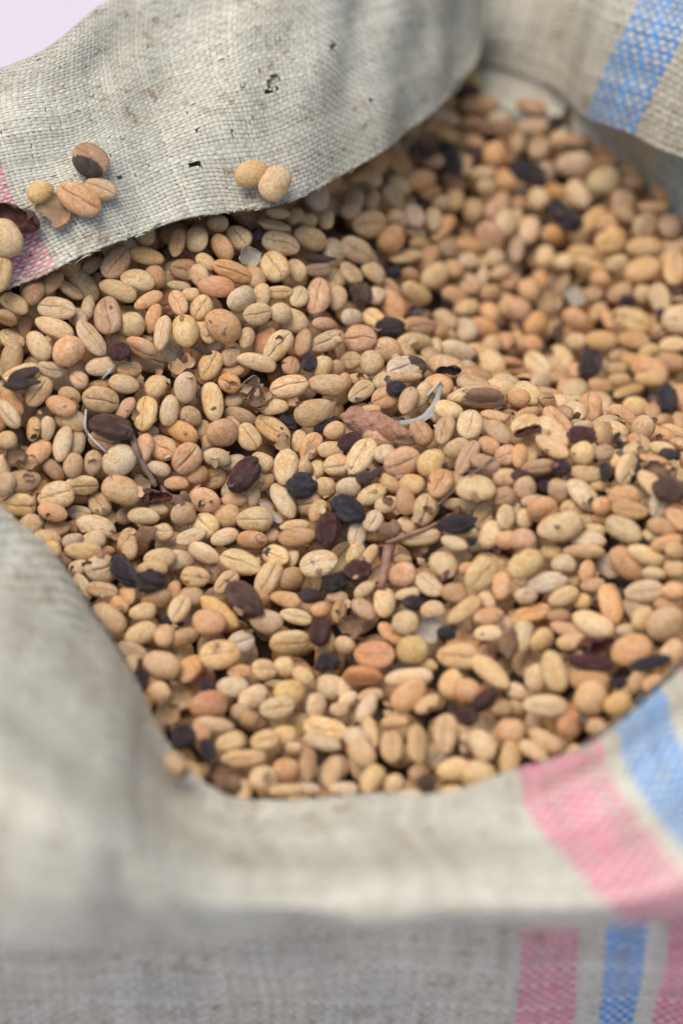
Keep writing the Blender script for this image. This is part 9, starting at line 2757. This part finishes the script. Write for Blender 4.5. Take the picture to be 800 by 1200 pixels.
# ------------------------------------------------------------------ chaff: crumbs of husk too small to count, on and between the beans
CH = """-573,-44,212,5.76,0.78,0,19,HN
583,84,226,1.35,0.51,0,21,HT
669,-818,45,3.94,0.49,0,20,HT
-894,220,543,1.12,0.39,0,21,HN
768,-324,257,3.59,1.32,0,14,HR
-189,173,347,1.92,0.66,0,7,HT
269,-199,275,2.15,0.93,0,13,HN
-643,-156,141,4.69,0.33,0,20,HN
-844,-488,2,3.86,0.64,0,9,HD
-87,-425,42,6.00,0.48,0,6,HR
-442,-644,-59,3.90,-0.66,0,19,HR
-447,-51,237,2.08,0.69,0,6,HR
-970,-272,164,6.17,0.14,0,13,HT
-625,-319,66,0.26,0.70,0,14,HT
-565,685,615,2.57,1.17,0,10,HD
-193,-150,164,5.58,0.89,0,7,HT
-532,46,346,5.46,0.70,0,21,HT
143,104,302,4.97,0.73,0,18,HD
-12,-337,112,2.11,1.59,0,17,HR
620,-478,244,1.68,0.04,0,21,HD
914,-1002,1,5.65,0.37,0,8,HT
962,-531,264,4.69,0.71,0,21,HN
-602,-238,155,5.09,0.56,0,19,HT
781,-486,251,5.60,0.37,0,18,HT
-61,-254,125,5.43,0.62,0,16,HN
-777,-209,133,5.20,-0.00,0,7,HD
93,-256,149,6.07,0.18,0,8,HN
-821,-408,24,4.88,0.20,0,7,HR
839,60,183,1.05,1.50,0,20,HD
-695,-20,357,4.46,0.62,0,6,HR
-410,189,434,1.54,0.67,0,20,HT
-300,-576,-7,1.97,0.54,0,21,HN
-73,348,373,3.85,0.34,0,18,HD
-298,-185,88,0.90,0.71,0,20,HT
-280,22,203,0.59,-0.36,0,9,HN
321,-607,43,0.13,1.49,0,19,HT
753,1182,173,3.60,0.31,0,21,HN
644,1323,195,4.68,-0.10,0,11,HD
1011,616,-16,4.42,0.47,0,11,HR
259,-936,-110,5.13,0.94,0,11,HN
-190,-279,56,2.29,1.17,0,21,HN
250,-926,-58,3.79,1.16,0,11,HR
-866,-339,149,0.93,1.73,0,10,HD
-448,572,586,3.44,0.98,0,14,HD
-737,-147,203,0.76,2.05,0,11,HT
805,-621,122,5.98,1.18,0,15,HD
433,250,210,0.97,0.92,0,7,HN
-727,318,527,5.41,0.12,0,11,HD
-235,-731,-89,0.96,0.78,0,9,HR
847,1010,84,4.51,0.97,0,22,HN
414,-1064,-81,5.24,1.46,0,15,HD
-831,-411,93,3.77,0.38,0,7,HR
275,-518,118,3.93,0.03,0,11,HR
671,-1003,-23,4.39,0.12,0,22,HD
-321,38,251,3.43,0.29,0,9,HN
-915,-147,291,0.73,1.53,0,14,HD
-1063,-350,88,4.60,0.47,0,7,HT
-48,230,314,1.87,1.41,0,12,HD
248,853,207,1.88,1.31,0,17,HR
614,-142,336,5.85,0.72,0,10,HR
609,677,-39,1.61,-0.09,0,14,HN
-1009,-97,277,0.54,1.68,0,22,HD
-715,-313,67,3.14,1.73,0,8,HR
-341,-323,58,0.72,0.58,0,22,HD
-444,125,332,1.13,-0.32,0,17,HD
-1011,-268,129,2.06,0.91,0,22,HT
225,-407,131,5.98,0.58,0,17,HR
976,-696,153,0.65,0.16,0,9,HD
-782,64,393,5.27,0.42,0,18,HD
-982,-277,190,3.92,0.96,0,12,HT
-292,-326,57,1.34,0.49,0,6,HR
-647,-578,1,0.26,0.32,0,12,HN
-756,-594,-26,2.80,0.68,0,19,HN
486,-363,250,3.51,1.05,0,22,HT
59,-0,267,3.76,0.58,0,13,HN
633,-257,303,1.79,0.20,0,16,HT
-710,-246,86,6.02,0.96,0,11,HN
81,-136,232,1.24,0.35,0,20,HR
230,1086,283,0.32,0.65,0,19,HN
763,-760,84,1.65,0.29,0,7,HN
-56,622,430,4.34,1.61,0,11,HT
-181,-11,209,5.31,1.08,0,7,HD
-168,356,426,5.14,0.83,0,9,HR
-1069,20,374,4.19,0.54,0,16,HN
23,-168,197,0.65,0.43,0,18,HT
-380,-108,179,0.44,1.26,0,21,HN
-741,33,351,4.77,0.45,0,14,HN
79,-63,218,3.42,0.38,0,15,HD
147,-590,-18,2.84,0.40,0,11,HR
-423,-114,201,1.83,1.01,0,12,HN
340,-589,93,1.11,-0.08,0,8,HD
1000,-869,54,3.49,0.64,0,10,HD
-552,73,353,4.60,0.55,0,19,HN
-859,-320,126,2.73,0.55,0,22,HR
-342,135,365,2.28,0.64,0,14,HT
1039,666,-44,0.54,0.34,0,6,HN
-459,-287,85,4.76,0.93,0,17,HD
854,41,187,5.78,1.63,0,19,HT
508,877,30,3.62,-0.22,0,11,HR
-357,161,453,4.22,0.62,0,14,HN
784,-480,190,5.30,1.31,0,6,HN
411,-663,75,1.76,0.90,0,10,HD
455,-454,130,4.86,0.94,0,21,HR
593,1132,101,4.94,1.27,0,17,HD
-532,32,337,1.11,1.84,0,20,HD
-419,-242,109,0.97,0.99,0,15,HD
-494,238,455,4.53,0.37,0,19,HN
-936,-101,292,1.22,0.70,0,6,HT
-38,9,248,4.45,0.99,0,16,HN
-819,-109,268,2.12,0.35,0,12,HR
-638,258,526,0.44,1.02,0,20,HN
809,541,-3,2.69,1.07,0,8,HD
-778,298,512,3.31,0.89,0,15,HR
-548,-7,290,2.50,-0.35,0,11,HT
1047,1192,169,6.04,0.20,0,17,HR
-239,42,268,3.40,0.04,0,7,HR
-422,-34,193,5.19,0.65,0,18,HT
-670,-254,115,0.04,0.06,0,9,HR
-19,256,342,6.13,1.00,0,21,HT
-721,-157,185,2.92,0.71,0,14,HD
-796,-63,351,2.06,1.05,0,21,HN
401,-365,175,4.13,0.06,0,18,HT
846,-255,329,0.54,0.16,0,16,HR
234,-462,78,2.41,0.79,0,16,HT
-216,-377,36,1.89,0.53,0,17,HD
-983,-460,11,1.20,0.66,0,14,HR
-524,-125,197,0.32,0.54,0,12,HT
-330,79,322,0.81,-0.87,0,18,HN
471,-35,303,0.65,0.87,0,18,HD
-766,209,466,5.19,0.53,0,7,HD
390,-234,242,3.14,-0.79,0,22,HN
875,-526,220,3.49,0.99,0,21,HD
668,-475,172,4.50,0.88,0,6,HD
-344,-91,181,3.83,0.25,0,8,HT
158,-306,140,5.64,0.95,0,18,HT
46,-382,77,5.35,0.19,0,12,HT
-477,-165,173,4.08,1.09,0,11,HN
373,306,201,3.34,0.62,0,11,HN
262,33,311,1.38,0.08,0,22,HN
1028,427,-26,3.17,0.17,0,20,HD
862,38,169,1.61,0.91,0,8,HR
-11,-111,188,0.93,0.22,0,21,HN
-896,-355,99,2.18,0.29,0,15,HT
120,-376,66,3.04,1.12,0,13,HN
732,-568,123,3.97,0.90,0,15,HT
1025,658,-31,3.98,0.68,0,9,HN
92,-265,165,4.16,1.22,0,21,HT
-437,46,301,1.28,0.69,0,18,HD
677,-379,210,6.22,1.19,0,20,HT
-707,-306,55,2.94,1.23,0,14,HN
976,-811,104,0.36,2.16,0,17,HD
693,671,-32,0.38,0.64,0,15,HD
892,-394,314,3.49,0.42,0,20,HN
-21,262,344,1.79,0.51,0,20,HN
-318,-22,171,2.32,2.07,0,20,HN
488,-307,244,0.73,1.42,0,18,HT
399,1381,270,3.58,0.65,0,15,HT
-719,-346,36,4.74,0.56,0,19,HT
129,-864,-100,2.47,1.02,0,13,HT
-461,50,369,2.79,-0.01,0,14,HT
949,652,-47,1.19,-0.21,0,9,HT
-26,-215,135,5.08,0.70,0,6,HN
59,63,268,4.49,1.20,0,11,HN
522,-1146,-139,1.03,0.88,0,18,HN
-793,-456,37,4.75,0.80,0,15,HR
-478,-581,-55,5.53,0.39,0,19,HD
-737,-245,93,1.64,-0.02,0,9,HT
-391,-431,4,4.01,-0.27,0,6,HD
-473,89,395,1.40,1.39,0,17,HR
946,-130,265,4.62,0.91,0,19,HN
382,464,105,3.35,0.48,0,16,HD
-600,-296,86,1.46,1.01,0,19,HT
-548,-280,86,4.65,0.96,0,6,HN
-892,-259,147,2.33,1.01,0,21,HD
448,479,83,1.38,0.76,0,9,HR
1163,433,-70,5.04,0.19,0,10,HT
223,-275,182,1.50,0.75,0,14,HD
163,-390,133,2.98,1.05,0,16,HD
604,-278,280,4.18,0.37,0,17,HT
-610,25,347,6.07,0.56,0,12,HD
-51,-213,116,4.61,0.83,0,20,HR
641,-584,139,4.26,1.72,0,20,HN
379,11,339,5.98,0.15,0,17,HN
-859,106,487,4.32,0.20,0,20,HR
59,-439,55,4.81,0.84,0,19,HN
1007,-736,140,4.98,1.02,0,8,HR
749,352,49,5.08,0.22,0,14,HT
-435,-180,121,0.16,0.14,0,9,HT
-406,674,607,1.91,0.51,0,7,HR
174,-378,84,3.15,0.47,0,10,HN
827,72,206,3.66,0.05,0,21,HN
-26,-452,12,2.31,1.52,0,14,HN
724,-406,262,1.47,0.63,0,16,HD
592,-228,306,1.14,1.13,0,19,HN
-22,60,254,4.66,-0.02,0,11,HR
-391,193,475,4.49,0.40,0,18,HD
770,-416,259,1.19,0.83,0,14,HD
535,-638,118,3.13,1.08,0,14,HT
918,-452,338,5.79,-0.00,0,20,HR
-83,-195,163,1.72,0.48,0,13,HT
693,1308,179,6.00,0.74,0,11,HR
-695,183,525,1.58,0.42,0,7,HR
13,-474,-46,4.19,-0.20,0,8,HD
-692,-12,346,5.34,0.99,0,20,HR
941,-31,257,0.08,0.42,0,14,HD
146,683,247,4.93,0.94,0,11,HT
132,-547,21,0.59,0.80,0,16,HT
-517,-190,139,0.74,1.25,0,10,HN
240,-430,99,6.10,1.44,0,15,HN
-745,-169,215,0.86,1.56,0,17,HT
7,-30,232,5.87,0.62,0,16,HN
168,193,324,5.92,0.58,0,17,HT
444,-1093,-104,3.33,0.52,0,7,HR
620,-311,318,3.40,0.03,0,15,HR
749,785,-44,0.49,0.24,0,9,HN
-682,-312,62,6.28,1.21,0,10,HN
-309,-319,63,1.40,1.02,0,7,HD
-908,-204,193,1.47,0.59,0,7,HD
651,-321,285,2.12,0.44,0,9,HN
735,346,26,1.61,0.44,0,18,HT
678,-280,337,3.64,1.04,0,7,HN
575,-408,273,2.27,1.16,0,13,HN
-344,-328,60,0.63,0.07,0,11,HN
-309,-329,24,4.86,0.19,0,11,HN
377,-364,176,1.39,0.62,0,15,HN
498,-258,266,3.49,0.18,0,9,HD
-828,-184,185,2.47,-0.11,0,19,HT
-607,58,350,5.08,0.63,0,14,HT
82,959,384,3.95,1.27,0,20,HR
-589,167,423,2.79,0.17,0,18,HT
913,792,20,1.05,1.29,0,14,HN
-177,-57,214,1.19,0.61,0,16,HN
-381,-135,184,1.67,0.55,0,21,HN
173,-218,211,4.14,0.44,0,21,HN
670,-215,350,4.10,0.53,0,7,HN
-13,-562,-27,6.05,0.80,0,8,HD
329,697,95,3.98,0.87,0,20,HT
-272,-622,-53,4.04,1.70,0,21,HT
29,-165,202,1.39,0.02,0,19,HT
-64,-9,239,0.12,0.22,0,16,HD
1011,465,-60,0.25,0.57,0,22,HD
-701,-548,27,5.24,0.56,0,11,HT
243,647,157,0.71,0.40,0,19,HD
301,-231,243,4.04,1.43,0,17,HD
-247,-382,10,4.95,0.18,0,13,HT
-471,-71,246,2.43,0.12,0,9,HN
129,-216,162,4.43,-0.66,0,15,HT
-905,-117,267,1.54,1.19,0,15,HT
688,768,-46,0.01,0.79,0,10,HD
161,-558,-3,5.33,0.78,0,11,HD
-930,-254,176,4.21,0.76,0,8,HD
507,671,31,5.23,0.61,0,16,HN
695,-353,270,4.95,0.28,0,16,HD
13,-10,217,0.67,0.39,0,13,HN
442,473,83,5.71,1.58,0,21,HT
281,-107,299,2.46,0.66,0,8,HT
369,-588,122,4.62,-0.16,0,10,HD
703,-47,286,3.51,1.29,0,18,HR
1071,737,16,3.28,1.56,0,12,HD
-725,-472,22,0.88,1.86,0,11,HR
261,-274,238,4.60,0.12,0,18,HR
749,-750,87,2.90,0.15,0,17,HR
42,-486,39,3.67,0.52,0,10,HT
-192,-234,98,2.53,1.01,0,10,HN
718,-978,-3,1.40,0.75,0,16,HN
-608,394,568,0.62,0.53,0,17,HN
93,188,272,4.27,1.02,0,17,HT
-772,-315,68,1.94,-0.37,0,14,HT
741,-260,298,2.75,1.03,0,13,HR
-221,-235,97,2.39,0.55,0,12,HT
-386,-7,284,3.61,1.47,0,10,HN
1068,613,-33,3.74,0.58,0,8,HR
-830,-450,32,6.24,0.65,0,13,HN
-347,65,318,5.47,0.76,0,14,HN
-170,-172,160,3.43,0.16,0,9,HD
339,-1024,-91,2.23,-0.30,0,15,HN
564,-125,328,4.55,0.25,0,11,HT
124,-479,19,5.29,-0.00,0,8,HR
898,1103,143,5.56,1.39,0,20,HD
-110,-340,46,5.35,0.62,0,18,HT
728,326,23,0.41,0.23,0,9,HN
267,-409,158,3.57,0.65,0,11,HN
841,-361,340,4.97,0.57,0,12,HT
57,-442,62,4.40,1.03,0,12,HT
689,-467,241,1.41,1.04,0,9,HD
579,840,-12,6.07,0.48,0,19,HT
450,-380,185,4.43,0.07,0,18,HR
-974,193,459,5.70,0.32,0,7,HR
473,-172,291,5.66,1.22,0,13,HN
-17,-48,223,3.92,0.06,0,21,HN
-428,-169,132,1.15,0.98,0,13,HT
-1047,-362,80,4.38,0.35,0,21,HD
25,-177,177,1.33,0.33,0,10,HT
254,1276,348,1.80,1.01,0,6,HT
-287,-176,91,6.05,1.12,0,10,HT
-255,40,308,4.33,0.30,0,14,HN
-288,71,301,3.55,1.06,0,22,HN
-911,-119,304,5.49,-0.09,0,20,HN
1092,280,-19,4.49,0.68,0,7,HN
830,-195,325,3.31,0.39,0,16,HT
-522,-106,157,3.59,0.55,0,19,HD
-1071,106,445,3.08,0.24,0,11,HN
-466,-42,250,1.28,0.82,0,13,HR
220,408,222,3.58,0.22,0,20,HT
-482,-262,123,0.88,0.33,0,19,HD
-1041,-139,278,1.74,0.42,0,21,HT
-440,-24,246,0.62,0.02,0,8,HN
-607,-44,222,3.25,0.08,0,10,HT
161,42,278,0.03,0.43,0,10,HT
515,-629,83,5.25,1.26,0,20,HN
-932,-240,187,0.66,1.20,0,9,HR
532,891,22,4.62,1.38,0,15,HN
-888,-322,131,1.87,0.26,0,13,HR
-63,-64,186,1.10,0.51,0,15,HN
-531,-186,122,5.54,0.06,0,22,HR
-1,94,277,0.46,0.64,0,22,HT
-576,106,415,0.99,0.32,0,7,HT
-356,76,237,5.64,-0.11,0,7,HN
-963,-47,364,1.47,0.60,0,10,HT
766,-705,95,5.20,0.60,0,16,HN
1020,-555,245,1.17,1.06,0,10,HT
-462,362,516,4.95,0.40,0,19,HN
-869,-483,23,5.90,0.85,0,10,HR
-414,-44,203,0.58,0.58,0,12,HN
-127,22,275,2.44,1.07,0,16,HR
-188,203,382,1.76,1.52,0,19,HR
875,-260,333,4.79,0.78,0,18,HN
-805,-242,148,5.30,1.80,0,14,HR
-294,21,224,4.54,0.61,0,14,HT
208,20,320,0.32,1.38,0,11,HN
294,598,150,0.73,0.83,0,17,HN
-258,44,230,2.91,0.63,0,6,HN
-901,-74,326,2.36,0.73,0,9,HT
954,-337,343,3.60,0.40,0,19,HT
293,-304,219,4.75,-0.06,0,16,HD
112,414,269,2.89,0.43,0,17,HN
137,-292,166,2.83,0.54,0,18,HR
221,-373,176,1.01,0.82,0,20,HT
-664,-233,67,3.96,0.55,0,8,HT
34,-12,215,0.91,0.56,0,9,HT
-974,-187,199,2.44,-0.06,0,12,HD
344,-338,176,4.40,0.63,0,19,HR
336,71,298,5.52,0.38,0,14,HT
369,-262,237,5.67,0.79,0,16,HR
704,-275,340,3.40,-0.07,0,11,HT
653,-641,63,0.10,0.77,0,13,HT
-1066,-335,77,4.15,0.73,0,6,HN
-10,484,361,1.09,0.79,0,10,HT
12,-151,182,5.74,-0.04,0,20,HN
236,-556,25,3.24,1.22,0,19,HD
-287,-167,100,1.24,1.30,0,21,HN
-565,-489,54,0.79,0.92,0,20,HD
197,-535,33,0.80,-0.21,0,8,HN
936,775,31,3.89,1.39,0,6,HN
489,481,93,5.29,1.47,0,7,HT
-238,-350,64,2.95,0.30,0,20,HN
741,-664,111,3.51,1.53,0,20,HR
315,-429,201,0.23,0.04,0,22,HD
-392,-225,107,4.14,0.60,0,6,HT
405,-124,308,0.44,0.56,0,14,HN
641,-786,8,6.26,1.21,0,19,HT
710,-408,255,5.19,0.51,0,17,HN
670,-552,131,2.84,1.88,0,20,HD
-68,-448,28,4.36,-0.09,0,13,HN
1009,266,-25,2.52,0.71,0,8,HT
-73,-210,112,3.85,0.52,0,13,HT
736,180,149,5.93,0.98,0,19,HN
712,-460,190,1.79,1.29,0,18,HD
-409,-100,193,0.77,0.63,0,22,HD
-773,-88,245,1.15,0.13,0,15,HT
-170,-173,156,0.96,0.49,0,6,HT
61,152,277,2.00,1.21,0,19,HN
-471,-365,22,4.78,-0.02,0,16,HN
210,-204,229,0.34,0.16,0,10,HD
987,555,-34,0.74,0.93,0,20,HT
578,803,-31,4.90,0.39,0,21,HN
770,-396,298,1.42,-0.18,0,10,HT
-59,-281,120,1.76,0.40,0,18,HT
-700,-226,93,1.29,1.66,0,18,HT
-517,245,449,0.21,1.23,0,16,HN
-390,-245,121,3.37,0.68,0,6,HD
-266,-757,-131,4.32,0.37,0,9,HR
601,-197,344,4.10,0.98,0,18,HT
-47,-78,184,5.62,0.74,0,8,HN
604,-250,331,0.70,-0.41,0,14,HN
-357,-210,94,5.69,0.42,0,12,HR
473,-291,244,5.35,0.93,0,19,HN
515,-49,301,2.50,1.63,0,7,HD
615,-1011,-43,5.95,0.12,0,15,HT
511,-130,328,1.74,0.33,0,12,HT
-147,355,391,2.12,0.85,0,9,HD
-830,-381,72,4.32,-0.32,0,14,HR
698,-857,23,4.25,0.69,0,17,HN
23,-452,-22,2.59,0.81,0,16,HN
632,-332,259,5.48,1.04,0,7,HN
489,-877,-44,2.86,-0.42,0,10,HR
-252,-149,139,5.42,0.25,0,21,HT
119,-171,239,1.84,0.79,0,18,HT
-184,-506,-41,0.59,-0.41,0,12,HN
-900,-522,5,4.23,0.19,0,12,HT
-256,-284,100,3.88,1.60,0,14,HD
-199,99,290,2.50,0.63,0,15,HT
-347,-150,94,2.57,0.58,0,10,HN
-377,36,290,4.70,0.22,0,20,HT
811,-409,311,5.06,0.96,0,14,HD
-1009,258,547,2.06,0.88,0,17,HT
611,-422,265,5.47,1.96,0,15,HN
-164,-202,114,6.07,0.42,0,10,HN
-272,-127,184,1.04,0.47,0,8,HD
-686,-211,188,5.21,0.37,0,11,HN
820,-258,325,3.62,0.55,0,19,HD
271,-207,275,0.81,0.87,0,10,HT
-673,-319,42,0.09,0.23,0,17,HN
-483,192,476,1.35,0.12,0,12,HN
-981,-448,23,5.78,0.21,0,13,HT
-809,22,444,0.69,0.68,0,12,HD
115,291,288,5.51,0.22,0,10,HR
-117,-110,167,3.91,0.63,0,18,HT
-472,-23,264,1.25,0.28,0,15,HD
-297,-169,170,4.66,1.50,0,10,HR
-480,-603,-64,5.33,0.28,0,10,HD
-381,-126,195,3.00,0.33,0,11,HT
613,663,-17,5.97,1.18,0,16,HR
-1068,-265,131,2.84,1.03,0,17,HD
-421,-209,129,0.90,0.08,0,13,HN
-24,78,269,1.89,0.76,0,7,HR
87,-563,-11,5.18,0.14,0,6,HT
-30,-185,152,1.86,0.72,0,15,HR
-984,-252,201,5.87,0.22,0,11,HT
-531,48,290,4.26,1.18,0,12,HT
596,683,-11,5.05,0.81,0,19,HT
404,-152,280,1.14,0.10,0,6,HN
-934,-26,421,5.76,0.81,0,10,HN
98,718,337,2.95,1.45,0,12,HT
664,-660,51,2.35,0.01,0,7,HN
871,-236,343,3.27,1.17,0,9,HT
54,-632,-71,5.11,-0.33,0,18,HR
-781,-575,-24,0.96,0.64,0,21,HR
1160,499,-60,1.49,0.30,0,12,HN
-759,-58,252,5.64,0.67,0,19,HR
93,-195,208,2.23,0.78,0,18,HN
548,-530,194,3.44,0.85,0,16,HN
351,-998,-105,4.32,0.68,0,22,HN
-353,-333,38,0.04,-0.05,0,16,HN
264,-201,261,2.95,0.88,0,11,HN
-881,94,473,0.51,0.73,0,15,HT
520,-542,188,5.77,0.68,0,19,HN
497,-11,298,6.27,0.70,0,14,HN
699,-220,348,0.75,0.02,0,9,HT
-366,-707,-33,1.18,0.93,0,18,HT
452,-694,71,5.07,1.39,0,18,HT
-545,-19,217,4.08,-0.01,0,14,HN
-619,-47,294,4.40,1.11,0,18,HN
-224,-1137,-155,3.51,-0.28,0,12,HN
-45,242,321,0.47,-0.07,0,12,HD
-396,-148,110,5.66,1.86,0,20,HT
-644,84,391,2.26,0.19,0,11,HD
-170,134,314,4.16,0.63,0,9,HD
496,-70,311,3.69,0.07,0,8,HT
-128,-532,-51,6.24,1.13,0,18,HN
-419,-468,35,0.13,-0.31,0,6,HN
172,-25,262,5.93,-0.04,0,20,HD
132,-894,-113,5.60,0.46,0,16,HT
172,125,309,5.96,0.03,0,21,HN
-831,-75,361,2.74,0.16,0,12,HT
-175,151,334,2.55,1.37,0,10,HN
386,-228,287,3.26,0.67,0,15,HN
-642,-36,304,3.31,-0.52,0,15,HN
216,-501,83,3.22,-0.08,0,7,HT
-173,-443,-20,3.08,0.76,0,11,HR
396,-615,84,2.39,-0.30,0,8,HR
-501,-687,-74,1.71,-0.32,0,15,HN
438,266,201,2.70,0.63,0,14,HD
31,-152,150,1.84,0.51,0,20,HT
-397,-733,-73,2.96,1.23,0,12,HT
-573,-60,281,3.44,0.75,0,21,HN
430,-495,131,5.65,1.65,0,11,HT
7,-76,178,4.66,0.72,0,12,HN
873,-432,277,1.00,0.50,0,8,HR
1122,838,69,0.03,-0.23,0,20,HT
307,1165,262,0.14,1.33,0,12,HR
55,51,273,3.03,0.06,0,16,HD
-690,-613,8,4.06,1.35,0,10,HT
958,357,-50,2.01,1.11,0,9,HT
-742,-288,77,2.72,-0.04,0,20,HT
-229,-381,41,0.78,0.86,0,8,HR
789,-158,340,5.33,0.98,0,18,HT
-91,171,333,0.58,-0.11,0,11,HT
1158,739,24,4.74,1.08,0,8,HD
-749,-459,62,3.58,1.30,0,18,HD
608,956,39,0.35,0.87,0,13,HN
-710,-433,67,4.45,0.72,0,21,HN
-48,-739,-122,2.01,0.46,0,15,HD
540,-413,207,4.52,-0.47,0,17,HT
-761,-574,-13,0.76,-0.16,0,13,HN
1054,730,-4,1.49,0.27,0,13,HN
918,-584,208,6.16,0.58,0,20,HN
16,5,224,1.27,0.47,0,6,HD
390,-383,261,5.21,0.65,0,18,HN
-93,-86,200,5.15,1.08,0,20,HT
-336,-470,5,2.63,0.84,0,10,HN
301,-554,109,1.15,0.73,0,20,HR
-453,-468,12,0.27,0.23,0,18,HR
715,-352,267,0.46,0.32,0,10,HD
62,-13,269,5.51,0.83,0,9,HT
-170,-239,107,5.03,0.50,0,9,HT
-207,-1129,-123,1.24,0.47,0,17,HN
-329,-205,164,4.34,0.62,0,20,HD
-46,-215,121,4.27,-0.12,0,15,HT
-65,788,458,0.48,0.92,0,21,HN
549,-523,196,3.42,0.19,0,15,HN
398,-153,295,3.51,0.67,0,11,HN
590,720,-31,5.30,0.58,0,21,HT
708,-231,348,5.24,0.23,0,10,HT
-606,47,342,2.27,0.83,0,20,HN
-214,-76,153,5.48,1.15,0,10,HR
253,-358,187,5.35,1.58,0,22,HN
-396,191,446,0.88,1.39,0,16,HT
-6,-457,11,2.75,0.75,0,10,HT
16,-511,-48,4.72,0.17,0,18,HT
-966,-491,8,1.20,0.39,0,10,HN
625,-625,103,1.54,0.93,0,19,HN
-928,-238,210,6.19,0.61,0,18,HN
175,-659,-24,4.94,0.44,0,7,HN
-591,-98,237,5.74,0.33,0,10,HR
551,-177,354,2.35,-0.88,0,17,HR
648,-298,265,4.92,1.76,0,13,HN
46,4,231,5.02,0.47,0,21,HT
-310,693,585,4.00,1.02,0,20,HT
-873,-155,234,3.42,1.00,0,12,HD
-919,-291,164,4.12,0.80,0,16,HT
-434,-460,30,2.89,0.48,0,16,HT
-752,-532,5,5.76,0.04,0,10,HN
49,70,262,1.48,0.64,0,19,HD
-649,-611,2,6.03,1.54,0,11,HN
403,-741,55,3.37,1.08,0,7,HN
-394,90,320,4.47,0.69,0,10,HR""".split()
cb = {}
for q in CH:
    x, y, z, a, b_, c_, sz, k = q.split(','); sz = float(sz)/1e4; r = random.Random(q)
    nu, nv = 6, 4; u, v = np.meshgrid(np.linspace(-1, 1, nu), np.linspace(-1, 1, nv), indexing='ij'); wq = wob(int(float(x)*7+float(y)) & 65535, 5, 1, 4)
    hw = .5*(1-np.abs(u)**2.5)**.5+.08
    P = np.stack([u, v*hw*(1+.3*np.sin(5*u+sz*9000)), .35*v*v*r.uniform(-1, 1)+.25*u*u*r.uniform(-1, 1)], -1).reshape(-1, 3); P[:, 2] += .16*wq(P)
    A = np.array(Quaternion((0, 0, 1), float(a)).to_matrix() @ Quaternion((1, 0, 0), float(b_)).to_matrix().to_3x3() if False else (Quaternion((1, 0, 0), float(b_)) @ Quaternion((0, 0, 1), float(a))).to_matrix())
    P = P @ A.T*sz+np.array((float(x), float(y), float(z)))/1e4; ids = np.arange(nu*nv).reshape(nu, nv)
    Q = np.stack([ids[:-1, :-1], ids[1:, :-1], ids[1:, 1:], ids[:-1, 1:]], -1).reshape(-1, 4)
    B = cb.setdefault(k, [[], [], 0]); B[0].append(P); B[1].append(Q+B[2]); B[2] += len(P)
root = bpy.data.objects.new('chaff', None); link(root); tag(root, 'loose crumbs of husk and chaff between the coffee beans', 'chaff', None, 'stuff')
for k, B in cb.items():
    o = link(bpy.data.objects.new('chaff_flakes', mesh_np('chaff_flakes', np.concatenate(B[0]), [np.concatenate(B[1])], M[k])), root); o['kind'] = 'stuff'
